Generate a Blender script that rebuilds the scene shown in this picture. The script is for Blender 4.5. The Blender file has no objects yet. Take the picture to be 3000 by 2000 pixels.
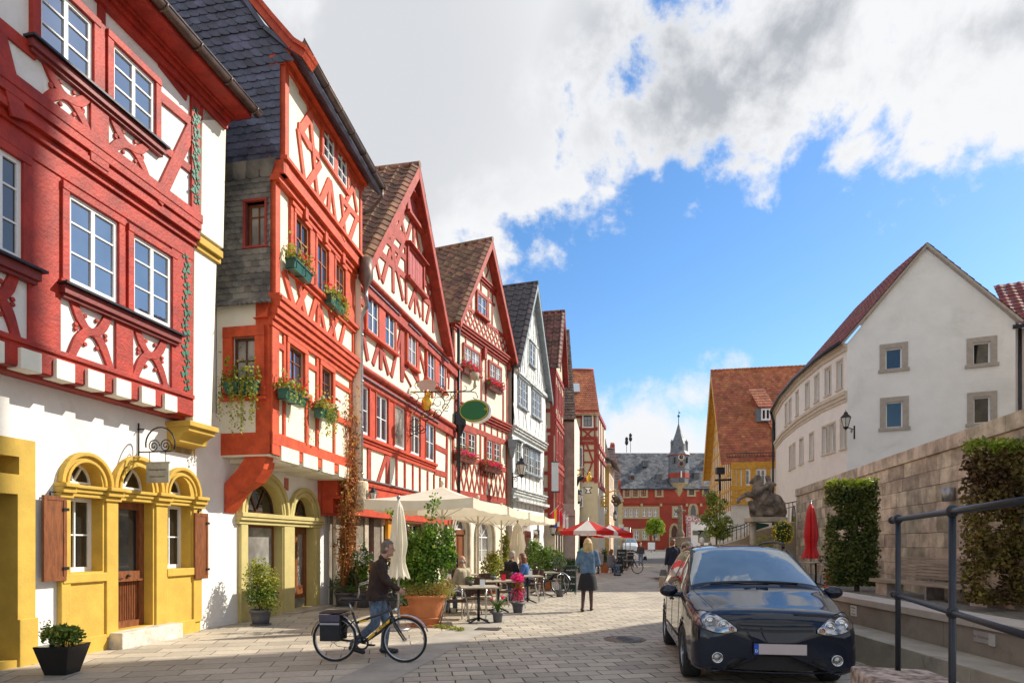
import bpy, bmesh, math, random
from math import sin, cos, pi, radians, sqrt, atan, atan2, floor
from mathutils import Vector as V, Matrix
D = bpy.data; SC = bpy.context.scene; COL = SC.collection
R = random.Random(11)
# ---------------------------------------------------------------- camera
FPX, CX, YH, CH = 1837.0, 1500.0, 1592.0, 1.6      # focal length and horizon in pixels of the 3000 px photograph
cam = D.objects.new('camera', D.cameras.new('camera')); COL.objects.link(cam); SC.camera = cam
cam.location = (0, 0, CH); cam.rotation_euler = (pi/2, 0, 0)
cam.data.lens = 36*FPX/3000; cam.data.sensor_width = 36; cam.data.shift_y = (YH-1000)/3000
cam.data.clip_start = .05; cam.data.clip_end = 3000
SC.view_settings.view_transform = 'Standard'; SC.view_settings.look = 'None'
SC.view_settings.exposure = 0.45; SC.view_settings.gamma = 1
# ---------------------------------------------------------------- sun and sky
SUN_H = V((.928, .372)).normalized(); SUN_EL = radians(37)
sun = D.objects.new('sun', D.lights.new('sun', 'SUN')); COL.objects.link(sun)
sun.data.energy = 4.6; sun.data.angle = radians(.55); sun.data.color = (1, .93, .80)
sv = V((SUN_H.x*cos(SUN_EL), SUN_H.y*cos(SUN_EL), sin(SUN_EL)))
sun.rotation_euler = sv.to_track_quat('Z', 'Y').to_euler()
class NG:                                   # tiny helper to write shader maths
    def __init__(s, nt): s.nt = nt
    def n(s, t, **k):
        o = s.nt.nodes.new(t)
        for a, b in k.items(): setattr(o, a, b)
        return o
    def link(s, a, b): s.nt.links.new(a, b)
    def m(s, op, *a, clamp=False):
        o = s.n('ShaderNodeMath', operation=op); o.use_clamp = clamp
        for i, v in enumerate(a):
            if isinstance(v, (int, float)): o.inputs[i].default_value = v
            else: s.link(v, o.inputs[i])
        return o.outputs[0]
    def mr(s, v, a, b, c=0., d=1., smooth=True):
        o = s.n('ShaderNodeMapRange'); o.interpolation_type = 'SMOOTHSTEP' if smooth else 'LINEAR'
        s.link(v, o.inputs[0])
        for i, x in enumerate((a, b, c, d)): o.inputs[i+1].default_value = x
        return o.outputs[0]
    def mix(s, f, a, b):
        o = s.n('ShaderNodeMix', data_type='RGBA')
        for i, v in ((0, f), (6, a), (7, b)):
            if isinstance(v, (int, float)): o.inputs[i].default_value = v
            elif isinstance(v, (tuple, list)): o.inputs[i].default_value = (*v[:3], 1)
            else: s.link(v, o.inputs[i])
        return o.outputs[2]
    def noise(s, vec, scale, detail=4, rough=.5, dist=0):
        o = s.n('ShaderNodeTexNoise'); s.link(vec, o.inputs['Vector']) if vec else None
        o.inputs['Scale'].default_value = scale; o.inputs['Detail'].default_value = detail
        o.inputs['Roughness'].default_value = rough; o.inputs['Distortion'].default_value = dist
        return o.outputs[0]
W = D.worlds.new('World'); SC.world = W; W.use_nodes = True; g = NG(W.node_tree)
for n in list(W.node_tree.nodes): W.node_tree.nodes.remove(n)
sky = g.n('ShaderNodeTexSky', sky_type='NISHITA'); sky.sun_disc = False
sky.sun_elevation = SUN_EL; sky.sun_rotation = atan2(SUN_H.x, SUN_H.y)
sky.air_density = 1.0; sky.dust_density = .3; sky.ozone_density = 2.6; sky.altitude = 200
tc = g.n('ShaderNodeTexCoord'); dirv = tc.outputs['Generated']
sep = g.n('ShaderNodeSeparateXYZ'); g.link(dirv, sep.inputs[0]); dx, dy, dz = sep.outputs
az = g.m('ARCTAN2', dx, dy); el = g.m('ARCSINE', dz)
def px2ae(x, y):
    k, m = (x-CX)/FPX, (YH-y)/FPX
    return atan(k), atan(m/sqrt(1+k*k))
blobs = [(700, 150, .55, .30), (1150, 200, .40, .28), (1480, 420, .20, .14), (1660, 500, .11, .08), (1500, 40, .30, .15), (1250, 560, .16, .07),
         (2380, 60, .32, .15), (2080, 250, .15, .11), (2280, 350, .15, .10), (2500, 430, .12, .07), (2650, 200, .22, .10), (1950, 330, .09, .08),
         (2860, 200, .16, .08), (2950, 80, .3, .14), (1780, 560, .06, .06),
         (1905, 1310, .19, .085), (1850, 1270, .10, .065), (2040, 1165, .085, .05), (2110, 1300, .11, .07), (1350, 690, .07, .03), (1760, 1310, .08, .04)]
lens = None
for x, y, ra, re in blobs:
    a, e = px2ae(x, y)
    u = g.m('DIVIDE', g.m('SUBTRACT', az, a), ra); w = g.m('DIVIDE', g.m('SUBTRACT', el, e), re)
    r2 = g.m('ADD', g.m('MULTIPLY', u, u), g.m('MULTIPLY', w, w))
    v = g.m('MULTIPLY', g.m('SUBTRACT', 1, g.m('SQRT', r2)), min(re, .2)/.12)
    lens = v if lens is None else g.m('SMOOTH_MAX', lens, v, .12)
# the rest of the sky dome (behind and beside the camera) gets its own broken clouds
back = g.m('MAXIMUM', g.mr(g.m('ABSOLUTE', az), .95, 1.5), g.mr(el, .95, 1.2))
cover = g.m('MULTIPLY', g.m('ADD', g.noise(dirv, 2.3, 3), -.40), 3.2)
lens = g.m('ADD', g.m('MULTIPLY', lens, g.m('SUBTRACT', 1, back)), g.m('MULTIPLY', g.m('MAXIMUM', cover, -1.5), back))
n1 = g.noise(dirv, 6.5, 12, .60, .25); n2 = g.noise(dirv, 22, 8, .62, .1); n3 = g.noise(dirv, 2.6, 4)
low_ = g.mr(el, .12, .45, .45, 1.)
dens = g.m('ADD', lens, g.m('MULTIPLY', low_, g.m('ADD', g.m('MULTIPLY', g.m('SUBTRACT', n1, .5), 2.6), g.m('MULTIPLY', g.m('SUBTRACT', n2, .5), .9))))
mask = g.mr(dens, .02, .42)
ga, ge = px2ae(2350, 90)
u = g.m('DIVIDE', g.m('SUBTRACT', az, ga), .42); w = g.m('DIVIDE', g.m('SUBTRACT', el, ge), .17)
gr = g.mr(g.m('ADD', g.m('MULTIPLY', u, u), g.m('MULTIPLY', w, w)), 1.2, .1)
ga, ge = px2ae(900, 150)
u = g.m('DIVIDE', g.m('SUBTRACT', az, ga), .42); w = g.m('DIVIDE', g.m('SUBTRACT', el, ge), .30)
gl = g.m('MULTIPLY', g.mr(g.m('ADD', g.m('MULTIPLY', u, u), g.m('MULTIPLY', w, w)), 1.2, .1), .38)
thick = g.m('MULTIPLY', g.m('ADD', g.m('MAXIMUM', gr, gl), .12), g.mr(g.m('ADD', dens, g.m('MULTIPLY', g.m('SUBTRACT', n3, .5), 2.6)), .2, 1.1), clamp=True)
ccol = g.mix(thick, (.90, .91, .93), (.46, .485, .53))
skyc = g.n('ShaderNodeHueSaturation'); skyc.inputs['Saturation'].default_value = 1.2; skyc.inputs['Value'].default_value = 1.0
g.link(sky.outputs[0], skyc.inputs['Color'])
bg1 = g.n('ShaderNodeBackground'); g.link(skyc.outputs[0], bg1.inputs[0]); bg1.inputs[1].default_value = .145
bg2 = g.n('ShaderNodeBackground'); g.link(ccol, bg2.inputs[0]); bg2.inputs[1].default_value = .76
ms = g.n('ShaderNodeMixShader'); g.link(mask, ms.inputs[0]); g.link(bg1.outputs[0], ms.inputs[1]); g.link(bg2.outputs[0], ms.inputs[2])
wo = g.n('ShaderNodeOutputWorld'); g.link(ms.outputs[0], wo.inputs[0])
# ---------------------------------------------------------------- materials
MATS = {}
def mat(name, col, rough=.75, var=.12, scale=4., bump=.15, bscale=30., metal=0., col2=None, isl=0., coat=0., coord='Object', trans=0., stain=None, spec=.5, stretch=None):
    if name in MATS: return MATS[name]
    m = D.materials.new(name); m.use_nodes = True; nt = m.node_tree; g = NG(nt); b = nt.nodes['Principled BSDF']
    tc = g.n('ShaderNodeTexCoord'); co = tc.outputs[coord]
    if stretch:
        mp = g.n('ShaderNodeMapping'); g.link(co, mp.inputs[0]); mp.inputs['Scale'].default_value = stretch; co = mp.outputs[0]
    n = g.noise(co, scale, 6, .62)
    lo = tuple(c*(1-var) for c in col); hi = tuple(min(1, c*(1+var)) for c in (col2 or col))
    c = g.mix(g.mr(n, .32, .68), lo, hi)
    if isl:
        ge = g.n('ShaderNodeNewGeometry'); r = ge.outputs['Random Per Island']
        c = g.mix(1., c, c); nd = g.n('ShaderNodeHueSaturation'); g.link(c, nd.inputs['Color'])
        g.link(g.m('ADD', 1-isl, g.m('MULTIPLY', r, 2*isl)), nd.inputs['Value'])
        g.link(g.m('ADD', .5-isl*.05, g.m('MULTIPLY', g.m('FRACT', g.m('MULTIPLY', r, 17.3)), isl*.1)), nd.inputs['Hue']); c = nd.outputs[0]
    if stain:
        c = g.mix(g.m('MULTIPLY', g.mr(g.noise(tc.outputs['Object'], stain[1], 8, .7, .6), .5, .75), stain[2]), c, stain[0])
    g.link(c, b.inputs['Base Color'])
    b.inputs['Roughness'].default_value = rough; b.inputs['Metallic'].default_value = metal
    b.inputs['Specular IOR Level'].default_value = spec
    if coat: b.inputs['Coat Weight'].default_value = coat; b.inputs['Coat Roughness'].default_value = .03
    if bump:
        bp = g.n('ShaderNodeBump'); bp.inputs['Strength'].default_value = bump; bp.inputs['Distance'].default_value = .02
        g.link(g.noise(co, bscale, 4, .6), bp.inputs['Height']); g.link(bp.outputs[0], b.inputs['Normal'])
    if trans:
        t = g.n('ShaderNodeBsdfTranslucent'); g.link(c, t.inputs[0]); x = g.n('ShaderNodeMixShader'); x.inputs[0].default_value = trans
        g.link(b.outputs[0], x.inputs[1]); g.link(t.outputs[0], x.inputs[2]); g.link(x.outputs[0], nt.nodes['Material Output'].inputs[0])
    MATS[name] = m; return m
def mglass(name, tint=(.03, .035, .04), rough=.02, refl=1.0, cur=None):
    if name in MATS: return MATS[name]
    m = D.materials.new(name); m.use_nodes = True; g = NG(m.node_tree); b = m.node_tree.nodes['Principled BSDF']
    tc = g.n('ShaderNodeTexCoord'); n = g.noise(tc.outputs['Object'], 1.3, 3, .6)
    c = g.mix(g.mr(n, .35, .7), tint, cur or tuple(t*2.2 for t in tint)); g.link(c, b.inputs['Base Color'])
    b.inputs['Roughness'].default_value = rough; b.inputs['IOR'].default_value = 1.5+.8*refl
    bp = g.n('ShaderNodeBump'); bp.inputs['Strength'].default_value = .03; g.link(g.noise(tc.outputs['Object'], 3, 1), bp.inputs['Height']); g.link(bp.outputs[0], b.inputs['Normal'])
    MATS[name] = m; return m
RED = (.42, .040, .022)
plaster_w = mat('plaster_white', (.80, .77, .73), .9, .05, 2, .25, 60, stain=((.52, .47, .41), .8, .42))
plaster_c = mat('plaster_cream', (.80, .74, .58), .9, .05, 3, .2, 60)
plaster_c2 = mat('plaster_warm_cream', (.82, .755, .58), .9, .05, 3, .2, 60)
plaster_ivory = mat('plaster_ivory', (.82, .78, .66), .9, .04, 3, .2, 60)
red1 = mat('red_timber', (.33, .018, .007), .6, .2, 3, .55, 24, col2=(.38, .026, .010))
red2 = mat('orange_red_timber', (.52, .060, .014), .6, .15, 4, .5, 22, col2=(.58, .078, .02))
red3 = mat('brick_red_timber', (.33, .036, .018), .65, .2, 4, .4, 30, col2=(.37, .046, .024))
red3b = mat('bright_red_timber', (.50, .055, .018), .62, .16, 4, .4, 20)
red4 = mat('dark_red_timber', (.30, .035, .025), .65, .2, 6, .4, 30)
yel = mat('ochre_stone_paint', (.56, .36, .055), .75, .10, 3, .2, 30, stain=((.42, .27, .06), 2.5, .35))
yel2 = mat('pale_ochre_stone', (.52, .43, .17), .8, .08, 3, .2, 30)
white = mat('white_paint', (.80, .80, .79), .45, .03, 5, .03, 30)
brownp = mat('brown_wood', (.20, .065, .022), .45, .3, 5, .3, 20, stretch=(6, 6, 1))
dbrown = mat('dark_brown_wood', (.085, .03, .015), .45, .3, 5, .2, 20)
slate = mat('slate', (.056, .060, .090), .38, .3, 3, .25, 14, isl=.35, col2=(.07, .075, .12))
slate_b = mat('slate_grey', (.105, .105, .11), .6, .35, 2, .3, 14, isl=.3, col2=(.16, .15, .13))
gl = mglass('window_glass'); gl_dark = mglass('dark_glass', (.012, .012, .012), .03, .35)
gl_cur = mglass('curtained_glass', (.16, .15, .14), .05, .5, (.42, .40, .36))
gl_sky = mglass('sky_glass', (.02, .03, .045), .01, 2.2)
metal_d = mat('dark_metal', (.035, .035, .04), .4, .2, 10, .05, 40, metal=.6)
iron = mat('black_iron', (.02, .02, .022), .45, .2, 10, .1, 60, metal=.4)
zinc = mat('zinc', (.35, .35, .36), .4, .2, 8, .05, 20, metal=.8)
gut = mat('brown_gutter', (.16, .11, .09), .42, .25, 4, .05, 20, metal=.5)
alu = mat('aluminium', (.55, .55, .56), .3, .1, 8, .02, 20, metal=.9)
gold = mat('gilded_metal', (.75, .42, .05), .35, .2, 8, .05, 20, metal=.6)
stone = mat('sandy_stone', (.42, .36, .27), .85, .2, 3, .5, 20)
conc = mat('concrete', (.30, .255, .20), .85, .18, 3, .35, 25, stain=((.10, .085, .065), 4, .55))
# ---------------------------------------------------------------- mesh building
class MB:
    def __init__(s): s.v = []; s.f = []; s.mi = []; s.sm = []
    def add(s, vs, fs, mi=0, sm=False):
        o = len(s.v); s.v += [tuple(v) for v in vs]
        for f in fs: s.f.append([i+o for i in f]); s.mi.append(mi); s.sm.append(sm)
    def hexa(s, p, mi=0):               # 8 corners: bottom ring then top ring
        s.add(p, [(3, 2, 1, 0), (4, 5, 6, 7), (0, 1, 5, 4), (1, 2, 6, 5), (2, 3, 7, 6), (3, 0, 4, 7)], mi)
    def box(s, c, d, rz=0., mi=0, ry=0., rx=0.):
        M = Matrix.Translation(c) @ Matrix.Rotation(rz, 4, 'Z') @ Matrix.Rotation(ry, 4, 'Y') @ Matrix.Rotation(rx, 4, 'X')
        x, y, z = d[0]/2, d[1]/2, d[2]/2
        s.hexa([M @ V(q) for q in ((-x, -y, -z), (x, -y, -z), (x, y, -z), (-x, y, -z), (-x, -y, z), (x, -y, z), (x, y, z), (-x, y, z))], mi)
    def tube(s, pts, r, n=8, cap=True, mi=0, closed=False, sm=True):
        pts = [V(p) for p in pts]; k = len(pts); rr = r if isinstance(r, (list, tuple)) else [r]*k
        up = None; rings = []
        for i, p in enumerate(pts):
            if closed: t = pts[(i+1) % k]-pts[i-1]
            else: t = pts[min(i+1, k-1)]-pts[max(i-1, 0)]
            t = t.normalized() if t.length > 1e-9 else V((0, 0, 1))
            if up is None: up = V((0, 0, 1)) if abs(t.z) < .9 else V((1, 0, 0))
            a = t.cross(up)
            if a.length < 1e-5: a = t.cross(V((.3, 1, .2)))
            a.normalize(); b = a.cross(t).normalized(); up = b
            rings.append([p+(a*cos(2*pi*j/n)+b*sin(2*pi*j/n))*rr[i] for j in range(n)])
        fs = []
        for i in range(k if closed else k-1):
            A = i*n; B = ((i+1) % k)*n
            for j in range(n): fs.append((A+j, A+(j+1) % n, B+(j+1) % n, B+j))
        s.add([q for rg in rings for q in rg], fs, mi, sm)
        if cap and not closed:
            o = len(s.v)-k*n
            s.f.append([o+j for j in range(n)][::-1]); s.mi.append(mi); s.sm.append(False)
            s.f.append([o+(k-1)*n+j for j in range(n)]); s.mi.append(mi); s.sm.append(False)
    def lathe(s, prof, c=(0, 0, 0), n=20, mi=0, M=None, sm=True):
        vs = []
        for r, z in prof:
            for j in range(n):
                q = V((r*cos(2*pi*j/n), r*sin(2*pi*j/n), z)); q = (M @ q if M else q)+V(c); vs.append(q)
        fs = [(i*n+j, i*n+(j+1) % n, (i+1)*n+(j+1) % n, (i+1)*n+j) for i in range(len(prof)-1) for j in range(n)]
        s.add(vs, fs, mi, sm)
    def ell(s, c, r, n=12, m=8, mi=0, M=None):
        c = V(c); vs = [c+(M @ V((0, 0, -r[2])) if M else V((0, 0, -r[2])))]
        for i in range(1, m):
            a = -pi/2+pi*i/m
            for j in range(n):
                q = V((r[0]*cos(a)*cos(2*pi*j/n), r[1]*cos(a)*sin(2*pi*j/n), r[2]*sin(a))); vs.append(c+(M @ q if M else q))
        vs.append(c+(M @ V((0, 0, r[2])) if M else V((0, 0, r[2]))))
        fs = [(0, 1+(j+1) % n, 1+j) for j in range(n)]
        for i in range(m-2):
            for j in range(n): a = 1+i*n; fs.append((a+j, a+(j+1) % n, a+n+(j+1) % n, a+n+j))
        L = len(vs)-1; a = 1+(m-2)*n; fs += [(a+j, a+(j+1) % n, L) for j in range(n)]
        s.add(vs, fs, mi, True)
    def cap2(s, a, ra, b, rb, n=12, m=5):          # tapered capsule
        a, b = V(a), V(b); t = (b-a); L = t.length; t = t.normalized() if L > 1e-6 else V((0, 0, 1))
        pts = []; rr = []
        for i in range(m+1): th = pi/2*(1-i/m); pts.append(a-t*ra*sin(th)); rr.append(max(ra*cos(th), .0005))
        for i in range(m+1): th = pi/2*i/m; pts.append(b+t*rb*sin(th)); rr.append(max(rb*cos(th), .0005))
        s.tube(pts, rr, n)
    def prism(s, poly, fr, n0, n1, mi=0):          # poly of (s,z) in a facade frame
        k = len(poly); vs = [fr.P(a, b, n1) for a, b in poly]+[fr.P(a, b, n0) for a, b in poly]
        s.add(vs, [tuple(range(k)), tuple(range(2*k-1, k-1, -1))]+[(i, k+i, k+(i+1) % k, (i+1) % k) for i in range(k)], mi)
    def fbox(s, fr, s0, s1, z0, z1, n0, n1, mi=0): s.prism([(s0, z0), (s1, z0), (s1, z1), (s0, z1)], fr, n0, n1, mi)
    def beam(s, fr, s0, z0, s1, z1, w, n0, n1, mi=0):
        d = V((s1-s0, z1-z0)); d.normalize(); q = V((-d.y, d.x))*w/2
        s.prism([(s0-q.x, z0-q.y), (s1-q.x, z1-q.y), (s1+q.x, z1+q.y), (s0+q.x, z0+q.y)], fr, n0, n1, mi)
    def leaf(s, c, size, rnd, mi=0, flat=0., asp=.55):
        d = V((rnd.gauss(0, 1), rnd.gauss(0, 1), rnd.gauss(0, 1)*(1-flat))).normalized(); u = d.cross(V((rnd.gauss(0, 1), rnd.gauss(0, 1), rnd.gauss(0, 1)))).normalized()
        c = V(c); a = d*size/2; b = u*size*asp/2; w = d.cross(u)*size*.12
        s.add([c-a, c+b+w, c+a, c-b+w], [(0, 1, 2, 3)], mi)
    def blob(s, c, r, n, size, rnd, mi=0, shell=.35, asp=.55):       # many small leaves in an ellipsoid
        for _ in range(n):
            d = V((rnd.gauss(0, 1), rnd.gauss(0, 1), rnd.gauss(0, 1))).normalized(); t = (shell+(1-shell)*rnd.random())
            s.leaf((c[0]+d.x*r[0]*t, c[1]+d.y*r[1]*t, c[2]+d.z*r[2]*t), size*rnd.uniform(.6, 1.3), rnd, mi, asp=asp)
def mesh_of(name, mb, mats):
    me = D.meshes.new(name); me.from_pydata(mb.v, [], mb.f)
    for m in (mats if isinstance(mats, (list, tuple)) else [mats]): me.materials.append(m)
    me.polygons.foreach_set('material_index', mb.mi); me.polygons.foreach_set('use_smooth', mb.sm); me.update(); return me
def fixn(me):
    bm = bmesh.new(); bm.from_mesh(me); bmesh.ops.recalc_face_normals(bm, faces=bm.faces); bm.to_mesh(me); bm.free()
def obj(name, mb, mats, parent=None, bev=0., fix=True):
    me = mesh_of(name, mb, mats) if isinstance(mb, MB) else mb
    if fix and isinstance(mb, MB): fixn(me)
    o = D.objects.new(name, me); COL.objects.link(o)
    if parent is not None:
        o.parent = parent
        root = parent
        T = V((0, 0, 0))
        while root is not None: T += V(root.location); root = root.parent
        o.matrix_parent_inverse = Matrix.Translation(-T) if parent.get('wc') else Matrix()
    if bev:
        md = o.modifiers.new('bevel', 'BEVEL'); md.width = bev; md.segments = 2; md.limit_method = 'ANGLE'; md.angle_limit = radians(40)
    return o
def obj_split(name, mb, mats, parent=None, bev=0., tol=.03):
    """touching pieces stay together; pieces apart from each other become objects of their own"""
    n = len(mb.v); pa = list(range(n))
    def fd(a):
        while pa[a] != a: pa[a] = pa[pa[a]]; a = pa[a]
        return a
    for f in mb.f:
        for q in f[1:]: pa[fd(q)] = fd(f[0])
    g_ = {}
    for i in range(n): g_.setdefault(fd(i), []).append(i)
    bx_ = [[r, [min(mb.v[i][k] for i in ii)-tol for k in range(3)], [max(mb.v[i][k] for i in ii)+tol for k in range(3)]] for r, ii in g_.items()]
    for i in range(len(bx_)):
        for j in range(i):
            if all(bx_[i][1][k] < bx_[j][2][k] and bx_[j][1][k] < bx_[i][2][k] for k in range(3)): pa[fd(bx_[i][0])] = fd(bx_[j][0])
    parts = {}
    for fi, f in enumerate(mb.f): parts.setdefault(fd(f[0]), []).append(fi)
    for fl in parts.values():
        m = MB(); mp = {}
        for fi in fl:
            for q in mb.f[fi]:
                if q not in mp: mp[q] = len(m.v); m.v.append(mb.v[q])
            m.f.append([mp[q] for q in mb.f[fi]]); m.mi.append(mb.mi[fi]); m.sm.append(mb.sm[fi])
        o = obj(name, m, mats, parent, bev)
    return o
def tag(o, label=None, cat=None, group=None, kind=None):
    for k, v in (('label', label), ('category', cat), ('group', group), ('kind', kind)):
        if v: o[k] = v
    return o
def thing(name, label, cat, loc=(0, 0, 0), group=None, wc=True, rz=0.):
    """an Empty at the thing's base; with wc its parts are given in world coordinates"""
    o = D.objects.new(name, None); COL.objects.link(o); o.location = loc; o.rotation_euler = (0, 0, rz); o.empty_display_size = .2
    if wc: o['wc'] = 1
    return tag(o, label, cat, group)
def sub(name, mb, mats, part):            # sub-part of a part whose mesh is already in world coordinates
    o = obj(name, mb, mats); o.parent = part
    return o
def dup(root, loc, rz=0., label=None, scale=None, group=None):
    r = root.copy(); COL.objects.link(r); r.location = loc; r.rotation_euler = (0, 0, rz)
    if scale: r.scale = (scale,)*3
    if label: r['label'] = label
    if group: r['group'] = group
    for ch in [c for c in D.objects if c.parent == root]:
        c = ch.copy(); COL.objects.link(c); c.parent = r
        for gch in [q for q in D.objects if q.parent == ch]:
            d = gch.copy(); COL.objects.link(d); d.parent = c
    return r
class Fr:                                 # a facade: A (left end) to B (right end) seen from the street, outward normal towards the street
    def __init__(s, A, B, z0=0.):
        s.A = V((A[0], A[1])); s.B = V((B[0], B[1])); s.d = (s.B-s.A); s.L = s.d.length; s.d.normalize(); s.N = V((s.d.y, -s.d.x)); s.z0 = z0
    def P(s, a, z, n=0.): q = s.A+s.d*a+s.N*n; return (q.x, q.y, z)
    def pix(s, x, y, n=0.):               # where the sight line of photo pixel (x,y) meets the facade plane
        k, m = (x-CX)/FPX, (YH-y)/FPX; q = s.A+s.N*n; t = q.dot(s.N)/(V((k, 1)).dot(s.N))
        p = V((k*t, t)); return ((p-s.A).dot(s.d), CH+m*t)
    def rect(s, x0, y0, x1, y1, n=0.):    # top-left and bottom-left pixel of a real rectangle, plus its right pixel column
        a, zt = s.pix(x0, y0, n); _, zb = s.pix(x0, y1, n); b, _ = s.pix(x1, y0, n); return (a, b, zb, zt)
def G(x, y, z=0.):                        # ground point of a photo pixel
    Y = (CH-z)*FPX/(y-YH); return V(((x-CX)/FPX*Y, Y, z))
def at(x, y, Y): return V(((x-CX)/FPX*Y, Y, CH+(YH-y)/FPX*Y))
def wall(mb, fr, s0, s1, zb, top, ops, n=0., dep=.25, mi=0, mr=None):
    """a wall sheet with real openings and reveals. top: function of s. ops: (s0,s1,z0,z1[,rise]) with an arch of that rise"""
    mr = mi if mr is None else mr; br = {s0, s1}
    for o in ops:
        k = 12 if len(o) > 4 and o[4] else 1
        for i in range(k+1): br.add(o[0]+(o[1]-o[0])*i/k)
    for b in getattr(top, 'br', []): br.add(b)
    br = sorted(b for b in br if s0-1e-6 <= b <= s1+1e-6)
    def ot(o, x):
        if len(o) > 4 and o[4]:
            c = (o[0]+o[1])/2; h = (o[1]-o[0])/2; return o[3]+o[4]*sqrt(max(0, 1-((x-c)/h)**2))
        return o[3]
    for a, b in zip(br, br[1:]):
        if b-a < 1e-5: continue
        c = (a+b)/2; cur = [(zb, zb)]
        for o in sorted([o for o in ops if o[0] < c < o[1]], key=lambda o: o[2]):
            lo = cur[-1]; mb.add([fr.P(a, lo[0], n), fr.P(b, lo[1], n), fr.P(b, o[2], n), fr.P(a, o[2], n)], [(0, 1, 2, 3)], mi)
            ta, tb = ot(o, a), ot(o, b); cur.append((ta, tb))
            mb.add([fr.P(a, o[2], n), fr.P(b, o[2], n), fr.P(b, o[2], n-dep), fr.P(a, o[2], n-dep)], [(0, 1, 2, 3)], mr)
            mb.add([fr.P(a, ta, n), fr.P(b, tb, n), fr.P(b, tb, n-dep), fr.P(a, ta, n-dep)], [(3, 2, 1, 0)], mr)
        lo = cur[-1]; mb.add([fr.P(a, lo[0], n), fr.P(b, lo[1], n), fr.P(b, top(b), n), fr.P(a, top(a), n)], [(0, 1, 2, 3)], mi)
    for o in ops:
        for x in (o[0], o[1]):
            mb.add([fr.P(x, o[2], n), fr.P(x, o[3], n), fr.P(x, o[3], n-dep), fr.P(x, o[2], n-dep)], [(0, 1, 2, 3)], mr)
def flat(z): return lambda s: z
def gable(s0, s1, ze, sm, za, ze2=None):
    ze2 = ze if ze2 is None else ze2
    f = lambda s: ze+(za-ze)*(s-s0)/(sm-s0) if s <= sm else ze2+(za-ze2)*(s1-s)/(s1-sm)
    f.br = [sm]; return f
def window(par, fr, r, n, fm, gm, cols=2, rows=3, t=.05, bar=.022, arch=0., center=True, name='window', trs=None, label=None, mull=None):
    """casement: frame mesh as a part, its pane as a sub-part"""
    a, b, z0, z1 = r; mb = MB(); w = b-a; h = z1-z0; d0, d1 = n-.05, n
    mb.fbox(fr, a, a+t, z0, z1, d0, d1); mb.fbox(fr, b-t, b, z0, z1, d0, d1); mb.fbox(fr, a+t, b-t, z0, z0+t*1.2, d0, d1+.003)
    if arch:
        k = 12; c = (a+b)/2; q = [(c-w/2*cos(pi*i/k), z1+arch*sin(pi*i/k)) for i in range(k+1)]; q2 = [(c-(w/2-t)*cos(pi*i/k), z1+(arch-t)*sin(pi*i/k)) for i in range(k+1)]
        for i in range(k): mb.prism([q[i], q[i+1], q2[i+1], q2[i]], fr, d0, d1)
        for an in (60, 120) if w < 1.6 else (45, 90, 135):
            mb.beam(fr, c, z1+t*.6, c-(w/2-t/2)*cos(radians(an)), z1+(arch-t/2)*sin(radians(an)), bar*1.4, d0+.01, d1-.004)
        mb.fbox(fr, a+t, b-t, z1-t*.5, z1+t*.5, d0, d1+.004)
    else: mb.fbox(fr, a+t, b-t, z1-t, z1, d0, d1+.003)
    m = mull if mull is not None else (cols == 2)
    for i in range(1, cols):
        x = a+w*i/cols; ww = t*1.1 if m else bar; mb.fbox(fr, x-ww/2, x+ww/2, z0+t, z1-t*.5, d0+.008, d1-.002)
    for j in range(1, rows):
        z = (trs[j-1]*h+z0) if trs else z0+h*j/rows; mb.fbox(fr, a+t, b-t, z-bar/2, z+bar/2, d0+.012, d1-.008)
    o = obj(name, mb, fm, par)
    if label: o['label'] = label
    pm = MB()
    if arch: pm.prism([(a+t*.5, z0+t*.5), (b-t*.5, z0+t*.5)]+[((a+b)/2+(w/2-t*.5)*cos(pi*i/12), z1+(arch-t*.5)*sin(pi*i/12)) for i in range(13)], fr, n-.04, n-.028)
    else: pm.fbox(fr, a+t*.5, b-t*.5, z0+t*.5, z1-t*.5, n-.04, n-.028)
    sub('pane', pm, gm, o); return o
def surround(mb, fr, r, w, n0, n1, sill=.0, head=0., mi=0):
    a, b, z0, z1 = r
    mb.fbox(fr, a-w, a, z0, z1, n0, n1, mi); mb.fbox(fr, b, b+w, z0, z1, n0, n1, mi); mb.fbox(fr, a-w, b+w, z1, z1+w, n0, n1+.01+head, mi)
    mb.fbox(fr, a-w-.02, b+w+.02, z0-w*.8, z0, n0, n1+sill, mi)
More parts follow.
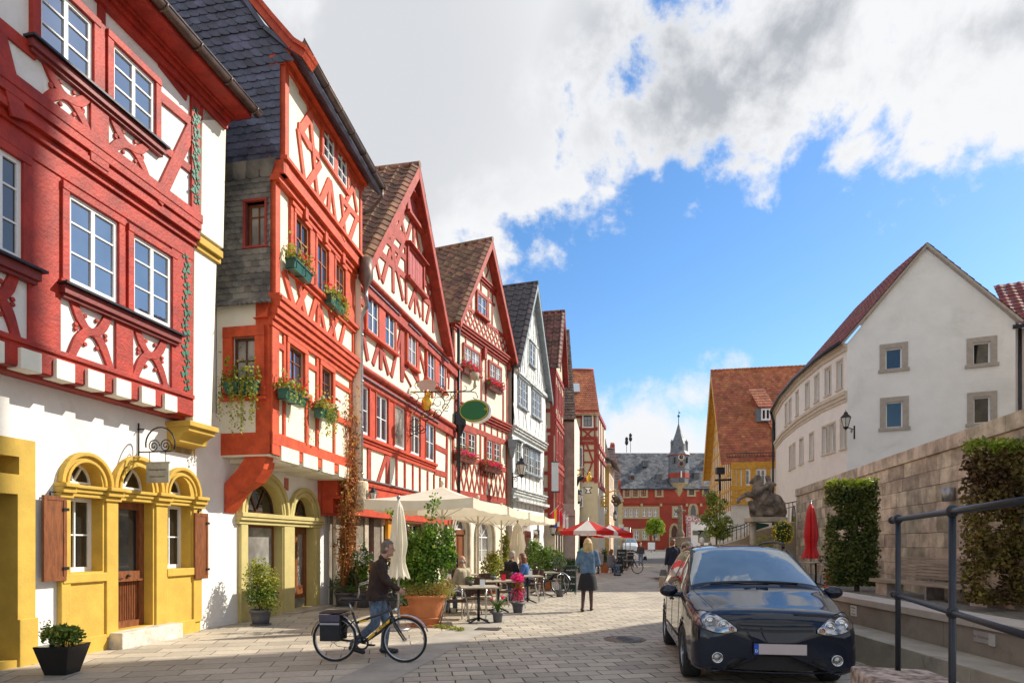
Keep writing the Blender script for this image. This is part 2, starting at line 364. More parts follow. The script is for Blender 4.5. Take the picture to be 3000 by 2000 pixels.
def tiles(p00, p10, p11, p01, rows, cols, kind, mb, th=.03, amp=.03):
    """roof covering of separate overlapping tiles. p00,p10 eave; p11,p01 ridge. The rows may taper."""
    p00, p10, p11, p01 = map(V, (p00, p10, p11, p01)); N = (p10-p00).cross(p01-p00).normalized()
    if N.z < 0 and abs(N.z) > .02: N = -N
    W_ = (p10-p00).length
    for i in range(rows):
        t0, t1 = i/rows, min(1, (i+1.12)/rows); a0, b0 = p00.lerp(p01, t0), p10.lerp(p11, t0); a1, b1 = p00.lerp(p01, t1), p10.lerp(p11, t1)
        wid = (b0-a0).length; c = max(1, round(cols*wid/W_)); off = .5*(i % 2) if kind != 'pan' else 0
        for j in range(-1 if off else 0, c):
            u0, u1 = max(0, (j+off)/c), min(1, (j+1+off)/c)
            if u1-u0 < .1/c: continue
            jit = R.uniform(-.004, .004)
            if kind == 'pan':
                pr = [(0, 0), (.32, 0), (.46, .8), (.57, 1.), (.66, .85), (.92, .10), (1.0, 0)]
                lo = [a0.lerp(b0, u0+(u1-u0)*x)+N*(th+amp*h+jit) for x, h in pr]; hi = [a1.lerp(b1, u0+(u1-u0)*x)+N*(amp*h+jit) for x, h in pr]
                lb = [a0.lerp(b0, u0+(u1-u0)*x)-N*.002 for x, h in pr]; k = len(pr)
                mb.add(lo+hi+lb, [(q, q+1, k+q+1, k+q) for q in range(k-1)]+[(2*k+q, 2*k+q+1, q+1, q) for q in range(k-1)])
            elif kind == 'flat':
                pr = [(0, .28), (.2, .08), (.5, 0), (.8, .08), (1, .28)]; rv = (a1-a0)*.9
                lo = [a0.lerp(b0, u0+(u1-u0)*x)+rv*y+N*(th+jit) for x, y in pr]; hi = [a1.lerp(b1, u0+(u1-u0)*x)+N*jit for x, y in pr]
                lb = [q-N*(th+.002) for q in lo]; k = len(pr)
                mb.add(lo+hi+lb, [(q, q+1, k+q+1, k+q) for q in range(k-1)]+[(2*k+q, 2*k+q+1, q+1, q) for q in range(k-1)])
            else:                       # fish scale slate, rounded lower corner
                e = a0.lerp(b0, u0+(u1-u0)*1.05) if u1 < .999 else a0.lerp(b0, 1); s_ = a0.lerp(b0, u0); e1 = a1.lerp(b1, min(1, u1)); s1 = a1.lerp(b1, u0)
                up = (s1-s_); rt = (e-s_); pr = [(0, .42), (.06, .20), (.22, .06), (.5, .0), (.8, .0), (1, .03)]
                lo = [s_+rt*x+up*y+N*(th*(1-x*.35)+jit) for x, y in pr]; hi = [s1+N*jit, e1+N*jit]; lb = [q-N*(th+.002) for q in lo]; k = len(pr)
                mb.add(lo+[hi[1], hi[0]]+lb, [tuple(range(k+2))]+[(k+2+q, k+3+q, q+1, q) for q in range(k-1)])
def slab(mb, p00, p10, p11, p01, th, mi=0):
    p = [V(q) for q in (p00, p10, p11, p01)]; N = (p[1]-p[0]).cross(p[3]-p[0]).normalized()
    if N.z < 0: N = -N
    mb.hexa([q-N*th for q in p]+p, mi)
# ---------------------------------------------------------------- ground
def paving(name, ang, bw, rh, mort, c1, c2, cm, rough=.7, bump=.5, off=.5):
    m = D.materials.new(name); m.use_nodes = True; g = NG(m.node_tree); b = m.node_tree.nodes['Principled BSDF']
    tc = g.n('ShaderNodeTexCoord'); mp = g.n('ShaderNodeMapping'); mp.inputs['Rotation'].default_value = (0, 0, ang); g.link(tc.outputs['Object'], mp.inputs[0])
    dn = g.n('ShaderNodeTexNoise'); dn.inputs['Scale'].default_value = 2.2; g.link(mp.outputs[0], dn.inputs['Vector'])
    va = g.n('ShaderNodeVectorMath', operation='MULTIPLY_ADD'); g.link(dn.outputs['Color'], va.inputs[0]); va.inputs[1].default_value = (.035, .035, 0); g.link(mp.outputs[0], va.inputs[2])
    br = g.n('ShaderNodeTexBrick'); br.offset = off; g.link(va.outputs[0], br.inputs[0]); br.inputs['Scale'].default_value = 1
    for k, v in (('Brick Width', bw), ('Row Height', rh), ('Mortar Size', mort), ('Mortar Smooth', .3), ('Bias', 0)): br.inputs[k].default_value = v
    for k, v in (('Color1', c1), ('Color2', c2), ('Mortar', cm)): br.inputs[k].default_value = (*v, 1)
    n = g.noise(tc.outputs['Object'], .8, 8, .7, .4); n2 = g.noise(tc.outputs['Object'], 14, 5, .6)
    h = g.n('ShaderNodeHueSaturation'); g.link(br.outputs[0], h.inputs['Color']); g.link(g.m('MULTIPLY', g.mr(n, .25, .75, .78, 1.2, False), g.mr(n2, .3, .7, .88, 1.12, False)), h.inputs['Value'])
    col = g.mix(g.m('MULTIPLY', g.mr(g.noise(tc.outputs['Object'], 2.7, 9, .72), .58, .72), .45), h.outputs[0], tuple(x*.5 for x in c1))
    g.link(col, b.inputs['Base Color']); b.inputs['Roughness'].default_value = rough
    hh = g.m('ADD', g.m('MULTIPLY', g.m('SUBTRACT', 1, br.outputs['Fac']), 1.), g.m('MULTIPLY', g.noise(tc.outputs['Object'], 30, 4, .6), .25))
    bp = g.n('ShaderNodeBump'); bp.inputs['Strength'].default_value = bump; bp.inputs['Distance'].default_value = .01; g.link(hh, bp.inputs['Height']); g.link(bp.outputs[0], b.inputs['Normal'])
    return m
road_m = paving('road_pavers', -.17, .40, .255, .010, (.52, .45, .35), (.35, .305, .24), (.045, .04, .03))
side_m = paving('sidewalk_slabs', radians(90)-.197-radians(90), .62, .36, .008, (.54, .47, .37), (.37, .325, .255), (.06, .05, .04), off=.37)
sq_m = paving('square_setts', .1, .16, .12, .012, (.20, .19, .18), (.15, .145, .14), (.06, .055, .05))
ter_m = paving('terrace_slabs', .4, .5, .5, .012, (.26, .24, .20), (.20, .185, .155), (.05, .07, .03))
strip_m = mat('smooth_kerb_slabs', (.38, .345, .29), .7, .15, 2, .2, 30)
def sheet(name, pts, m, kind='structure'):
    mb = MB(); mb.add(pts, [tuple(range(len(pts)))]); o = obj(name, mb, m); o['kind'] = kind; return o
mb = MB(); xs = [-400, -60, -20, 0, 20, 60, 400]; ys = [-60, 0, 30, 48, 95, 140, 900]; zs = [-.03, -.03, 0, 0, .7, .7, .7]
mb.add([(x, y, 0 if y < 60 else .7) for y in ys for x in xs], [(j*7+i, j*7+i+1, j*7+8+i, j*7+7+i) for j in range(6) for i in range(6)])
o = obj('road', mb, road_m); o['kind'] = 'structure'
sheet('sidewalk', [(-12, -4, .004), (-4.35, -4, .004), (-3.55+.2*7, 7, .004), (-3.55+.2*29, 29, .004), (-3.55+.2*36, 36, .004), (-6, 36, .004)], side_m)
sheet('kerb_strip', [(-4.35+.004, -4, .004), (-3.88, -4, .004), (-3.0+.22*7, 7, .004), (-3.0+.22*26, 26, .004), (-3.0+.2*36, 36, .004), (-3.55+.2*36+.004, 36, .004), (-3.55+.2*29+.004, 29, .004), (-3.55+.2*7+.004, 7, .004)], strip_m)
zg = lambda y: 0 if y < 48 else min(.7, .7*(y-48)/47)
sheet('square', [(2, 50, zg(50)+.006), (26, 50, zg(50)+.006), (26, 90, zg(90)+.006), (4, 90, zg(90)+.006)], sq_m)
# manhole cover
mh = MB(); c = G(1830, 1872); mh.lathe([(0, .009), (.30, .009), (.30, .003)], c, 28); mh.lathe([(.315, .003), (.315, .011), (.35, .011), (.35, .003)], c, 28)
for i in range(5):
    for q in (-1, 1): mh.box((c.x, c.y-.2+.1*i, .0105), (.16+.16*(1-abs(i-2)/2), .02, .004))
tag(obj('manhole_cover', mh, mat('cast_iron', (.20, .17, .14), .5, .3, 20, .4, 60, metal=.5)), 'round cast iron manhole cover set in the sunlit edge of the paved street', 'manhole cover')
gd = MB(); c = G(1430, 1842)
for i in range(9): gd.box((c.x-.2+.05*i, c.y, .008), (.018, .34, .008), -.2)
gd.box((c.x, c.y, .0065), (.46, .36, .004), -.2); tag(obj('drain_grate', gd, mat('dark_grate', (.05, .035, .028), .7, .3, 12, .2, 40)), 'rusty drain grate in the kerb strip beside the small flower pot', 'drain grate')
# ---------------------------------------------------------------- facade helpers
def cr(ox, oy, sc): return lambda x, y: (ox+x*sc, oy+y*sc)
def LP(s, n=0): return (-8.065+.1935*s+.981*n, .981*s-.1935*n)
def trace(mb, fr, c, n0, n1, lst, mi=0, base=0., ext=.07):
    for x0, y0, x1, y1, w in lst:
        a = fr.pix(*c(x0, y0), n0+base); b = fr.pix(*c(x1, y1), n0+base); e_ = V((b[0]-a[0], b[1]-a[1])).normalized()*ext; a = (a[0]-e_.x, a[1]-e_.y); b = (b[0]+e_.x, b[1]+e_.y); mb.beam(fr, a[0], a[1], b[0], b[1], w*1.28, n0, n1+R.uniform(0, .012), mi)
def ribbon(mb, fr, pts, ws, n0, n1, mi=0):
    L, Rr = [], []
    for i, p in enumerate(pts):
        a = pts[max(i-1, 0)]; b = pts[min(i+1, len(pts)-1)]; d = V((b[0]-a[0], b[1]-a[1])).normalized(); w = (ws[i] if isinstance(ws, (list, tuple)) else ws)/2
        L.append((p[0]-d.y*w, p[1]+d.x*w)); Rr.append((p[0]+d.y*w, p[1]-d.x*w))
    k = len(pts); vs = [fr.P(*q, n1) for q in L]+[fr.P(*q, n1) for q in Rr]+[fr.P(*q, n0) for q in L]+[fr.P(*q, n0) for q in Rr]; fs = []
    for i in range(k-1): fs += [(i, i+1, k+i+1, k+i), (2*k+i, 2*k+i+1, i+1, i), (k+i, k+i+1, 3*k+i+1, 3*k+i)]
    mb.add(vs, fs+[(0, k, 3*k, 2*k), (k-1, 3*k-1, 4*k-1, 2*k-1)], mi)
def xbrace(mb, fr, s0, s1, z0, z1, n0, n1, w=.13):
    cx, cz, hs, hz = (s0+s1)/2, (z0+z1)/2, (s1-s0)/2, (z1-z0)/2
    for sg in (1, -1):
        pts = []; ws = []
        for i in range(17):
            t = -1+2*i/16; a = abs(t); sx = (1 if t > 0 else -1)
            x = sx*(a**.75)*hs*(.95); z = sg*sx*(a**1.55)*hz
            pts.append((cx+x, cz+z)); ws.append(w*(1.05-.25*abs(.5-a)*2+.1*(a > .9)))
        ribbon(mb, fr, pts, ws, n0, n1+(.006 if sg > 0 else 0))
        for t in (-.42, .42):              # carved nibs along each arm
            x = (1 if t > 0 else -1)*(abs(t)**.75)*hs*.95; z = sg*(1 if t > 0 else -1)*(abs(t)**1.55)*hz
            for q in (1, -1):
                px, pz = cx+x+q*(-sg)*w*.55, cz+z+q*w*.62; k = 8
                mb.prism([(px+w*.24*cos(2*pi*i/k), pz+w*.24*sin(2*pi*i/k)) for i in range(k)], fr, n0, n1-.006)
def tbox(mb, fr, s0, s1, z0, z1, n0, n1, mi=0): mb.fbox(fr, s0, s1, z0, z1, n0, n1+R.uniform(0, .003), mi)
def body(par, fr, s0, s1, z0, z1, n, depth, m, name='side_wall'):        # the mass behind a facade sheet
    mb = MB(); P = [fr.P(s0, z0, n), fr.P(s1, z0, n), fr.P(s1, z0, n-depth), fr.P(s0, z0, n-depth)]; Q = [(p[0], p[1], z1) for p in P]
    mb.add(P+Q, [(1, 2, 6, 5), (2, 3, 7, 6), (3, 0, 4, 7), (4, 5, 6, 7), (0, 1, 2, 3)]); return obj(name, mb, m, par)
def gutterline(mb, fr, s0, s1, z, n, r=.085):
    k = 8; pr = [(r*cos(pi+pi*i/k), r*sin(pi+pi*i/k)) for i in range(k+1)]
    for s in (0,):
        vs = []
        for a in (s0, s1):
            for x, y in pr: vs.append(fr.P(a, z+y, n+x))
            for x, y in pr[::-1]: vs.append(fr.P(a, z+y*.86+.004, n+x*.9))
        m_ = 2*(k+1); mb.add(vs, [(i, (i+1) % m_, m_+(i+1) % m_, m_+i) for i in range(m_)]+[tuple(range(m_)), tuple(range(m_, 2*m_))], 0, True)
    mb.tube([fr.P(s0, z, n+r), fr.P(s1, z, n+r)], .014, 6); x = s0+.4
    while x < s1: mb.tube([fr.P(x, z+pr[i][1]*1.08, n+pr[i][0]*1.08) for i in range(k+1)], .016, 5); x += .75
# ================================================================ house one: red timbers on white, ochre arched shopfront
f1 = Fr(LP(5.5), LP(12.44)); o1 = 5.5
h1 = thing('timber_framed_house', 'red timbered house at the left edge above an ochre front of three arches', 'house', (*LP(9, -1), 0))
c1, c2, c3 = cr(0, 0, .44643), cr(0, 600, .44643), cr(0, 1250, .47847)
S = lambda s: s-o1
arcs = [(S(8.9), S(9.8)), (S(9.8), S(10.85)), (S(10.85), S(11.78))]; zc = 2.42
def tp(s):
    for a, b in arcs:
        if a-1e-6 <= s <= b+1e-6: h = (b-a)/2; return zc+(h*1.06)*sqrt(max(0, 1-((s-(a+b)/2)/h)**2))
    return zc
tp.br = [a+(b-a)*i/12 for a, b in arcs for i in range(13)]
mb = MB(); wops = [(a+.03, b-.03, -.05, zc, (b-a)/2) for a, b in arcs]
pl = f1.pix(93, 1293); wops.append((-.5, pl[0]-.03, -.05, pl[1]-.03))
wall(mb, f1, 0, f1.L, -.05, flat(4.1), wops, 0, .04); obj('ground_floor_wall', mb, plaster_w, h1)
body(h1, f1, -1, f1.L-.6, 0, 9.4, -.45, 7, plaster_w)
mb = MB()
w1, dr, w3 = (S(9.05), S(9.62), 1.19, 2.27), (S(9.89), S(10.62), .26, 2.27), (S(10.94), S(11.52), 1.17, 2.27)
lun = [(w[0]+.0, w[1]-.0, 2.44, 2.50, (w[1]-w[0])/2) for w in (w1, dr, w3)]
wall(mb, f1, S(8.9), S(11.78), -.05, tp, [w1, dr, w3]+lun, .05, .32)
for (a, b) in arcs:                     # moulded archivolts
    c = (a+b)/2; h = (b-a)/2
    for rr, ww, n1 in ((h*.93, h*.13, .095), (h*.72, h*.10, .075)):
        ribbon(mb, f1, [(c-rr*cos(pi*i/16), zc+.04+rr*1.06*sin(pi*i/16)) for i in range(17)], ww, .0, n1)
for z0, z1, n1 in ((2.27, 2.33, .09), (2.33, 2.39, .12), (2.39, 2.44, .155)): mb.fbox(f1, S(8.86), S(11.82), z0, z1, .0, n1)
for x0, x1 in ((8.86, 9.06), (9.62, 9.90), (10.62, 10.94), (11.52, 11.82)):
    for z0, z1, n1 in ((2.24, 2.31, .12), (2.31, 2.39, .17), (2.39, 2.45, .215)): mb.fbox(f1, S(x0)-.01, S(x1)+.01, z0, z1, .0, n1)
for x0, x1 in ((8.90, 9.05), (9.66, 9.88), (10.66, 10.92), (11.56, 11.78)): mb.fbox(f1, S(x0), S(x1), .18, 2.26, .0, .085)
for x0, x1 in ((8.92, 9.66), (10.90, 11.60)):
    mb.fbox(f1, S(x0), S(x1), -.02, .24, .0, .09); mb.fbox(f1, S(x0), S(x1), 1.04, 1.17, .0, .10)
obj('arched_stone_front', mb, yel, h1, bev=.012)
mb = MB(); a = pl[0]; ops = [(-.5, f1.pix(41, 1447)[0], .1, f1.pix(41, 1447)[1]), (-.5, f1.pix(45, 1338)[0], f1.pix(45, 1390)[1], f1.pix(45, 1338)[1])]
wall(mb, f1, -.6, a, -.05, flat(pl[1]), ops, .06, .38); mb.fbox(f1, ops[0][1]+.003, a+.02, -.05, .62, .0, .09); obj('ochre_doorway', mb, yel, h1, bev=.01)
mb = MB(); mb.fbox(f1, -.6, ops[0][1]+.1, .0, 3.1, -.5, -.30); obj('recessed_door', mb, dbrown, h1)
window(h1, f1, w1, -.15, white, gl_dark, 2, 2, .055, mull=False); window(h1, f1, w3, -.15, white, gl_dark, 2, 2, .055, mull=False)
for w, l in zip((w1, dr, w3), lun): window(h1, f1, (l[0], l[1], 2.44, 2.50), -.16, white, gl_dark, 1, 1, .03, arch=l[4], name='fanlight')
mb = MB(); a, b, z0, z1 = dr
mb.fbox(f1, a, a+.10, z0, z1, -.25, -.12); mb.fbox(f1, b-.10, b, z0, z1, -.25, -.12); mb.fbox(f1, a+.1, b-.1, z1-.12, z1, -.25, -.12); mb.fbox(f1, a+.1, b-.1, 1.02, 1.16, -.24, -.11); mb.fbox(f1, a+.1, b-.1, .26, .36, -.24, -.12)
mb.fbox(f1, a+.1, b-.1, .36, 1.02, -.24, -.17); mb.fbox(f1, a+.08, b-.08, 1.0, 1.03, -.24, -.075)
for i in range(14): x = a+.13+(b-a-.26)*i/13; mb.fbox(f1, x-.008, x+.008, .38, 1.0, -.17, -.155)
dd = obj('shop_door', mb, brownp, h1); mb = MB(); mb.fbox(f1, a+.09, b-.09, 1.15, z1-.11, -.20, -.185); sub('pane', mb, gl_dark, dd)
mb = MB(); mb.ell(f1.P(a+.38, 1.09, -.09), (.035, .035, .02)); mb.tube([f1.P(a+.14, 1.05, -.09), f1.P(a+.14, 1.05, -.06), f1.P(a+.22, 1.05, -.06)], .01); sub('handle', mb, metal_d, dd)
mb = MB(); mb.fbox(f1, a+.10, a+.19, 1.42, 1.62, -.184, -.182); sub('notice', mb, mat('paper', (.75, .78, .76), .8, .03, 3, 0), dd)
mb = MB(); mb.fbox(f1, S(9.72), S(11.02), -.02, .25, -.15, .30); obj('door_step', mb, mat('travertine_step', (.60, .54, .45), .85, .25, 5, .6, 20), h1, bev=.015)
for (p, q, yy, lab) in ((c3(265, 415), c3(405, 905), 0, 'left'), (c3(1192, 525), c3(1272, 892), 1, 'right')):
    a, zt = f1.pix(p[0], p[1], .1); b, zb = f1.pix(q[0], q[1], .12); b, _ = f1.pix(q[0], p[1], .1); zb = zt-1.20 if yy else zt-1.17
    mb = MB(); mb.fbox(f1, a, b, zb, zt, .07, .105); w = b-a
    for zz in (zb, zt-.06): mb.fbox(f1, a+.004, b-.004, zz, zz+.06, .1, .113)
    mb.fbox(f1, a, a+.05, zb+.06, zt-.06, .1, .115); mb.fbox(f1, b-.05, b, zb+.06, zt-.06, .1, .115)
    sh = obj('shutter', mb, brownp, h1); mb = MB()
    for zz in (zb+.15, zt-.2): mb.fbox(f1, b-.06, b+.03, zz, zz+.04, .112, .124)
    mb.tube([f1.P(a+.1, zt, .1), f1.P(a+.1, zt+.05, .1), f1.P(a+.18, zt+.05, .1)], .012, 6); sub('hinge', mb, iron, sh)
# first floor
n1_, n2_ = .33, .47; zf, zj = 3.95, 6.90
pe1, pe2 = S(11.17), S(11.66)
WB = f1.rect(*c1(430, 1265), *[c2(755, 505)[0], c2(755, 505)[1]], n1_); WC = f1.rect(*c2(855, 168), *c2(1110, 690), n1_); WA = f1.rect(-70, 440, 55, 735, n1_)
WB = (WB[0], WB[1], WB[2], WB[3]); zsl = WB[2]
WA = (WA[0], WA[1], zsl-.02, WB[3]+.02); WC = (WC[0], WC[1], zsl, WB[3]-.02)
ops1 = [WA, WB, WC]
mb = MB(); wall(mb, f1, -1, pe1, zf, flat(zj), ops1, n1_, .14); obj('first_floor_wall', mb, plaster_w, h1)
WD = f1.rect(*c1(240, -180), *c1(590, 305), n2_); WE = f1.rect(*c1(722, 280), *c1(1000, 670), n2_); zs2 = WE[2]
WD = (WD[0], WD[1], zs2, WE[3]+.0); WE = (WE[0], WE[1], zs2, WE[3])
mb = MB(); wall(mb, f1, -1, S(11.22), zj, flat(9.5), [WD, WE], n2_, .14); obj('upper_floor_wall', mb, plaster_w, h1)
for w, gm in ((WA, gl_dark), (WB, gl_sky), (WC, gl_sky)): window(h1, f1, w, n1_+.03, white, gm, 2, 3, .055, trs=(.36, .70))
for w in (WD, WE): window(h1, f1, w, n2_+.03, white, gl_sky, 2, 3, .05)
mb = MB(); T = n1_+.035
for w in ops1: surround(mb, f1, w, .11, n1_, n1_+.075, .0)
for s0_, s1_ in ((WA[1]+.11, WB[0]-.11), (WB[1]+.11, WC[0]-.11), (WC[1]+.11, pe1)): tbox(mb, f1, s0_-.01, s1_+.01, zf, zj, n1_, T)
tbox(mb, f1, -1, pe1, zj-.40, zj-.14, n1_, T+.02); tbox(mb, f1, -1, pe1+.01, zf-.14, zf+.17, n1_-.1, T+.01)
tbox(mb, f1, -1, pe1, zf+.15, zf+.22, n1_, T+.045)
for z0, z1, nn in ((zj-.14, zj-.04, .10), (zj-.04, zj+.06, .17), (zj+.06, zj+.13, .15), (zj+.13, zj+.30, .19)): tbox(mb, f1, -1, pe1+.03, z0, z1, n1_-.02, n1_+nn)
zp0, zp1 = zf+.22, zsl-.16
sp = [(WA[0]-.1, WA[1]+.02), (WB[0]-.02, WB[1]-.03), (WC[0]-.02, WC[1]-.02)]
for a, b in sp: xbrace(mb, f1, a+.06, b-.06, zp0-.02, zp1+.04, n1_, T+.004, .135)
tbox(mb, f1, WB[1]-.02, WC[0]+.02, zf, zsl, n1_, T+.006); tbox(mb, f1, WC[1]+.01, pe1, zf, zj-.2, n1_, T+.01)
obj('first_floor_timbers', mb, red1, h1, bev=.008)
mb = MB()
for a, b in ((-1, WA[1]+.24), (WB[0]-.16, WC[1]+.17)): tbox(mb, f1, a, b, zsl-.085, zsl-.055, n1_, n1_+.19)
tbox(mb, f1, WD[0]-.18, WE[1]+.19, zs2-.09, zs2-.06, n2_, n2_+.17); obj_split('sill_flashing', mb, metal_d, h1)
mb = MB()
for a, b in ((-1, WA[1]+.2), (WB[0]-.13, WC[1]+.14)): mb.fbox(f1, a, b, zsl-.20, zsl-.085, n1_, n1_+.13); mb.fbox(f1, a+.02, b-.02, zsl-.25, zsl-.20, n1_, n1_+.09)
mb.fbox(f1, WD[0]-.15, WE[1]+.16, zs2-.19, zs2-.09, n2_, n2_+.12); mb.fbox(f1, WD[0]-.13, WE[1]+.14, zs2-.24, zs2-.19, n2_, n2_+.08)
obj_split('window_sill', mb, mat('dark_red_sill', (.20, .025, .02), .55, .15, 5, .2, 20), h1, bev=.006)
mb = MB(); T2 = n2_+.035
for w in (WD, WE): surround(mb, f1, w, .11, n2_, n2_+.075)
trace(mb, f1, c1, n2_, T2, [(0, 175, 190, 330, .13), (-20, 250, 105, 740, .17), (640, 690, 640, 1060, .24), (1245, 850, 1035, 1300, .16), (1060, 650, 1250, 810, .13), (1060, 968, 1250, 1120, .11), (1060, 440, 1200, 620, .10)])
tbox(mb, f1, WD[1]+.11, WE[0]-.11, zs2-.2, 9.4, n2_, T2+.004); vx = f1.pix(*c1(1270, 1000), n2_)[0]; tbox(mb, f1, vx-.105, vx+.105, 7.1, 9.4, n2_, T2+.02)
tbox(mb, f1, -1, S(11.22), 7.15, 7.30, n2_, T2+.03)
z0b, z1b = 7.30, zs2-.22
for x0, x1 in ((285, 560), (715, 950)):
    a = f1.pix(*c1(x0, 700), n2_)[0]; b = f1.pix(*c1(x1, 900), n2_)[0]; xbrace(mb, f1, a-.02, b+.05, z0b-.04, z1b+.04, n2_, T2+.004, .125)
for z0, z1, nn in ((9.20, 9.30, .10), (9.30, 9.38, .16), (9.38, 9.46, .22), (9.46, 9.54, .28)): tbox(mb, f1, -1, S(11.85), z0, z1, n2_-.02, n2_+nn)
obj('upper_floor_timbers', mb, red1, h1, bev=.008)
mb = MB()                               # white jetty beam ends
for i in range(9):
    a = S(7.05)+i*.485
    if a+.30 > pe1: break
    mb.fbox(f1, a, a+.28, zf-.17, zf+.09, n1_-.42, n1_+.10)
obj_split('beam_end', mb, plaster_ivory, h1, bev=.01)
mb = MB(); mb.fbox(f1, -1, pe1, zf-.20, zf-.02, -.05, n1_-.12); mb.prism([(0, 0)]*0+[(-1, zf-.15), (pe1, zf-.15), (pe1, zf-.02), (-1, zf-.02)], f1, n1_-.12, n1_+.02); obj('jetty_beam', mb, red4, h1)
mb = MB(); mb.prism([(pe1+.005, zf-.25), (pe2, zf-.25), (pe2+.16, zj+.1), (pe1+.04, zj+.1)], f1, -.9, n1_+.04); mb.prism([(pe1+.04, zj+.1), (pe2+.16, zj+.1), (pe2+.24, 9.35), (pe1+.08, 9.35)], f1, -.9, n2_+.03); obj('masonry_pier', mb, plaster_ivory, h1, bev=.02)
mb = MB(); mb.fbox(f1, pe1+.03, pe2+.18, zj-.07, zj+.06, -.9, n1_+.15); mb.fbox(f1, pe1+.05, pe2+.2, zj-.16, zj-.07, -.9, n1_+.09)
k = 8; pr = [(n1_+.1, zf-.26), (n1_+.1, zf-.42)]+[(n1_+.1-.18*sin(pi/2*i/k)*1.0, zf-.42-.18*(1-cos(pi/2*i/k))) for i in range(1, k+1)]+[(n1_-.2, zf-.60)]+[(n1_-.2-.2*sin(pi/2*i/k), zf-.60-.16*(1-cos(pi/2*i/k))) for i in range(1, k+1)]+[(0, zf-.76), (0, zf-.26)]
for a, b, sc_ in ((pe1-.18, pe2+.02, 1),):
    vs = [f1.P(a, z, n) for n, z in pr]+[f1.P(b, z, n) for n, z in pr]; k = len(pr); mb.add(vs, [tuple(range(k)), tuple(range(k, 2*k))]+[(i, (i+1) % k, k+(i+1) % k, k+i) for i in range(k)])
mb.fbox(f1, pe1-.22, pe2+.05, zf-.34, zf-.25, -.0, n1_+.16)
obj_split('stone_corbel', mb, yel, h1, bev=.012)
mb = MB(); gr = mat('green_carving', (.03, .16, .10), .5, .2, 8, .2, 20)     # carved vine on both corner posts
for xx, za, zb, n in ((f1.pix(*c1(1268, 1000), n2_)[0], 7.42, 9.05, T2+.022), (f1.pix(*c2(1205, 700), n1_)[0], 4.2, 6.55, T+.012)):
    pts = [f1.P(xx+.035*sin(i*.9), za+(zb-za)*i/40, n+.012) for i in range(41)]; mb.tube(pts, .009, 5)
    for i in range(1, 40, 2):
        for q in (1, -1):
            cx_, cz_ = xx+.035*sin(i*.9)+q*.045, za+(zb-za)*i/40+.02*q; r_ = .024+.010*(i % 3); an = R.uniform(0, 3)
            mb.prism([(cx_+r_*(1+.35*cos(3*t))*cos(t+an), cz_+r_*(1+.35*cos(3*t))*sin(t+an)) for t in [2*pi*j/12 for j in range(12)]], f1, n-.01, n+.012)
obj('carved_vine', mb, gr, h1)
# roof of house one
mb = MB(); e0, e1 = f1.P(-1.5, 9.56, 1.0), f1.P(S(11.95), 9.56, 1.0); r0, r1 = f1.P(-1.5, 9.56+5*.88, -4.0), f1.P(S(11.95), 9.56+5*.88, -4.0); slab(mb, e0, e1, r1, r0, .1); obj('roof', mb, mat('brown_roof_tile', (.16, .07, .04), .7, .3, 6, .5, 20), h1)
mb = MB(); mb.fbox(f1, -1.5, S(11.95), 9.42, 9.50, -.3, .98); mb.prism([(S(11.2), 8.95), (S(11.9), 9.42), (S(11.2), 9.42)], f1, -.2, .5); obj('soffit', mb, red1, h1)
mb = MB(); gutterline(mb, f1, -1.5, S(12.05), 9.56, 1.05, .09); obj('gutter', mb, gut, h1)
mb = MB(); x = -1.4
while x < S(11.6): mb.tube([f1.P(x, 9.66, .93), f1.P(x, 9.86, .90)], .008, 5); x += .11
for z, n in ((9.70, .925), (9.86, .90)): mb.tube([f1.P(-1.5, z, n), f1.P(S(11.6), z, n)], .010, 5)
obj_split('snow_guard', mb, zinc, h1)
# wrought iron hanging sign over the ochre door
sg = thing('hanging_sign', 'small grey shop sign hanging on chains from a scrolled iron bracket above the ochre arches', 'hanging sign', f1.P(S(10.35), 3.0, 0))
s_ = S(10.35); mb = MB()
def arcp(fr, s, n0, z0, r, a0, a1, k=14): return [fr.P(s, z0+r*sin(radians(a0+(a1-a0)*i/k)), n0+r*cos(radians(a0+(a1-a0)*i/k))) for i in range(k+1)]
mb.tube([f1.P(s_, 2.98, .02), f1.P(s_, 3.55, .02)], .012, 6); mb.tube([f1.P(s_, 3.45, -.07), f1.P(s_, 3.45, .12)], .012, 6); mb.tube(arcp(f1, s_, .42, 3.2, .27, 190, -20), .012, 6)
mb.tube([f1.P(s_, 3.08, .02), f1.P(s_, 3.08, .62)], .012, 6)
for q in (.30, .52): mb.tube([f1.P(s_, 3.17+.11*(1-i/26)*sin(i*.55), q+.11*(1-i/26)*cos(i*.55)) for i in range(24)], .009, 5)
obj('bracket', mb, iron, sg); mb = MB()
for q in (.22, .52):
    for i in range(7): mb.ell(f1.P(s_, 3.06-.022*i, q), (.008, .008, .013), 6, 4)
obj('chain', mb, iron, sg); mb = MB(); mb.fbox(f1, s_-.012, s_+.012, 2.58, 2.90, .17, .58); mb.fbox(f1, s_-.02, s_+.02, 2.90, 2.915, .15, .60); pn = obj('sign_panel', mb, mat('weathered_sign', (.38, .37, .30), .7, .15, 8, .1, 30), sg)
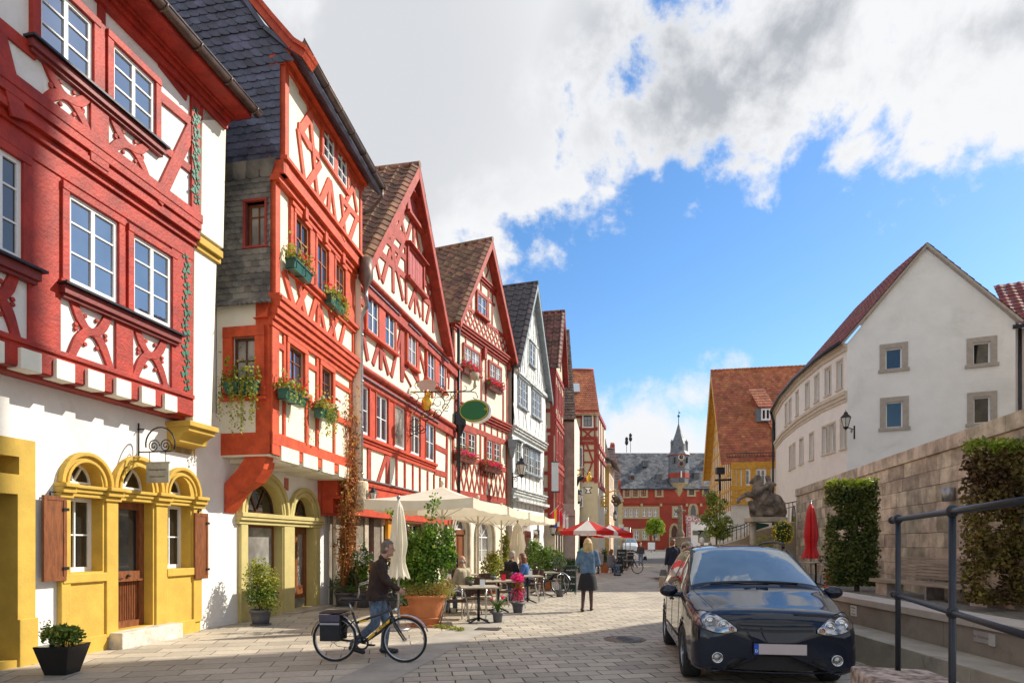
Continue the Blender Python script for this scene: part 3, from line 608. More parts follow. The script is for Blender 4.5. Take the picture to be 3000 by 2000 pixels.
def text(s, loc, size, m, par, rot=(pi/2, 0, 0), name='lettering', ext=.001, align='CENTER', sub_=False, font=None):
    cu = D.curves.new(name, 'FONT'); cu.body = s; cu.size = size; cu.extrude = ext; cu.align_x = align; cu.align_y = 'CENTER'; cu.resolution_u = 2
    t = D.objects.new('tmp_text', cu); COL.objects.link(t); dg = bpy.context.evaluated_depsgraph_get(); me = D.meshes.new_from_object(t.evaluated_get(dg)); D.objects.remove(t, do_unlink=True)
    M = Matrix.Translation(loc) @ (rot if isinstance(rot, Matrix) else Matrix.Rotation(rot[2], 4, 'Z') @ Matrix.Rotation(rot[0], 4, 'X') @ Matrix.Rotation(rot[1], 4, 'Y')); me.transform(M); me.materials.clear(); me.materials.append(m)
    o = D.objects.new(name, me); COL.objects.link(o); o.parent = par
    if not sub_ and par.get('wc'): o.matrix_parent_inverse = Matrix.Translation(-V(par.location))
    return o
ink = mat('black_ink', (.03, .03, .03), .7, 0, 1, 0)
rz1 = atan2(-f1.N.y, -f1.N.x)           # text plane facing back along the street
for z, t, sz in ((2.79, 'Schuhreparaturen', .045), (2.68, 'schnell und preiswert', .032)):
    p = f1.P(s_-.014, z, .375); text(t, p, sz, ink, pn, (pi/2, 0, atan2(f1.N.y, f1.N.x)), sub_=True)
# ================================================================ house two: slate clad side, orange-red timber front, jettied over the street
CREAM = plaster_c2
fg = Fr(LP(5.5), LP(17.0)); fs = Fr(LP(12.44, -5.5), LP(12.44, 1.05)); f2 = Fr(LP(12.44, 1.05), LP(16.65, .70))
h2 = thing('slate_clad_house', 'narrow house with slate clad side and jettied orange red timber front over the street', 'house', (*LP(14.5, -1), 0))
c6 = cr(600, 1200, .5102); k1, k2, k3 = cr(800, 200, .3188), cr(780, 650, .3188), cr(780, 1000, .3188)
Z = lambda y, x=812: f2.pix(x, y)[1]
zA, zB, zC, zD = Z(1335), Z(905), Z(520), 10.95     # underside, first jetty, second jetty, eave
nT = .26
# masses
body(h2, fg, S(12.5), S(16.5), 3.3, 10.8, -.35, 6.2, plaster_w)
# ground floor
A1, A2 = (S(12.96), S(14.78)), (S(14.78), S(16.2)); zc2 = 2.22
mb = MB(); wall(mb, fg, S(12.44), S(16.75), -.05, flat(3.45), [(A1[0]+.03, A1[1]-.03, -.05, zc2, .9), (A2[0]+.03, A2[1]-.03, -.05, zc2, .72)], 0, .04); obj('ground_floor_wall', mb, plaster_w, h2)
def tp2(s):
    for a, b in (A1, A2):
        if a-1e-6 <= s <= b+1e-6: h = (b-a)/2; return zc2+h*1.02*sqrt(max(0, 1-((s-(a+b)/2)/h)**2))
    return zc2
tp2.br = [a+(b-a)*i/12 for a, b in (A1, A2) for i in range(13)]
sw, dw = (A1[0]+.26, A1[1]-.26, .30, 2.0), (A2[0]+.24, A2[1]-.26, .06, 2.0); lw = [(w[0], w[1], 2.24, 2.28, (w[1]-w[0])/2*.96) for w in (sw, dw)]
mb = MB(); wall(mb, fg, A1[0], A2[1], -.05, tp2, [sw, dw]+lw, .05, .34)
for a, b in (A1, A2):
    c = (a+b)/2; h = (b-a)/2
    for rr, ww, n1 in ((h*.95, h*.10, .10), (h*.80, h*.07, .075)): ribbon(mb, fg, [(c-rr*cos(pi*i/18), zc2+rr*1.02*sin(pi*i/18)) for i in range(19)], ww, 0, n1)
for z0, z1, n1 in ((2.0, 2.08, .09), (2.08, 2.15, .14), (2.15, 2.24, .17)): mb.fbox(fg, A1[0]-.08, A2[1]+.08, z0, z1, 0, n1)
for x0, x1 in ((A1[0], sw[0]-.03), (sw[1]+.03, dw[0]-.03), (dw[1]+.03, A2[1])): mb.fbox(fg, x0, x1, .0, 1.99, 0, .08)
obj('arched_stone_front', mb, yel2, h2, bev=.01)
window(h2, fg, (sw[0], sw[1], sw[2], sw[3]), -.17, brownp, gl_cur, 1, 1, .05, name='shop_window'); window(h2, fg, (lw[0][0], lw[0][1], 2.24, 2.28), -.17, dbrown, gl_dark, 1, 1, .04, arch=lw[0][4], name='fanlight'); window(h2, fg, (lw[1][0], lw[1][1], 2.24, 2.28), -.17, dbrown, gl_dark, 1, 1, .04, arch=lw[1][4], name='fanlight')
a, b, z0, z1 = dw; mb = MB(); mb.fbox(fg, a, a+.1, z0, z1, -.3, -.16); mb.fbox(fg, b-.1, b, z0, z1, -.3, -.16); mb.fbox(fg, a+.1, b-.1, z1-.16, z1, -.3, -.16); mb.fbox(fg, (a+b)/2-.05, (a+b)/2+.05, .55, z1-.16, -.3, -.165); mb.fbox(fg, a+.1, b-.1, .28, .58, -.3, -.17)
dd = obj('house_door', mb, brownp, h2); mb = MB(); mb.fbox(fg, a+.1, b-.1, .55, z1-.15, -.27, -.22); sub('pane', mb, gl_cur, dd); mb = MB(); mb.fbox(fg, a+.08, b-.08, .06, .28, -.3, -.155); sub('kick_plate', mb, zinc, dd)
mb = MB(); mb.fbox(fg, a+.22, a+.44, .42, .50, -.18, -.16); sub('letter_slot', mb, alu, dd)
mb = MB(); mb.fbox(fg, a+.16, a+.27, 1.88, 1.97, -.165, -.155); pp = sub('number_plate', mb, ink, dd); text('13', fg.P(a+.215, 1.925, -.152), .07, white, dd, (pi/2, 0, atan2(fg.d.y, fg.d.x)), sub_=True, name='house_number')
mb = MB(); p = fg.pix(838, 1415); mb.fbox(fg, p[0]-.08, p[0]+.08, p[1]-.16, p[1]+.12, .0, .02); obj('monument_plaque', mb, mat('plaque_red', (.45, .12, .09), .6, .35, 25, .2, 40), h2)
mb = MB(); mb.fbox(fg, A2[0]-.3, A2[1]+.1, -.02, .05, .0, .38); obj('door_step', mb, stone, h2)
mb = MB(); mb.fbox(fg, S(11.6), S(12.46), 3.3, 9.2, -.3, -.12); obj('recess_wall', mb, plaster_w, h2)
# --- slate side
SX = lambda x, y=700: fs.pix(x, y)[0]
s_l, s_c = 5.42, fs.L
ZS = lambda y: CH+(YH-y)/FPX*12.03
ow = (SX(686), SX(752), ZS(1135), ZS(985)); uw = (SX(722), SX(779), ZS(720), ZS(590))
mb = MB(); wall(mb, fs, 5.4, s_c-.28, zA+.3, flat(zB+.1), [ow], 0, .16); obj('side_plaster_wall', mb, plaster_ivory, h2)
mb = MB(); surround(mb, fs, ow, .20, 0, .07, 0); mb.fbox(fs, ow[0]-.24, ow[1]+.24, ow[2]-.24, ow[2]-.18, 0, .11); mb.fbox(fs, s_c-.30, s_c, zA, zB+.1, -.3, .015); mb.fbox(fs, 5.38, s_c, zA, zA+.42, -.3, .02)
k = 10; cz = [(s_c-.30-.0, zB-.28)]+[(s_c-.32+.34*sin(pi/2*i/k), zB-.0-.28*cos(pi/2*i/k)) for i in range(k+1)]+[(s_c, zB-.28)]
mb.prism(cz, fs, -.02, .10); obj('side_timbers', mb, red2, h2, bev=.006)
window(h2, fs, ow, -.03, dbrown, gl_cur, 2, 2, .05, trs=(.55,), mull=False, label='street side oriel window with a brown frame above the trailing plants')
mb = MB(); wall(mb, fs, 5.3, s_c, zB+.02, flat(zC+.1), [uw], 0, .22); wall(mb, fs, 0, s_c+.3, zC+.1, flat(16.5), [], -.02, .1) if False else None
obj('slate_backing', mb, slate_b, h2)
mb = MB(); P = lambda s, z, n=0: V(fs.P(s, z, n))
def slate_rect(s0, s1, z0, z1, rows, cols, s0t=None, s1t=None, mbx=None, n0=.02, n1=.02): tiles(P(s0, z0, n0), P(s1, z0, n0), P(s1 if s1t is None else s1t, z1, n1), P(s0 if s0t is None else s0t, z1, n1), rows, cols, 'slate', mbx or mb, th=.018)
slate_rect(5.3, s_c+.02, zB+.12, uw[2]-.04, 8, 8); slate_rect(5.3, uw[0]-.04, uw[2]-.04, uw[3]+.05, 9, 4); slate_rect(uw[1]+.04, s_c+.02, uw[2]-.04, uw[3]+.05, 9, 3); slate_rect(5.3, s_c+.02, uw[3]+.05, zC-.15, 4, 8)
slate_rect(5.25, s_c+.16, zB-.06, zB+.14, 1, 14, 5.3, s_c+.02, n0=.22, n1=.03)
tiles(P(5.2, zC-.16, .03), P(s_c+.02, zC-.16, .03), P(s_c+.2, zC+.14, .12), P(5.2, zC+.14, .12), 1, 5, 'slate', mb, th=.02)
obj('slate_cladding', mb, slate_b, h2)
mb = MB(); cT = s_c+.22
slate_rect(0, cT, zC+.16, 10.75, 13, 34, 0, cT)
slate_rect(0, cT+.30, 10.75, 11.45, 4, 36, 0, 6.50); slate_rect(0, 6.50, 11.45, 12.08, 4, 33, 0, 6.0); slate_rect(0, 6.0, 12.08, 16.4, 26, 30, 0, 2.3)
obj('slate_gable', mb, slate, h2); mb = MB()
for pts in ([(0, zC+.1), (cT-.04, zC+.1), (cT-.04, 10.75), (6.5, 11.42), (6.0, 12.05), (2.3, 16.4), (0, 16.4)],): mb.prism(pts, fs, -.3, 0)
obj('gable_backing', mb, slate, h2)
mb = MB(); surround(mb, fs, uw, .045, -.1, .05); obj('side_window_casing', mb, red4, h2); window(h2, fs, uw, -.09, brownp, gl_cur, 2, 2, .045, trs=(.72,), mull=False)
mb = MB()                               # red verge along the curved roof edge
vp = [(cT+.55, 10.80), (cT+.30, 10.98), (6.62, 11.52), (6.10, 12.18), (2.36, 16.6)]
for i in range(len(vp)-1): mb.beam(fs, *vp[i], *vp[i+1], .17, -.3, .10+.002*i); mb.beam(fs, vp[i][0]+.05, vp[i][1]+.06, vp[i+1][0]+.05, vp[i+1][1]+.06, .07, -.3, .16+.002*i)
obj('verge_board', mb, red2, h2)
# roof slope over the front
mb = MB(); q = f2.L+.35
for (n0, z0), (n1, z1) in (((.72, 10.78), (-.05, 11.45)), ((-.05, 11.45), (-.5, 12.1)), ((-.5, 12.1), (-4, 16.6))): slab(mb, f2.P(-.1, z0, n0), f2.P(q, z0, n0), f2.P(q, z1, n1), f2.P(-.1, z1, n1), .08)
obj('roof', mb, slate, h2)
# --- front, three storeys
W1 = f2.rect(*k2(190, 1115), *k3(332, 470)); W2 = f2.rect(*k2(490, 1305), *k3(592, 560)); W1 = (W1[0], W1[1], W2[2]-.0, W1[3]); W2 = (W2[0], W2[1], W1[2], W1[3])
M2 = f2.rect(*k2(420, 150), *k2(526, 620)); M1 = (f2.pix(*k2(220, 0))[0], f2.pix(*k2(350, 0))[0], M2[2], M2[3]); M3 = (f2.pix(*k2(595, 340))[0], f2.pix(*k2(682, 340))[0], M2[2], M2[3])
T1 = f2.rect(*k1(445, 465), *k1(545, 800), nT); T2_ = f2.rect(*k1(575, 685), *k1(662, 1010), nT); T2_ = (T2_[0], T2_[1], T1[2], T1[3])
mb = MB(); wall(mb, f2, .02, f2.L, zA, flat(zB), [W1, W2], 0, .14); wall(mb, f2, .02, f2.L, zB, flat(zC), [M1, M2, M3], .06, .16); wall(mb, f2, .02, f2.L, zC, flat(zD), [T1, T2_], nT, .14)
mb.add([f2.P(0, zC, nT), f2.P(f2.L, zC, nT), f2.P(f2.L, zC, -.2), f2.P(0, zC, -.2)], [(0, 1, 2, 3)]); mb.add([f2.P(f2.L, zA, nT), f2.P(f2.L, zD, nT), f2.P(f2.L, zD, -2), f2.P(f2.L, zA, -2)], [(0, 1, 2, 3)])
obj('front_plaster_wall', mb, CREAM, h2)
window(h2, f2, W1, -.02, brownp, gl_sky, 2, 2, .05, trs=(.66,), mull=False); window(h2, f2, W2, -.02, brownp, gl_sky, 2, 2, .05, trs=(.62,), mull=False)
for w, gm in ((M1, gl_dark), (M2, gl_sky), (M3, gl_sky)): window(h2, f2, w, .09, mat('orange_brown_wood', (.42, .13, .04), .5, .2, 5, .1, 20), gm, 2, 2, .05, trs=(.62,), mull=False)
for w in (T1, T2_): window(h2, f2, w, nT+.045, white, gl_sky, 2, 3, .045, mull=False)
mb = MB(); L2 = f2.L
surround(mb, f2, W1, .11, 0, .07); surround(mb, f2, W2, .11, 0, .07)
for w in (M1, M2, M3): surround(mb, f2, w, .085, .06, .14)
surround(mb, f2, (T1[0], T2_[1], T1[2], T1[3]), .10, nT, nT+.07); tbox(mb, f2, T1[1], T2_[0], T1[2], T1[3], nT, nT+.06)
tbox(mb, f2, 0, .28, zA, zB, -.08, .045); tbox(mb, f2, .01, .2, zB, zC, -.08, .105); tbox(mb, f2, .01, .17, zC-.1, zD, -.05, nT+.04)
tbox(mb, f2, L2-.14, L2, zA, zB, 0, .045); tbox(mb, f2, L2-.12, L2, zB, zC, .06, .105); tbox(mb, f2, L2-.13, L2, zC, zD, nT, nT+.04)
tbox(mb, f2, 0, L2, zA+.20, zA+.44, 0, .05); tbox(mb, f2, 0, L2, zA, zA+.2, -.1, .03)
zw = W1[2]
for x0, x1, za, zb in ((W1[0]-.30, W1[0]-.11, zw-.75, zB), (W1[1]+.11, W1[1]+.24, zA, zB), (W2[0]-.24, W2[0]-.11, zA, zB), (W2[1]+.11, W2[1]+.2, zA, zB)): pass
for x, w_ in ((W1[0]-.16, .09), (W1[1]+.17, .13), (W2[0]-.17, .13), (W2[1]+.16, .10)): tbox(mb, f2, x-w_/2, x+w_/2, zA+.4, zB, 0, .04)
tbox(mb, f2, .2, L2, zw-.24, zw-.09, 0, .046)
for x0, x1 in ((.25, W1[0]-.11), (W1[1]+.2, W2[0]-.2), (W2[1]+.15, L2)): tbox(mb, f2, x0, x1, zw+.62, zw+.74, 0, .038)
for w in (W1, W2): mb.fbox(f2, w[0]-.16, w[1]+.16, w[2]-.16, w[2]-.02, 0, .16); mb.fbox(f2, w[0]-.12, w[1]+.12, w[2]-.22, w[2]-.16, 0, .10)
for z0, z1, nn in ((zB-.42, zB-.30, .07), (zB-.30, zB-.20, .12), (zB-.20, zB-.06, .17), (zB-.06, zB+.06, .22), (zB+.06, zB+.14, .26), (zB+.14, zB+.20, .21)): mb.fbox(f2, -.04, L2+.02, z0, z1, -.02, nn)
zm = M2[2]
for z0, z1, nn in ((zm-.20, zm-.10, .15), (zm-.10, zm-.03, .22)): mb.fbox(f2, M1[0]-.22, L2, z0, z1, .05, nn)
for z0, z1, nn in ((M2[3]+.08, M2[3]+.16, .16), (M2[3]+.16, M2[3]+.30, .13), (M2[3]+.30, M2[3]+.36, .20)): mb.fbox(f2, M1[0]-.2, L2, z0, z1, .05, nn)
for w in (M1, M2, M3): c = (w[0]+w[1])/2; mb.fbox(f2, c-.07, c+.07, M2[3]+.03, M2[3]+.33, .05, .22)
for x0, x1 in ((M1[0]-.2, M1[0]-.08), (M1[1]+.08, M2[0]-.08), (M2[1]+.08, M3[0]-.08), (M3[1]+.08, L2)): mb.fbox(f2, x0, x1, zm-.03, M2[3]+.08, .05, .12)
for z0, z1, nn in ((zC-.22, zC-.10, nT-.06), (zC-.10, zC+.16, nT+.03), (zC+.16, zC+.24, nT+.10)): mb.fbox(f2, -.03, L2+.02, z0, z1, 0, nn)
trace(mb, f2, k2, .06, .10, [(160, 480, 240, 770, .14), (275, 520, 350, 860, .13), (370, 590, 275, 790, .12), (455, 680, 395, 900, .12), (470, 690, 465, 960, .13), (490, 800, 530, 1000, .11), (570, 790, 625, 1090, .11), (650, 860, 570, 1040, .12), (715, 930, 670, 1120, .11)])
trace(mb, f2, k1, nT, nT+.035, [(300, 190, 330, 440, .11), (330, 440, 370, 900, .11), (370, 900, 405, 1220, .11), (390, 340, 250, 560, .14), (250, 225, 330, 340, .12), (340, 400, 425, 540, .11), (235, 555, 310, 690, .14), (310, 690, 400, 800, .13), (225, 600, 275, 1000, .11), (420, 890, 310, 1060, .12), (500, 1050, 425, 1230, .13), (515, 1050, 500, 1330, .12), (525, 1060, 570, 1420, .10), (620, 1190, 660, 1560, .10), (690, 1290, 600, 1470, .12), (640, 1220, 770, 1380, .12), (700, 920, 760, 1300, .10), (760, 1020, 670, 1210, .11), (670, 940, 790, 1110, .10), (755, 1400, 700, 1560, .12), (575, 1420, 640, 1560, .1)])
for z0, z1, nn in ((zD-.22, zD-.10, nT+.06), (zD-.10, zD, nT+.16), (zD, zD+.07, nT+.30)): mb.fbox(f2, -.03, L2+.1, z0, z1, 0, nn)
obj('front_timbers', mb, red2, h2, bev=.007)
mb = MB(); gutterline(mb, f2, -.15, L2+.55, zD+.12, nT+.40, .09); p = f2.P(L2+.5, zD+.02, nT+.40); mb.tube([p, (p[0], p[1], p[2]-.2), (p[0]-.35, p[1]+.1, p[2]-.5), (p[0]-.9, p[1]+.3, p[2]-.55)], .045, 8); obj('gutter', mb, gut, h2)
mb = MB()
for i in range(4):
    a = .34+i*.98; mb.fbox(f2, a, a+.78-.05*i, zA-.08, zA+.21, -.3, .06)
obj_split('beam_end', mb, CREAM, h2, bev=.01)
mb = MB(); P4 = [fs.P(5.5, zA-.02, -.0), fs.P(s_c, zA-.02, 0), f2.P(L2, zA-.02, 0), fg.P(S(16.65), zA-.02, 0)]; mb.hexa([(x, y, zA-.03) for x, y, z in P4]+[(x, y, zA+.04) for x, y, z in P4])
for i in range(4): a = f2.P(.34+i*.98, 0); b = f2.P(.9+i*.98, 0); q0 = V((*fg.P(S(12.7)+i*.98, 0)[:2], 0)); mb.hexa([(a[0], a[1], zA-.12), (b[0], b[1], zA-.12), (q0.x+.15, q0.y+.55, zA-.12), (q0.x, q0.y, zA-.12), (a[0], a[1], zA-.035), (b[0], b[1], zA-.035), (q0.x+.15, q0.y+.55, zA-.035), (q0.x, q0.y, zA-.035)])
obj('jetty_soffit', mb, plaster_ivory, h2)
mb = MB(); poly = [(5.52, 2.20), (5.52, 2.78), (5.80, 3.05), (6.0, zA), (6.42, zA), (6.36, 3.05), (6.18, 2.80), (5.85, 2.62)]; mb.prism(poly, fs, -.42, -.06); obj('timber_bracket', mb, red2, h2, bev=.01)
fe = Fr(fg.P(S(16.2), 0)[:2], f2.P(L2-.02, 0)[:2]); mb = MB(); mb.fbox(fe, 0, fe.L, zA-1.0, zA, -.32, 0); obj('timber_bracket', mb, red2, h2, bev=.01)
# ---------------------------------------------------------------- window boxes
soil = mat('potting_soil', (.05, .03, .02), .9); leafg = mat('leaf_green', (.10, .19, .025), .5, .2, 3, 0, isl=.45, trans=.35, col2=(.15, .24, .035)); leafy = mat('yellow_green_leaf', (.26, .30, .03), .55, .2, 3, 0, isl=.4, trans=.35, col2=(.36, .36, .05))
leafd = mat('dark_leaf', (.05, .11, .02), .5, .2, 3, 0, isl=.45, trans=.2, col2=(.055, .11, .025)); petr = mat('red_petal', (.80, .018, .014), .5, .1, 3, 0, isl=.3, trans=.3); petp = mat('magenta_petal', (.85, .03, .26), .5, .1, 3, 0, isl=.3, trans=.3); petw = mat('white_petal', (.8, .78, .72), .5, .1, 3, 0, isl=.1, trans=.2)
greenpl = mat('green_plastic_box', (.02, .11, .075), .4, .15, 4, .05, 20); brownbox = mat('brown_flower_box', (.14, .035, .025), .6, .2, 4, .1, 20)
stem_m = mat('stem', (.12, .10, .04), .8, .2, 6, 0); dry = mat('dry_brown_leaf', (.34, .13, .03), .7, .3, 3, 0, isl=.5, trans=.2, col2=(.42, .18, .05))
def flower_box(label, fr, s0, s1, z, n, col, seed, flowers=(petr, petp), trail=.0, nfl=26, boxh=.2, grp='flower boxes on the timbered houses', leafm=None, trell=False, pos=1.):
    rnd = random.Random(seed); t = thing('flower_box', label, 'flower box', fr.P((s0+s1)/2, z, n), grp); mb = MB()
    a, b, w = s0, s1, .2; z1 = z+boxh
    P_ = [fr.P(a+.03, z, n), fr.P(b-.03, z, n), fr.P(b-.03, z, n+w-.04), fr.P(a+.03, z, n+w-.04), fr.P(a, z1, n), fr.P(b, z1, n), fr.P(b, z1, n+w), fr.P(a, z1, n+w)]; mb.hexa(P_); mb.fbox(fr, a-.012, b+.012, z1-.03, z1, n-.01, n+w+.012)
    obj('planter', mb, col, t)
    if trell:
        mb = MB(); mb.tube([fr.P(a-.03, z1+.05, n+w+.03), fr.P(b+.03, z1+.05, n+w+.03)], .009, 5)
        for x in (a, (a+b)/2, b): mb.tube([fr.P(x, z-.01, n), fr.P(x, z-.01, n+w+.03), fr.P(x, z1+.05, n+w+.03)], .009, 5)
        obj('holder', mb, iron, t)
    mb = MB(); L = b-a
    for i in range(int(L*300)):
        x = rnd.uniform(a-.04, b+.04); q = fr.P(x, z1+abs(rnd.gauss(0, .10))*pos, n+w/2+rnd.gauss(0, .09)); mb.leaf(q, rnd.uniform(.05, .10), rnd, asp=.8)
    for i in range(int(trail*40*L)):
        x = rnd.uniform(a-.08, b+.08); l = rnd.uniform(.15, 1)*trail; 
        for j in range(int(l*26)+3): mb.leaf(fr.P(x+rnd.gauss(0, .022), z1-j*.04+.04, n+w+.03+rnd.gauss(0, .025)), rnd.uniform(.04, .07), rnd, asp=.8)
    obj('foliage', mb, leafm or leafg, t)
    for fm in flowers:
        mb = MB()
        for i in range(int(nfl*L)):
            x = rnd.uniform(a-.02, b+.06); c = V(fr.P(x, z1+rnd.uniform(.04, .28), n+w/2+rnd.gauss(.03, .11)))
            for j in range(7): mb.leaf(c+V((rnd.gauss(0, .024), rnd.gauss(0, .024), rnd.gauss(0, .02))), .045, rnd, asp=.9)
        obj('blossom', mb, fm, t)
    return t
def pxbox(label, fr, cr_, x0, y0, x1, n, col, seed, **k):
    a, z = fr.pix(*cr_(x0, y0), n+.2); b, _ = fr.pix(*cr_(x1, y0), n+.2); return flower_box(label, fr, a, b, z, n, col, seed, **k)
pxbox('green flower box with a tall upright shrub and red geraniums on the slate clad house', f2, k2, 265, 415, 430, .14, greenpl, 1, flowers=(petr,), leafm=leafy, nfl=12, trell=True, pos=1.6)
pxbox('green flower box with trailing yellow leaves high beside the downpipe', f2, k2, 605, 735, 735, .14, greenpl, 2, flowers=(petr,), trail=.4, leafm=leafy, nfl=14)
pxbox('green flower box with red geraniums under the tilted open window', f2, k3, 195, 520, 380, .12, greenpl, 3, flowers=(petr,), trail=.28, leafm=leafy, nfl=18, trell=True, pos=1.4)
pxbox('green flower box with white and red blossoms above the dry climbing vine', f2, k3, 515, 690, 645, .12, greenpl, 4, flowers=(petr, petw), trail=.6, leafm=leafy, nfl=12, pos=1.5)
flower_box('green flower box hung with long yellow green trails under the oriel window', fs, ow[0]-.05, ow[1]+.12, ow[2]-.14, .08, greenpl, 5, flowers=(), trail=1.0, leafm=leafy, trell=True, pos=2.2)
# dry vine climbing from its pot
vn = thing('climbing_vine', 'withered brown vine climbing from a grey pot up the corner of the slate clad house', 'vine', fg.P(S(16.5), 0, .5)); rnd = random.Random(5); mb = MB(); ml = MB()
bp = V(fg.P(S(16.55), .35, .55)); tp_ = [V((*f2.P(L2-.3, 0, .14)[:2], 5.2)), V((*f2.P(L2-.12, 0, .12)[:2], 4.6)), V((*f2.P(L2-.5, 0, .12)[:2], 4.9)), V((*f2.P(L2-.22, 0, .12)[:2], 3.7))]
for i in range(30):
    e = tp_[i % 4]+V((rnd.gauss(0, .08), rnd.gauss(0, .05), rnd.uniform(-1.8, .2))); m_ = bp.lerp(e, .5)+V((rnd.gauss(.0, .14), rnd.gauss(0, .1), rnd.uniform(-.3, .2))); pts = []
    for j in range(9): t = j/8; pts.append(bp*(1-t)**2+m_*2*t*(1-t)+e*t*t+V((rnd.gauss(0, .03), rnd.gauss(0, .03), 0))*(t < 1))
    mb.tube(pts, [.016*(1-.7*j/8) for j in range(9)], 4)
    for p in pts[2:]:
        for _ in range(15): ml.leaf(p+V((rnd.gauss(0, .09), rnd.gauss(0, .07), rnd.gauss(0, .16))), rnd.uniform(.05, .10), rnd)
obj('stem', mb, dry, vn); obj('foliage', ml, dry, vn)
# ================================================================ house three: big gable, shutters in the gable, row of five windows
rooft = mat('brown_pan_tile', (.20, .10, .055), .6, .3, 2.5, .3, 22, isl=.3, col2=(.26, .13, .07)); roofb = mat('black_pan_tile', (.06, .05, .052), .38, .3, 3, .2, 22, isl=.25, col2=(.06, .045, .045)); roofr = mat('red_flat_tile', (.35, .10, .042), .7, .14, 1, .3, 22, isl=.24, col2=(.42, .135, .055)); roofg = mat('weathered_flat_tile', (.13, .095, .075), .75, .35, 3, .3, 22, isl=.35)
f3 = Fr(LP(16.3, .5), LP(26.6, .5)); h3 = thing('gabled_timber_house', 'wide red timbered gable house with five windows in a row above the cream parasols', 'house', (*LP(21, -1), 0))
q4, q5, q1 = cr(1030, 600, .3188), cr(1010, 1000, .3188), cr(1000, 450, .3508)
z_ = lambda fr, x, y, n=0: fr.pix(x, y, n)[1]
L3 = f3.L; zg3 = z_(f3, *q5(60, 1250)); zj1 = z_(f3, *q5(50, 215)); zj2 = z_(f3, *q4(60, 690)); nj1, nj2 = .12, .24
apx = f3.pix(1229, 487, .62); lev = f3.pix(1090, 760, .62); rev = f3.pix(1337, 1038, .62)
sA = apx[0]; zA3 = apx[1]; sL, sR = .0, 2*sA-.0; sl_ = (zA3-lev[1])/(sA-lev[0]); sR = sA+(zA3-rev[1])/sl_; zE = 9.05; sL = sA-(zA3-zE)/sl_; sR = sA+(zA3-zE)/sl_
def gt3(s): return zA3-.15-abs(s-sA)*sl_
gt3.br = [sA]
first = [f3.rect(*q5(a, b), *q5(c, d), nj1*0) for a, b, c, d in ((70, 360, 196, 815), (260, 472, 371, 910), (430, 560, 532, 985), (580, 672, 670, 1040), (720, 745, 806, 1105))]
z0f, z1f = first[0][2], first[0][3]; first = [(a, b, z0f, z1f) for a, b, _, _ in first]
sec = [f3.rect(*q4(a, b), *q4(c, d), nj1) for a, b, c, d in ((125, 812, 226, 1150), (285, 935, 376, 1245), (500, 1110, 576, 1400), (680, 1255, 746, 1510), (785, 1340, 842, 1568))]
z0s, z1s = sec[0][2], sec[0][3]; sec = [(a, b, z0s, z1s) for a, b, _, _ in sec]
h1a = f3.rect(*q4(503, 385), *q4(642, 655), nj2); h2a = f3.rect(*q1(540, 315), *q1(662, 478), nj2)
mb = MB(); wall(mb, f3, 0, L3, zg3, flat(zj1), first, 0, .14); wall(mb, f3, 0, L3, zj1, flat(zj2), sec, nj1, .14)
wall(mb, f3, max(0, sL), L3, zj2, lambda s: max(gt3(s), zj2), [h1a, h2a], nj2, .1) if False else None
g3 = lambda s: max(zj2, gt3(s)); g3.br = [sA, sA-(zA3-.15-zj2)/sl_, sA+(zA3-.15-zj2)/sl_]; wall(mb, f3, 0, L3, zj2, g3, [], nj2, .1); obj('front_plaster_wall', mb, plaster_c, h3)
body(h3, f3, .5, L3, 0, zj2-1.5, -.3, 9, plaster_c)
for i, w in enumerate(first): window(h3, f3, w, .055, white, gl_cur if i == 2 else gl_sky if i < 2 else gl, 1 if i == 2 else 2, 1 if i == 2 else 2, .055)
for i, w in enumerate(sec): window(h3, f3, w, nj1+.06, white, gl_cur if i == 2 else gl_sky, 2, 2, .05)
mb = MB(); e = nj1+.035
fa, fb = first[0][0]-.14, first[4][1]+.14
for a, b in ((fa, first[0][0]),)+tuple((first[i][1], first[i+1][0]) for i in range(4))+((first[4][1], fb),): tbox(mb, f3, a, b, z0f-.02, z1f+.14, 0, .09)
for w in first:
    for x in (w[0]-.05, w[1]): mb.fbox(f3, x, x+.05, z0f, z1f, 0, .12)
mb.fbox(f3, fa-.02, fb+.02, z1f, z1f+.16, 0, .13)
for z0, z1, nn in ((z0f-.14, z0f-.05, .17), (z0f-.22, z0f-.14, .11), (z0f-.34, z0f-.22, .07)): mb.fbox(f3, -.0, fb+.03, z0, z1, 0, nn)
for z0, z1, nn in ((zg3-.12, zg3-.0, .10),): mb.fbox(f3, 0, L3, z0, z1, 0, nn)
for pr in ((0, 1), (2, 2), (3, 4)):
    a, b = sec[pr[0]][0], sec[pr[1]][1]; surround(mb, f3, (a, b, z0s, z1s), .13, nj1, nj1+.10); mb.fbox(f3, a-.2, b+.2, z0s-.12, z0s-.04, nj1, nj1+.18)
    if pr[0] != pr[1]: mb.fbox(f3, sec[pr[0]][1], sec[pr[1]][0], z0s, z1s, nj1, nj1+.098)
obj_split('window_casing', mb, red3b, h3, bev=.008)
mb = MB()
for z0, z1, nn in ((z1f+.16, z1f+.19, .22),): mb.fbox(f3, fa-.05, fb+.06, z0, z1, 0, nn)
for pr in ((0, 1), (2, 2), (3, 4)): a, b = sec[pr[0]][0], sec[pr[1]][1]; mb.fbox(f3, a-.2, b+.2, z1s+.14, z1s+.165, nj1, nj1+.2)
mb.fbox(f3, 0, L3-2.6, zg3-.01, zg3+.03, 0, .16); obj_split('lead_flashing', mb, zinc, h3)
mb = MB()
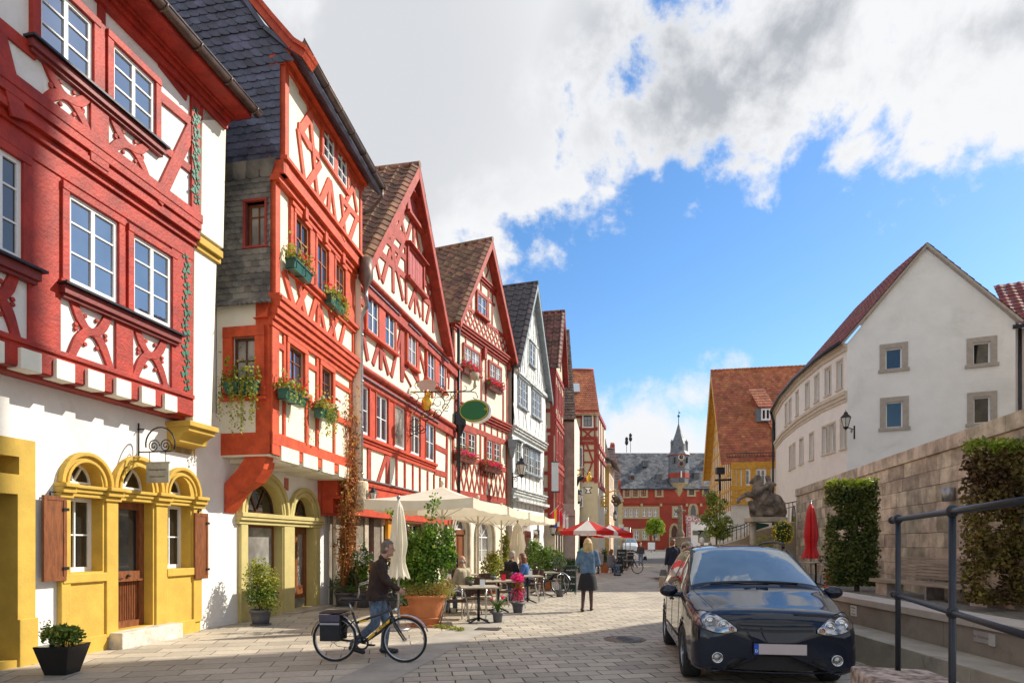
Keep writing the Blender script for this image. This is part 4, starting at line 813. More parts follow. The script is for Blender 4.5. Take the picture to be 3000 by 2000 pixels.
for zz, nn in ((zj1, nj1), (zj2, nj2)):
    mb.fbox(f3, -.02, L3+.05, zz-.36, zz-.06, 0, nn+.03); mb.tube([f3.P(-.02, zz+.02, nn+.06), f3.P(L3+.06, zz+.02, nn+.06)], .085, 12)
for x in (.17, L3-.1): tbox(mb, f3, x-.15, x+.13, zg3, zj1-.3, 0, .04); tbox(mb, f3, x-.15, x+.13, zj1, zj2-.3, nj1, e)
trace(mb, f3, q5, 0, .035, [(45, 940, 140, 1250, .15), (218, 985, 218, 1285, .18), (372, 1065, 295, 1305, .14), (390, 1040, 388, 1335, .20)]+[(x, 1085+(x-472)*.44, x, 1352+(x-472)*.32, .10) for x in (472, 548, 622, 686, 757, 816, 873)]+[(938, 780, 928, 1370, .16), (840, 968, 930, 1015, .16), (825, 1195, 930, 1225, .16)])
trace(mb, f3, q4, nj1, e, [(60, 890, 95, 1150, .12), (95, 1150, 140, 1410, .14), (245, 1280, 195, 1450, .14), (262, 1285, 262, 1490, .16), (285, 1370, 330, 1540, .13), (410, 1340, 365, 1560, .14), (455, 1030, 460, 1568, .20), (412, 1020, 440, 1120, .10), (440, 1180, 418, 1320, .10), (615, 1150, 610, 1500, .12), (640, 1200, 615, 1290, .10), (615, 1320, 655, 1480, .12), (50, 850, 95, 900, .14), (50, 760, 95, 700, .1), (870, 1400, 900, 1560, .1), (895, 1380, 880, 1568, .09)])
trace(mb, f3, q5, nj1, e, [(515, 0, 520, 350, .18), (590, 210, 520, 270, .11), (590, 220, 660, 350, .13), (540, 285, 600, 400, .05), (660, 250, 675, 380, .12), (690, 120, 735, 300, .13), (740, 430, 740, 480, .12), (800, 440, 800, 500, .12), (955, 260, 950, 420, .10), (935, 150, 960, 260, .1)])
eg = nj2+.035
trace(mb, f3, q4, nj2, eg, [(350, 185, 745, 650, .34), (240, 430, 500, 675, .17), (300, 310, 485, 490, .15), (648, 560, 745, 665, .16), (650, 700, 800, 840, .14), (650, 845, 845, 1045, .16), (350, 235, 375, 480, .18), (375, 480, 378, 785, .15), (460, 365, 400, 560, .15), (345, 440, 280, 690, .15), (378, 430, 465, 860, .13), (215, 490, 252, 660, .12), (490, 400, 497, 885, .12), (580, 780, 530, 935, .13), (582, 785, 580, 980, .12), (595, 860, 625, 1015, .11), (650, 600, 652, 1045, .13), (738, 660, 746, 1155, .14), (665, 610, 715, 890, .11), (740, 790, 685, 1070, .13), (745, 800, 825, 1215, .11), (842, 1080, 830, 1215, .10), (700, 640, 740, 720, .1), (490, 60, 365, 335, .13), (435, 50, 485, 275, .11), (552, 130, 500, 315, .15), (566, 130, 568, 385, .15), (578, 180, 622, 445, .10), (682, 330, 650, 485, .12), (635, 240, 745, 600, .10), (480, 30, 695, 300, .14)])
trace(mb, f3, q1, nj2, eg, [(600, 250, 580, 300, .1), (600, 250, 665, 420, .1), (505, 420, 590, 520, .13), (480, 470, 510, 640, .1), (510, 470, 480, 560, .1)])
obj('front_timbers', mb, red3, h3, bev=.006)
mb = MB()
for w in (h1a, h2a): surround(mb, f3, w, .09, nj2, nj2+.10); mb.fbox(f3, w[0]-.16, w[1]+.2, w[2]-.12, w[2]-.03, nj2, nj2+.2); mb.fbox(f3, w[0]-.16, w[1]+.2, w[3]+.09, w[3]+.12, nj2, nj2+.22)
obj_split('hatch_casing', mb, red3, h3); pink = mat('faded_red_shutter', (.42, .085, .08), .6, .15, 6, .2, 20)
for w in (h1a, h2a):
    c = (w[0]+w[1])/2
    for a, b in ((w[0], c-.01), (c+.01, w[1])):
        mb = MB(); k = 5
        for i in range(k): x0 = a+(b-a)*i/k; mb.fbox(f3, x0+.006, a+(b-a)*(i+1)/k-.004, w[2], w[3], nj2-.02, nj2+.045+.006*(i % 2))
        obj('shutter', mb, pink, h3)
# roof of house three
def gable_roof(par, fr, sA, zA, sl, ze, n_front, n_back, rows, cols, kind, mt, barge_m, th=.1, right_e=None, bw=.22, amp=.03, tth=.03, rfac=3):
    hl = (zA-ze)/sl; P = lambda s, z, n: V(fr.P(s, z, n)); re = right_e or hl
    mb = MB(); zL = zA-hl*sl
    slab(mb, P(sA-hl, ze, n_front), P(sA-hl, ze, n_back), P(sA, zA, n_back), P(sA, zA, n_front), th); slab(mb, P(sA+re, zA-re*sl, n_front), P(sA+re, zA-re*sl, n_back), P(sA, zA+.003, n_back), P(sA, zA+.003, n_front), th); obj('roof_deck', mb, barge_m, par)
    mb = MB(); o = .02
    tiles(P(sA-hl-.06, ze-.06*sl+o, n_back), P(sA-hl-.06, ze-.06*sl+o, n_front+.02), P(sA, zA+o, n_front+.02), P(sA, zA+o, n_back), rows, cols, kind, mb, th=tth, amp=amp)
    tiles(P(sA+re+.06, zA-re*sl-.06*sl+o, n_front+.02), P(sA+re+.06, zA-re*sl-.06*sl+o, n_back), P(sA, zA+o, n_back), P(sA, zA+o, n_front+.02), rows//rfac, cols//rfac, kind, mb, th=tth)
    x = n_front+.02
    while x > n_back: mb.tube([P(sA, zA+.05, x), P(sA, zA+.065, x-.36)], [.11, .09], 8); x -= .34
    obj('roof_tiles', mb, mt, par)
    mb = MB()
    for sg, h in ((-1, hl), (1, re)):
        mb.prism([(sA, zA+.02), (sA+sg*h, zA-h*sl+.02), (sA+sg*h, zA-h*sl-bw*1.5), (sA, zA-bw*1.8)], fr, n_front-.045, n_front+.01+.003*sg)
    obj('bargeboard', mb, barge_m, par)
gable_roof(h3, f3, sA, zA3, sl_, 9.0, .62, -7, 22, 17, 'pan', rooft, red3, right_e=(zA3-rev[1]+.1)/sl_, th=.12, amp=.11)
mb = MB(); p0 = f3.pix(*q4(130, 500), .6); hp = f3.P(*p0, .6); mb.lathe([(.0, 0), (.17, 0), (.19, -.30), (.19, -.5), (.07, -.72), (.06, -.85)], hp, 8)
obj('rainwater_hopper', mb, gut, h3)
# ground floor of house three (behind the café terrace)
fk = Fr(LP(16.6, .12), LP(26.6, .12)); p7 = cr(960, 1480, .2423); greystone = mat('grey_brown_stone', (.20, .165, .125), .85, .25, 3, .4, 20)
X = lambda x: fk.pix(*p7(x, 300))[0]
ops = [(X(205), X(345), .95, 2.5), (X(487), X(560), .05, 2.55), (X(1345), X(1345)+.01, .05, .06)]; ops = ops[:2]
mb = MB(); xm = X(640); wall(mb, fk, 0, xm, -.05, flat(zg3-.1), ops, 0, .35); obj('stone_ground_floor', mb, greystone, h3)
mb = MB(); gops = [(X(660), X(790), 1.0, 2.2), (X(940), X(1180), .9, 2.35)]; wall(mb, fk, xm, fk.L, -.05, flat(zg3-.1), gops, 0, .3); obj('plaster_ground_floor', mb, plaster_c, h3)
for w in [ops[0]]+gops: window(h3, fk, w, -.16, mat('orange_brown_wood', (.42, .13, .04)), gl, 2, 2, .06, name='cafe_window')
mb = MB(); mb.fbox(fk, ops[1][0], ops[1][1], .05, 2.55, -.34, -.2); obj('entrance_door', mb, red4, h3)
mb = MB(); mb.fbox(fk, X(435), X(480), .0, 2.55, 0, .04); mb.fbox(fk, X(640), X(662), .0, 2.6, .0, .035); mb.fbox(fk, 0, xm, 2.58, 2.75, 0, .05); obj_split('stone_jamb', mb, stone, h3)
mb = MB(); zz = zg3; mb.fbox(fk, -.4, fk.L, zz-.55, zz-.12, 0, .42); mb.fbox(fk, -.4, fk.L, zz-.16, zz-.12, .42, .47); mb.fbox(fk, -.4, fk.L, zz-.62, zz-.55, 0, .48); mb.fbox(fk, -.4, fk.L, zz-.98, zz-.62, 0, .30); obj('fascia_board', mb, red3b, h3, bev=.01)
mb = MB(); p0 = f2.pix(1024, 1425, .2); c = V(f2.P(L2+.12, 0, .12)); k = 10
mb.lathe([(.0, 2.42), (.08, 2.44), (.17, 2.56), (.22, 2.75), (.23, 3.15), (.21, 3.22), (0, 3.24)], (c.x+.06, c.y, 0), 12); obj('pitted_corbel', mb, mat('pitted_stone', (.62, .52, .36), .9, .35, 9, .9, 14, stain=((.10, .06, .03), 7, .9)), h3)
# downpipe between houses two and three
dp = thing('downpipe', 'grey downpipe running down between the slate clad house and the wide gable house', 'downpipe', (*f2.P(L2+.1, 0)[:2], 0)); a = f2.P(L2+.12, 8.0, .22); b = f2.P(L2+.10, 2.7, .22); mb = MB()
hpv = V(hp); pts = [hpv+V((0, 0, -.8)), hpv+V((0, 0, -1.0)), V((a[0]+.15, a[1], hpv.z-1.15)), V((a[0], a[1], hpv.z-1.4)), V((a[0], a[1], 5)), V(b)]; mb.tube(pts, .06, 10)
for z in (7, 5.8, 4.6, 3.4): mb.tube([(a[0], a[1], z), (a[0], a[1], z+.04)], .075, 10)
obj('pipe', mb, zinc, dp)
# ================================================================ house four
f4 = Fr((-2.496, 25.91), (-.27, 31.5)); L4 = f4.L; h4 = thing('lattice_timber_house', 'narrow red timbered gable house with diamond lattice panels and four boxes of geraniums', 'house', (-1.8, 29, 0))
v6, v8 = cr(1320, 750, .2551), cr(1320, 1100, .2551)
def lattice(mb, fr, s0, s1, z0, z1, k, w, n0, n1, top=None, rows=1):
    dx = (s1-s0)/k; h = (z1-z0)/rows
    for i in range(-rows, k+rows):
        for sg in (1, -1):
            pts = [(s0+dx*i+(dx*rows if sg < 0 else 0), z0), (s0+dx*i+(dx*rows if sg > 0 else 0), z1)]
            (xa, za), (xb, zb) = pts
            lo, hi = 0., 1.                # clip to the panel, and under the gable slope
            for t in range(41):
                u = t/40; x = xa+(xb-xa)*u; z = za+(zb-za)*u
            ok = [t/40 for t in range(41) if s0 <= xa+(xb-xa)*t/40 <= s1 and (top is None or za+(zb-za)*t/40 < top(xa+(xb-xa)*t/40))]
            if len(ok) < 2: continue
            u0, u1 = ok[0], ok[-1]; mb.beam(fr, xa+(xb-xa)*u0, za+(zb-za)*u0, xa+(xb-xa)*u1, za+(zb-za)*u1, w, n0, n1+(.006 if sg > 0 else 0)+R.uniform(0, .003))
zc1 = z_(f4, *v8(70, 330)); zc2_ = z_(f4, *v6(110, 820)); zb4 = z_(f4, *v8(30, 1300)); a4 = f4.pix(1443, 703, .5); r4 = f4.pix(1496, 1052, .5); l4 = f4.pix(1351, 935, .5)
s4 = a4[0]; zA4 = a4[1]; sl4 = (zA4-l4[1])/(s4-l4[0]); n4 = .08
up = [f4.rect(*v6(a, b), *v6(c, d), .05) for a, b, c, d in ((148, 1030, 226, 1260), (232, 1075, 318, 1300), (440, 1225, 500, 1440), (505, 1265, 565, 1480))]; up = [(a, b, up[0][2], up[0][3]) for a, b, _, _ in up]
lo_ = [f4.rect(*v8(a, b), *v8(c, d)) for a, b, c, d in ((88, 615, 162, 860), (195, 665, 270, 890), (405, 760, 467, 1000), (490, 805, 553, 1030))]; lo_ = [(a, b, lo_[0][2], lo_[0][3]) for a, b, _, _ in lo_]
gw = f4.rect(*v6(298, 430), *v6(396, 640), n4)
gt4 = lambda s: max(zc2_, zA4-.1-abs(s-s4)*sl4); gt4.br = [s4, s4-(zA4-.1-zc2_)/sl4, s4+(zA4-.1-zc2_)/sl4]
mb = MB(); wall(mb, f4, 0, L4, zb4-.8, flat(zc1), lo_, 0, .14); wall(mb, f4, 0, L4, zc1, flat(zc2_), up, .05, .14); wall(mb, f4, 0, L4, zc2_, gt4, [gw], n4, .14); obj('front_plaster_wall', mb, plaster_c, h4); body(h4, f4, 0, L4, 0, zc2_, -.3, 9, plaster_c)
for w in lo_: window(h4, f4, w, .045, white, gl, 2, 3, .05)
for w in up: window(h4, f4, w, .095, white, gl_cur, 2, 3, .05)
window(h4, f4, gw, n4+.06, white, gl_sky, 2, 2, .05)
mb = MB(); gA = lambda s: zA4-.15-abs(s-s4)*sl4
for zz, nn in ((zc1, .05), (zc2_, n4)):
    for z0, z1, d in ((-.30, -.20, .05), (-.20, -.08, .12), (-.08, .02, .19), (.02, .09, .24)): mb.fbox(f4, -.06, L4+.05, zz+z0, zz+z1, 0, nn+d)
zt4 = z_(f4, *v6(345, 260), n4)
for z0, z1, d in ((-.2, -.1, .05), (-.1, 0, .12), (0, .07, .18)): mb.fbox(f4, s4-(zA4-zt4)/sl4+.1, s4+(zA4-zt4)/sl4-.1, zt4+z0, zt4+z1, n4, n4+d)
lat_top = gw[2]-.15; lattice(mb, f4, .0, L4, zc2_+.09, lat_top, 13, .085, n4, n4+.03, top=gA, rows=2); tbox(mb, f4, .1, L4-.3, lat_top-.05, lat_top+.1, n4, n4+.035) if gA(.6) > lat_top else tbox(mb, f4, s4-(zA4-lat_top)/sl4+.15, s4+(zA4-lat_top)/sl4-.15, lat_top-.05, lat_top+.1, n4, n4+.035)
surround(mb, f4, gw, .12, n4, n4+.10); mb.fbox(f4, gw[0]-.2, gw[1]+.2, gw[2]-.14, gw[2]-.04, n4, n4+.2)
for x in (gw[0]-.55, gw[1]+.35, gw[1]+.8, (gw[0]+gw[1])/2):
    za = lat_top if x != (gw[0]+gw[1])/2 else gw[3]; tbox(mb, f4, x-.06, x+.06, za, min(gA(x), zt4), n4, n4+.035)
tbox(mb, f4, s4-1.2, s4+1.2, gw[3]+.12, gw[3]+.25, n4, n4+.033) if gA(s4+1.2) > gw[3] else None
for sg in (-1, 1): mb.beam(f4, s4+sg*.1, zt4+.1, s4+sg*.45, zt4+.75, .09, n4, n4+.034); mb.beam(f4, s4, zt4+1.3, s4+sg*.45, zt4+.7, .09, n4, n4+.036)
for pr, nn in (((up[0], up[1]), .05), ((up[2], up[3]), .05), ((lo_[0], lo_[1]), 0), ((lo_[2], lo_[3]), 0)):
    a, b, z0, z1 = pr[0][0], pr[1][1], pr[0][2], pr[0][3]; surround(mb, f4, (a, b, z0, z1), .12, nn, nn+.08); mb.fbox(f4, pr[0][1], pr[1][0], z0, z1, nn, nn+.075); mb.fbox(f4, a-.2, b+.2, z0-.13, z0-.05, nn, nn+.16)
for x in (.1, L4*.12, L4*.47, L4*.55, L4*.9, L4-.08):
    tbox(mb, f4, x-.07, x+.07, zc1, up[0][2]-.1, .05, .085); tbox(mb, f4, x-.06, x+.06, lo_[0][3]+.1, zc1-.2, 0, .035)
for x in (.1, L4*.47, L4*.55, L4-.08): tbox(mb, f4, x-.07, x+.07, zc1, zc2_-.2, .05, .088); tbox(mb, f4, x-.07, x+.07, zb4, zc1-.2, 0, .038)
for x in (L4*.2, L4*.33, L4*.68, L4*.8): tbox(mb, f4, x-.05, x+.05, lo_[0][3]+.12, zc1-.2, 0, .036); tbox(mb, f4, x-.05, x+.05, up[0][3]+.1, zc2_-.2, .05, .083)
tbox(mb, f4, 0, L4, lo_[0][3]+.12, lo_[0][3]+.34, 0, .04); tbox(mb, f4, 0, L4, lo_[0][2]-.35, lo_[0][2]-.14, 0, .042); tbox(mb, f4, 0, L4, zb4-.3, zb4, 0, .045)
lattice(mb, f4, .05, L4-.05, zb4, lo_[0][2]-.3, 11, .085, 0, .03, rows=1); lattice(mb, f4, .05, L4-.05, zb4, lo_[0][2]-.3, 22, .0001, 0, .001) if False else None
mb.fbox(f4, L4*.5-.12, L4*.5+.12, zc2_-.75, zc2_-.25, 0, .22); mb.fbox(f4, L4-.15, L4+.12, zc2_-.5, zc2_-.15, 0, .2)
obj('front_timbers', mb, red3, h4, bev=.006)
gable_roof(h4, f4, s4, zA4, sl4, l4[1]-.05, .5, -8, 18, 19, 'pan', rooft, red3, right_e=(zA4-r4[1])/sl4, amp=.11)
mb = MB(); p0 = f4.pix(1334, 1010, .35); pb = V(f4.P(-.05, 0, .35)); mb.tube([(pb.x, pb.y, 10.4), (pb.x, pb.y, 2.6)], .07, 10); mb.box((pb.x+.05, pb.y, 6.7), (.42, .42, .55), .3); mb.lathe([(.24, 6.45), (.08, 6.05)], (pb.x+.05, pb.y, 0), 10)
dp4 = thing('downpipe', 'dark downpipe with a square hopper between the wide gable house and the lattice house', 'downpipe', (pb.x, pb.y, 0)); obj('pipe', mb, metal_d, dp4)
for i, (cr_, x0, y0, x1, lab, nn) in enumerate(((v6, 165, 1325, 330, 'upper left', .16), (v8, 455, 140, 600, 'upper right', .16), (v8, 85, 965, 285, 'lower left', .11), (v8, 400, 1085, 590, 'lower right', .11))):
    pxbox(f'brown box of red and pink geraniums, {lab} of four on the lattice house', f4, cr_, x0, y0, x1, nn, brownbox, 20+i, nfl=75, pos=2.0)
# ground floor of house four: arched door and arched window
mb = MB(); fj = f4; da = (.25, 1.55, .05, 2.15, .62); wa = (2.6, 4.3, .7, 1.9, .8)
wall(mb, fj, -.3, L4, -.05, flat(zb4-.75), [da, wa], -.05, .3); obj('ground_floor_wall', mb, plaster_c, h4)
mb = MB()
for o in (da, wa):
    c = (o[0]+o[1])/2; h = (o[1]-o[0])/2
    for q, nn in ((.1, .08), (.22, .04)): ribbon(mb, fj, [(c-(h+q)*cos(pi*i/16), o[3]+(o[4]+q)*sin(pi*i/16)) for i in range(17)], .13, -.05, nn); mb.fbox(fj, o[0]-q-.065, o[0]-q+.065, 0, o[3], -.05, nn); mb.fbox(fj, o[1]+q-.065, o[1]+q+.065, 0, o[3], -.05, nn)
obj_split('stone_arch', mb, stone, h4, bev=.01)
mb = MB(); mb.fbox(fj, .25, 1.55, .05, 2.0, -.3, -.2); mb.fbox(fj, .15, 1.65, 2.0, 2.2, -.3, -.12)
for x in (.33, .95):
    for z0, z1 in ((.2, .9), (1.0, 1.9)): mb.fbox(fj, x, x+.52, z0, z1, -.2, -.17)
obj('double_door', mb, brownp, h4); window(h4, fj, (.3, 1.5, 2.2, 2.24), -.2, white, gl, 1, 1, .04, arch=.55, name='fanlight'); window(h4, fj, (2.65, 4.25, .72, 1.9), -.2, white, gl_cur, 2, 2, .06, arch=.74)
# ================================================================ house five: white with pale grey timbers
grt = mat('pale_grey_timber', (.42, .44, .43), .8, .25, 5, .3, 20, col2=(.60, .62, .60)); grf = mat('grey_blue_frame', (.24, .28, .30), .6, .15, 5, .1, 20); pw = mat('bright_white_plaster', (.82, .82, .79), .9, .04, 3, .2, 50)
f5 = Fr((0, 31.7), (1.92, 37.7)); L5 = f5.L; h5 = thing('grey_timber_house', 'white gable house with pale grey timbers and dark tiled roof behind the lattice house', 'house', (.5, 35, 0))
a5 = f5.pix(1576, 830, .45); r5 = f5.pix(1601, 1155, .45); l5 = (f5.pix(1522, 1066, .45)); s5, zA5 = a5; ze5 = 10.5; sl5 = (zA5-ze5)/(s5+.05); g5 = lambda s: max(ze5-.2, zA5-.1-abs(s-s5)*sl5); g5.br = [s5, s5-(zA5-.1-ze5+.2)/sl5, s5+(zA5-.1-ze5+.2)/sl5]
zj5 = z_(f5, *v8(715, 590)); zl5 = z_(f5, *v8(705, 1300)); zb5 = z_(f5, *v8(705, 1400))
u5 = [f5.rect(*v8(a, b), *v8(c, d), .1) for a, b, c, d in ((772, 25, 815, 325), (822, 60, 875, 350), (932, 160, 975, 470), (982, 200, 1030, 500))]; u5 = [(a, b, u5[0][2], u5[0][3]) for a, b, _, _ in u5]
d5 = [f5.rect(*v8(a, b), *v8(c, d)) for a, b, c, d in ((750, 760, 800, 1060), (838, 820, 885, 1110), (900, 870, 950, 1150), (968, 910, 1020, 1180))]; d5 = [(a, b, d5[0][2], d5[0][3]) for a, b, _, _ in d5]
gw5 = f5.rect(*v6(908, 985), *v6(962, 1225), .12)
mb = MB(); wall(mb, f5, 0, L5, 0, flat(zj5), d5, 0, .14); wall(mb, f5, 0, L5, zj5, g5, u5+[gw5], .1, .14); obj('front_plaster_wall', mb, pw, h5); body(h5, f5, 0, L5, 0, ze5, -.0-.02, 9, mat('beige_plaster', (.50, .42, .33), .9, .08, 3, .2, 40))
for w in d5+u5: window(h5, f5, w, (.14 if w in u5 else .04), white, gl, 2, 3, .05)
window(h5, f5, gw5, .15, white, gl, 2, 3, .05)
mb = MB()
for i, w in enumerate(u5+d5+[gw5]): surround(mb, f5, w, .06, 0 if w in d5 else .1, .06 if w in d5 else .17); mb.fbox(f5, w[0]-.1, w[1]+.1, w[2]-.12, w[2]-.03, 0, .24); mb.fbox(f5, w[0]-.1, w[1]+.1, w[3]+.06, w[3]+.12, 0, .22)
obj_split('window_casing', mb, grf, h5)
mb = MB()
for zz in (zj5, zl5): 
    for z0, z1, d in ((-.25, -.12, .13), (-.12, 0, .2), (0, .08, .27)): mb.fbox(f5, -.03, L5+.03, zz+z0, zz+z1, 0, d)
tbox(mb, f5, 0, L5, ze5-.15, ze5+.02, .1, .24); tbox(mb, f5, 0, L5, zb5-.15, zb5, 0, .35)
rr = random.Random(3)
for k in range(9): x = .15+k*(L5-.3)/8; tbox(mb, f5, x-.05, x+.05, zl5-.9 if k < 9 else 0, d5[0][2]-.1, 0, .03); x2 = x+rr.uniform(-.5, .5); mb.beam(f5, x, zj5+.1, x2, u5[0][2]-.1, .07, .1, .125+rr.uniform(0, .01))
for k in range(15):
    x = .2+k*(L5-.4)/14; t = g5(x); 
    if t > ze5+.5: mb.beam(f5, x, ze5, min(L5, max(0, x+rr.uniform(-.5, .5))), min(t-.1, ze5+2.2), .07, .1, .125+rr.uniform(0, .01))
    if t > ze5+2.7: mb.beam(f5, x, ze5+2.4, x+rr.uniform(-.3, .3), min(t-.3, ze5+4.2), .07, .1, .125+rr.uniform(0, .01))
for z in (ze5+2.3, ze5+4.3): h = (zA5-z)/sl5-.1; tbox(mb, f5, s5-h, s5+h, z-.06, z+.06, .1, .14)
obj('front_timbers', mb, grt, h5)
gable_roof(h5, f5, s5, zA5, sl5, ze5+.05, .45, -8, 15, 17, 'pan', roofb, grf, right_e=(zA5-r5[1])/sl5, amp=.11)
mb = MB(); mb.fbox(f5, .3, 1.5, .1, 2.4, -.02, .03); mb.fbox(f5, 2.2, 3.4, .3, 2.3, -.02, .03); mb.fbox(f5, 4.0, 5.2, .1, 2.4, -.02, .03); obj_split('shop_opening', mb, gl_dark, h5)
mb = MB()
for i in range(14):
    for sg in (1, -1): mb.beam(f5, 1.55+i*.1-.3, .4, 1.55+i*.1+.3*sg-.0, 2.8, .012, .04, .05)
obj('trellis', mb, brownp, h5)
dp5 = thing('downpipe', 'pale grey downpipe with hopper on the corner of the white and grey house', 'downpipe', (-.02, 31.55, 0)); mb = MB(); mb.tube([(-.0, 31.5, 7.0), (-.0, 31.5, 2.8)], .06, 8); mb.box((0, 31.45, 6.6), (.42, .42, .4), .1); mb.lathe([(.22, 6.4), (.07, 5.9)], (0, 31.45, 0), 8); obj('pipe', mb, grf, dp5)
# ================================================================ generic smaller houses farther down the street
def house(name, label, cat, fr, zE, zR, sl_front, depth, wm, rm, kind, wins, casing, frame=white, timb=None, over=.3, rows=16, cols=14, tm=None, zb=0, wt=.06, glm=None):
    """eaves house: the roof slope rises away from facade fr"""
    h = thing(name, label, cat, (*fr.P(fr.L/2, 0)[:2], zb)); mb = MB(); wall(mb, fr, 0, fr.L, zb, flat(zE), [w for w in wins], 0, .12); obj('front_wall', mb, wm, h)
    body(h, fr, 0, fr.L, zb, zE, -.0-.02, depth, wm)
    for w in wins: window(h, fr, w, -.03, frame, glm or gl, 2, 2, wt, mull=False)
    if casing:
        mb = MB()
        for w in wins: surround(mb, fr, w, .12, 0, .05, .04)
        obj_split('window_casing', mb, casing, h)
    P = lambda s, z, n: V(fr.P(s, z, n)); hd = depth/2; o = over; e = zE-o*(zR-zE)/hd
    mb = MB(); tiles(P(-.1, e+.02, o), P(fr.L+.1, e+.02, o), P(fr.L+.1, zR+.02, -hd), P(-.1, zR+.02, -hd), rows, cols, kind, mb); mb.tube([P(-.1, zR+.04, -hd), P(fr.L+.1, zR+.04, -hd)], .10, 8); obj('roof_tiles', mb, rm, h)
    mb = MB(); slab(mb, P(-.1, e, o), P(fr.L+.1, e, o), P(fr.L+.1, zR, -hd), P(-.1, zR, -hd), .1); slab(mb, P(-.1, e, -2*hd-o), P(fr.L+.1, e, -2*hd-o), P(fr.L+.1, zR-.003, -hd), P(-.1, zR-.003, -hd), .1)
    mb.prism([(0, 0)]*0+[(0, zE), (0, zE), (0, zE)], fr, 0, 0) if False else None
    for s_, in ((.0,), (fr.L,)): mb.add([P(s_, zE-.05, 0), P(s_, zE-.05, -2*hd), P(s_, zR-.05, -hd)], [(0, 1, 2)])
    obj('roof_deck', mb, wm, h)
    if timb:
        mb = MB(); timb(mb); obj('timbers', mb, tm, h)
    return h
c9, c10 = cr(1580, 900, .2551), cr(1580, 1250, .2551)
# six: dark red timbers, side face towards the camera and gabled front
f6s = Fr((1.93, 38.2), (2.62, 38.2)); f6 = Fr((2.62, 38.2), (3.5, 42.6)); h6 = thing('dark_red_timber_house', 'narrow house with dark red timbers and glazed roof, white sign box', 'house', (2.8, 40, 0)); cream6 = mat('cream_panel', (.60, .53, .40), .9, .08, 3, .2, 40)
mb = MB(); wall(mb, f6s, 0, f6s.L, 0, flat(12.3), [], 0, .1); wall(mb, f6, 0, f6.L, 0, flat(12.3), [], 0, .1); obj('plaster_wall', mb, cream6, h6); body(h6, f6, 0, f6.L, 0, 12.2, -.1, 6, cream6)
mb = MB(); tbox(mb, f6s, .40, .69, 8.2, 12.3, 0, .06); tbox(mb, f6s, .24, .6, 2.9, 8.2, 0, .05)
for z in (12.1, 10.9, 9.7, 8.5, 7.1, 5.9, 4.9, 3.6): tbox(mb, f6s, 0, .5, z-.11, z+.11, 0, .04)
L6 = f6.L
for x in (.1, .9, 1.7, 2.5, 3.3, L6-.1): tbox(mb, f6, x-.08, x+.08, 2.8, 12.3, 0, .05)
for z in (12.1, 9.4, 9.0, 6.6, 6.2, 3.2): tbox(mb, f6, 0, L6, z-.12, z+.12, 0, .08)
for x in (.3, 1.3, 2.1, 2.9, 3.7): mb.beam(f6, x, 6.8, x+.4, 8.8, .11, 0, .06); mb.beam(f6, x+.3, 3.4, x-.1, 6.0, .11, 0, .062)
tbox(mb, f6, 0, L6, 2.4, 3.0, 0, .3); obj('timbers', mb, red4, h6)
for z0 in (10.0, 7.2, 4.2):
    for x0 in (.4, 1.9, 3.0): window(h6, f6, (x0, x0+.8, z0, z0+1.4), .05, red4, gl, 2, 2, .08)
gable_roof(h6, f6, L6*.5, 16.5, 1.85, 12.35, .35, -6, 13, 15, 'pan', mat('brown_red_pan_tile', (.16, .06, .04), .5, .3, 3, .3, 22, isl=.3), red4, amp=.11)
mb = MB(); mb.fbox(f6, L6*.5-1.6, L6*.5+1.6, 12.3, 13.6, -.05, 0); obj('gable_wall', mb, cream6, h6)
mb = MB(); a = f6s.pix(*c10(140, 410), .25); b = f6s.pix(*c10(218, 740), .25); mb.fbox(f6s, a[0], b[0], b[1], a[1], .25, .42); sb = thing('sign_box', 'tall blank white sign box projecting from the dark red timbered house', 'sign', f6s.P(a[0], b[1], .25)); obj('sign_face', mb, mat('sign_white', (.62, .66, .68), .5, .05, 2, 0), sb); mb = MB(); mb.fbox(f6s, a[0]-.03, b[0]+.03, a[1], a[1]+.05, .22, .45); mb.fbox(f6s, a[0]-.03, b[0]+.1, b[1]-.06, b[1], .22, .45); obj('sign_frame', mb, metal_d, sb)
mb = MB(); mb.fbox(f6, .3, 1.0, .1, 2.2, 0, .02); mb.fbox(f6, 1.5, 2.6, .6, 2.2, 0, .02); mb.fbox(f6, 3, 3.7, .1, 2.2, 0, .02); obj_split('shop_opening', mb, gl_dark, h6)
# seven: tall narrow house, pinkish rendered side
f7 = Fr((3.25, 42.7), (4.22, 42.7)); pk = mat('pinkish_render', (.34, .26, .22), .9, .25, 1.5, .3, 30, stain=((.20, .15, .13), 1.2, .5))
def t7(mb): mb.fbox(f7, -.1, f7.L+.03, 9.9, 10.5, 0, .06)
h7 = house('tall_pink_house', 'narrow tall house with pinkish rendered side wall under a weathered brown roof', 'house', f7, 10.55, 17.6, 1, 9, pk, roofg, 'flat', [], None, timb=t7, tm=mat('dark_eave_board', (.06, .045, .04), .8), rows=34, cols=9)
f7f = Fr((4.25, 42.7), (5.35, 49.6)); mb = MB(); wall(mb, f7f, 0, f7f.L, 0, flat(10.5), [], 0, .1); obj('front_wall_panel', mb, plaster_c, h7)
mb = MB(); mb.fbox(f7, -.2, 1.05, 0, 3.9, .0, .12); mb.fbox(f7, -.1, f7.L, 3.5, 4.3, 0, .3); obj('side_plinth', mb, mat('lilac_render', (.42, .36, .34), .9, .08, 3, .1, 30), h7)
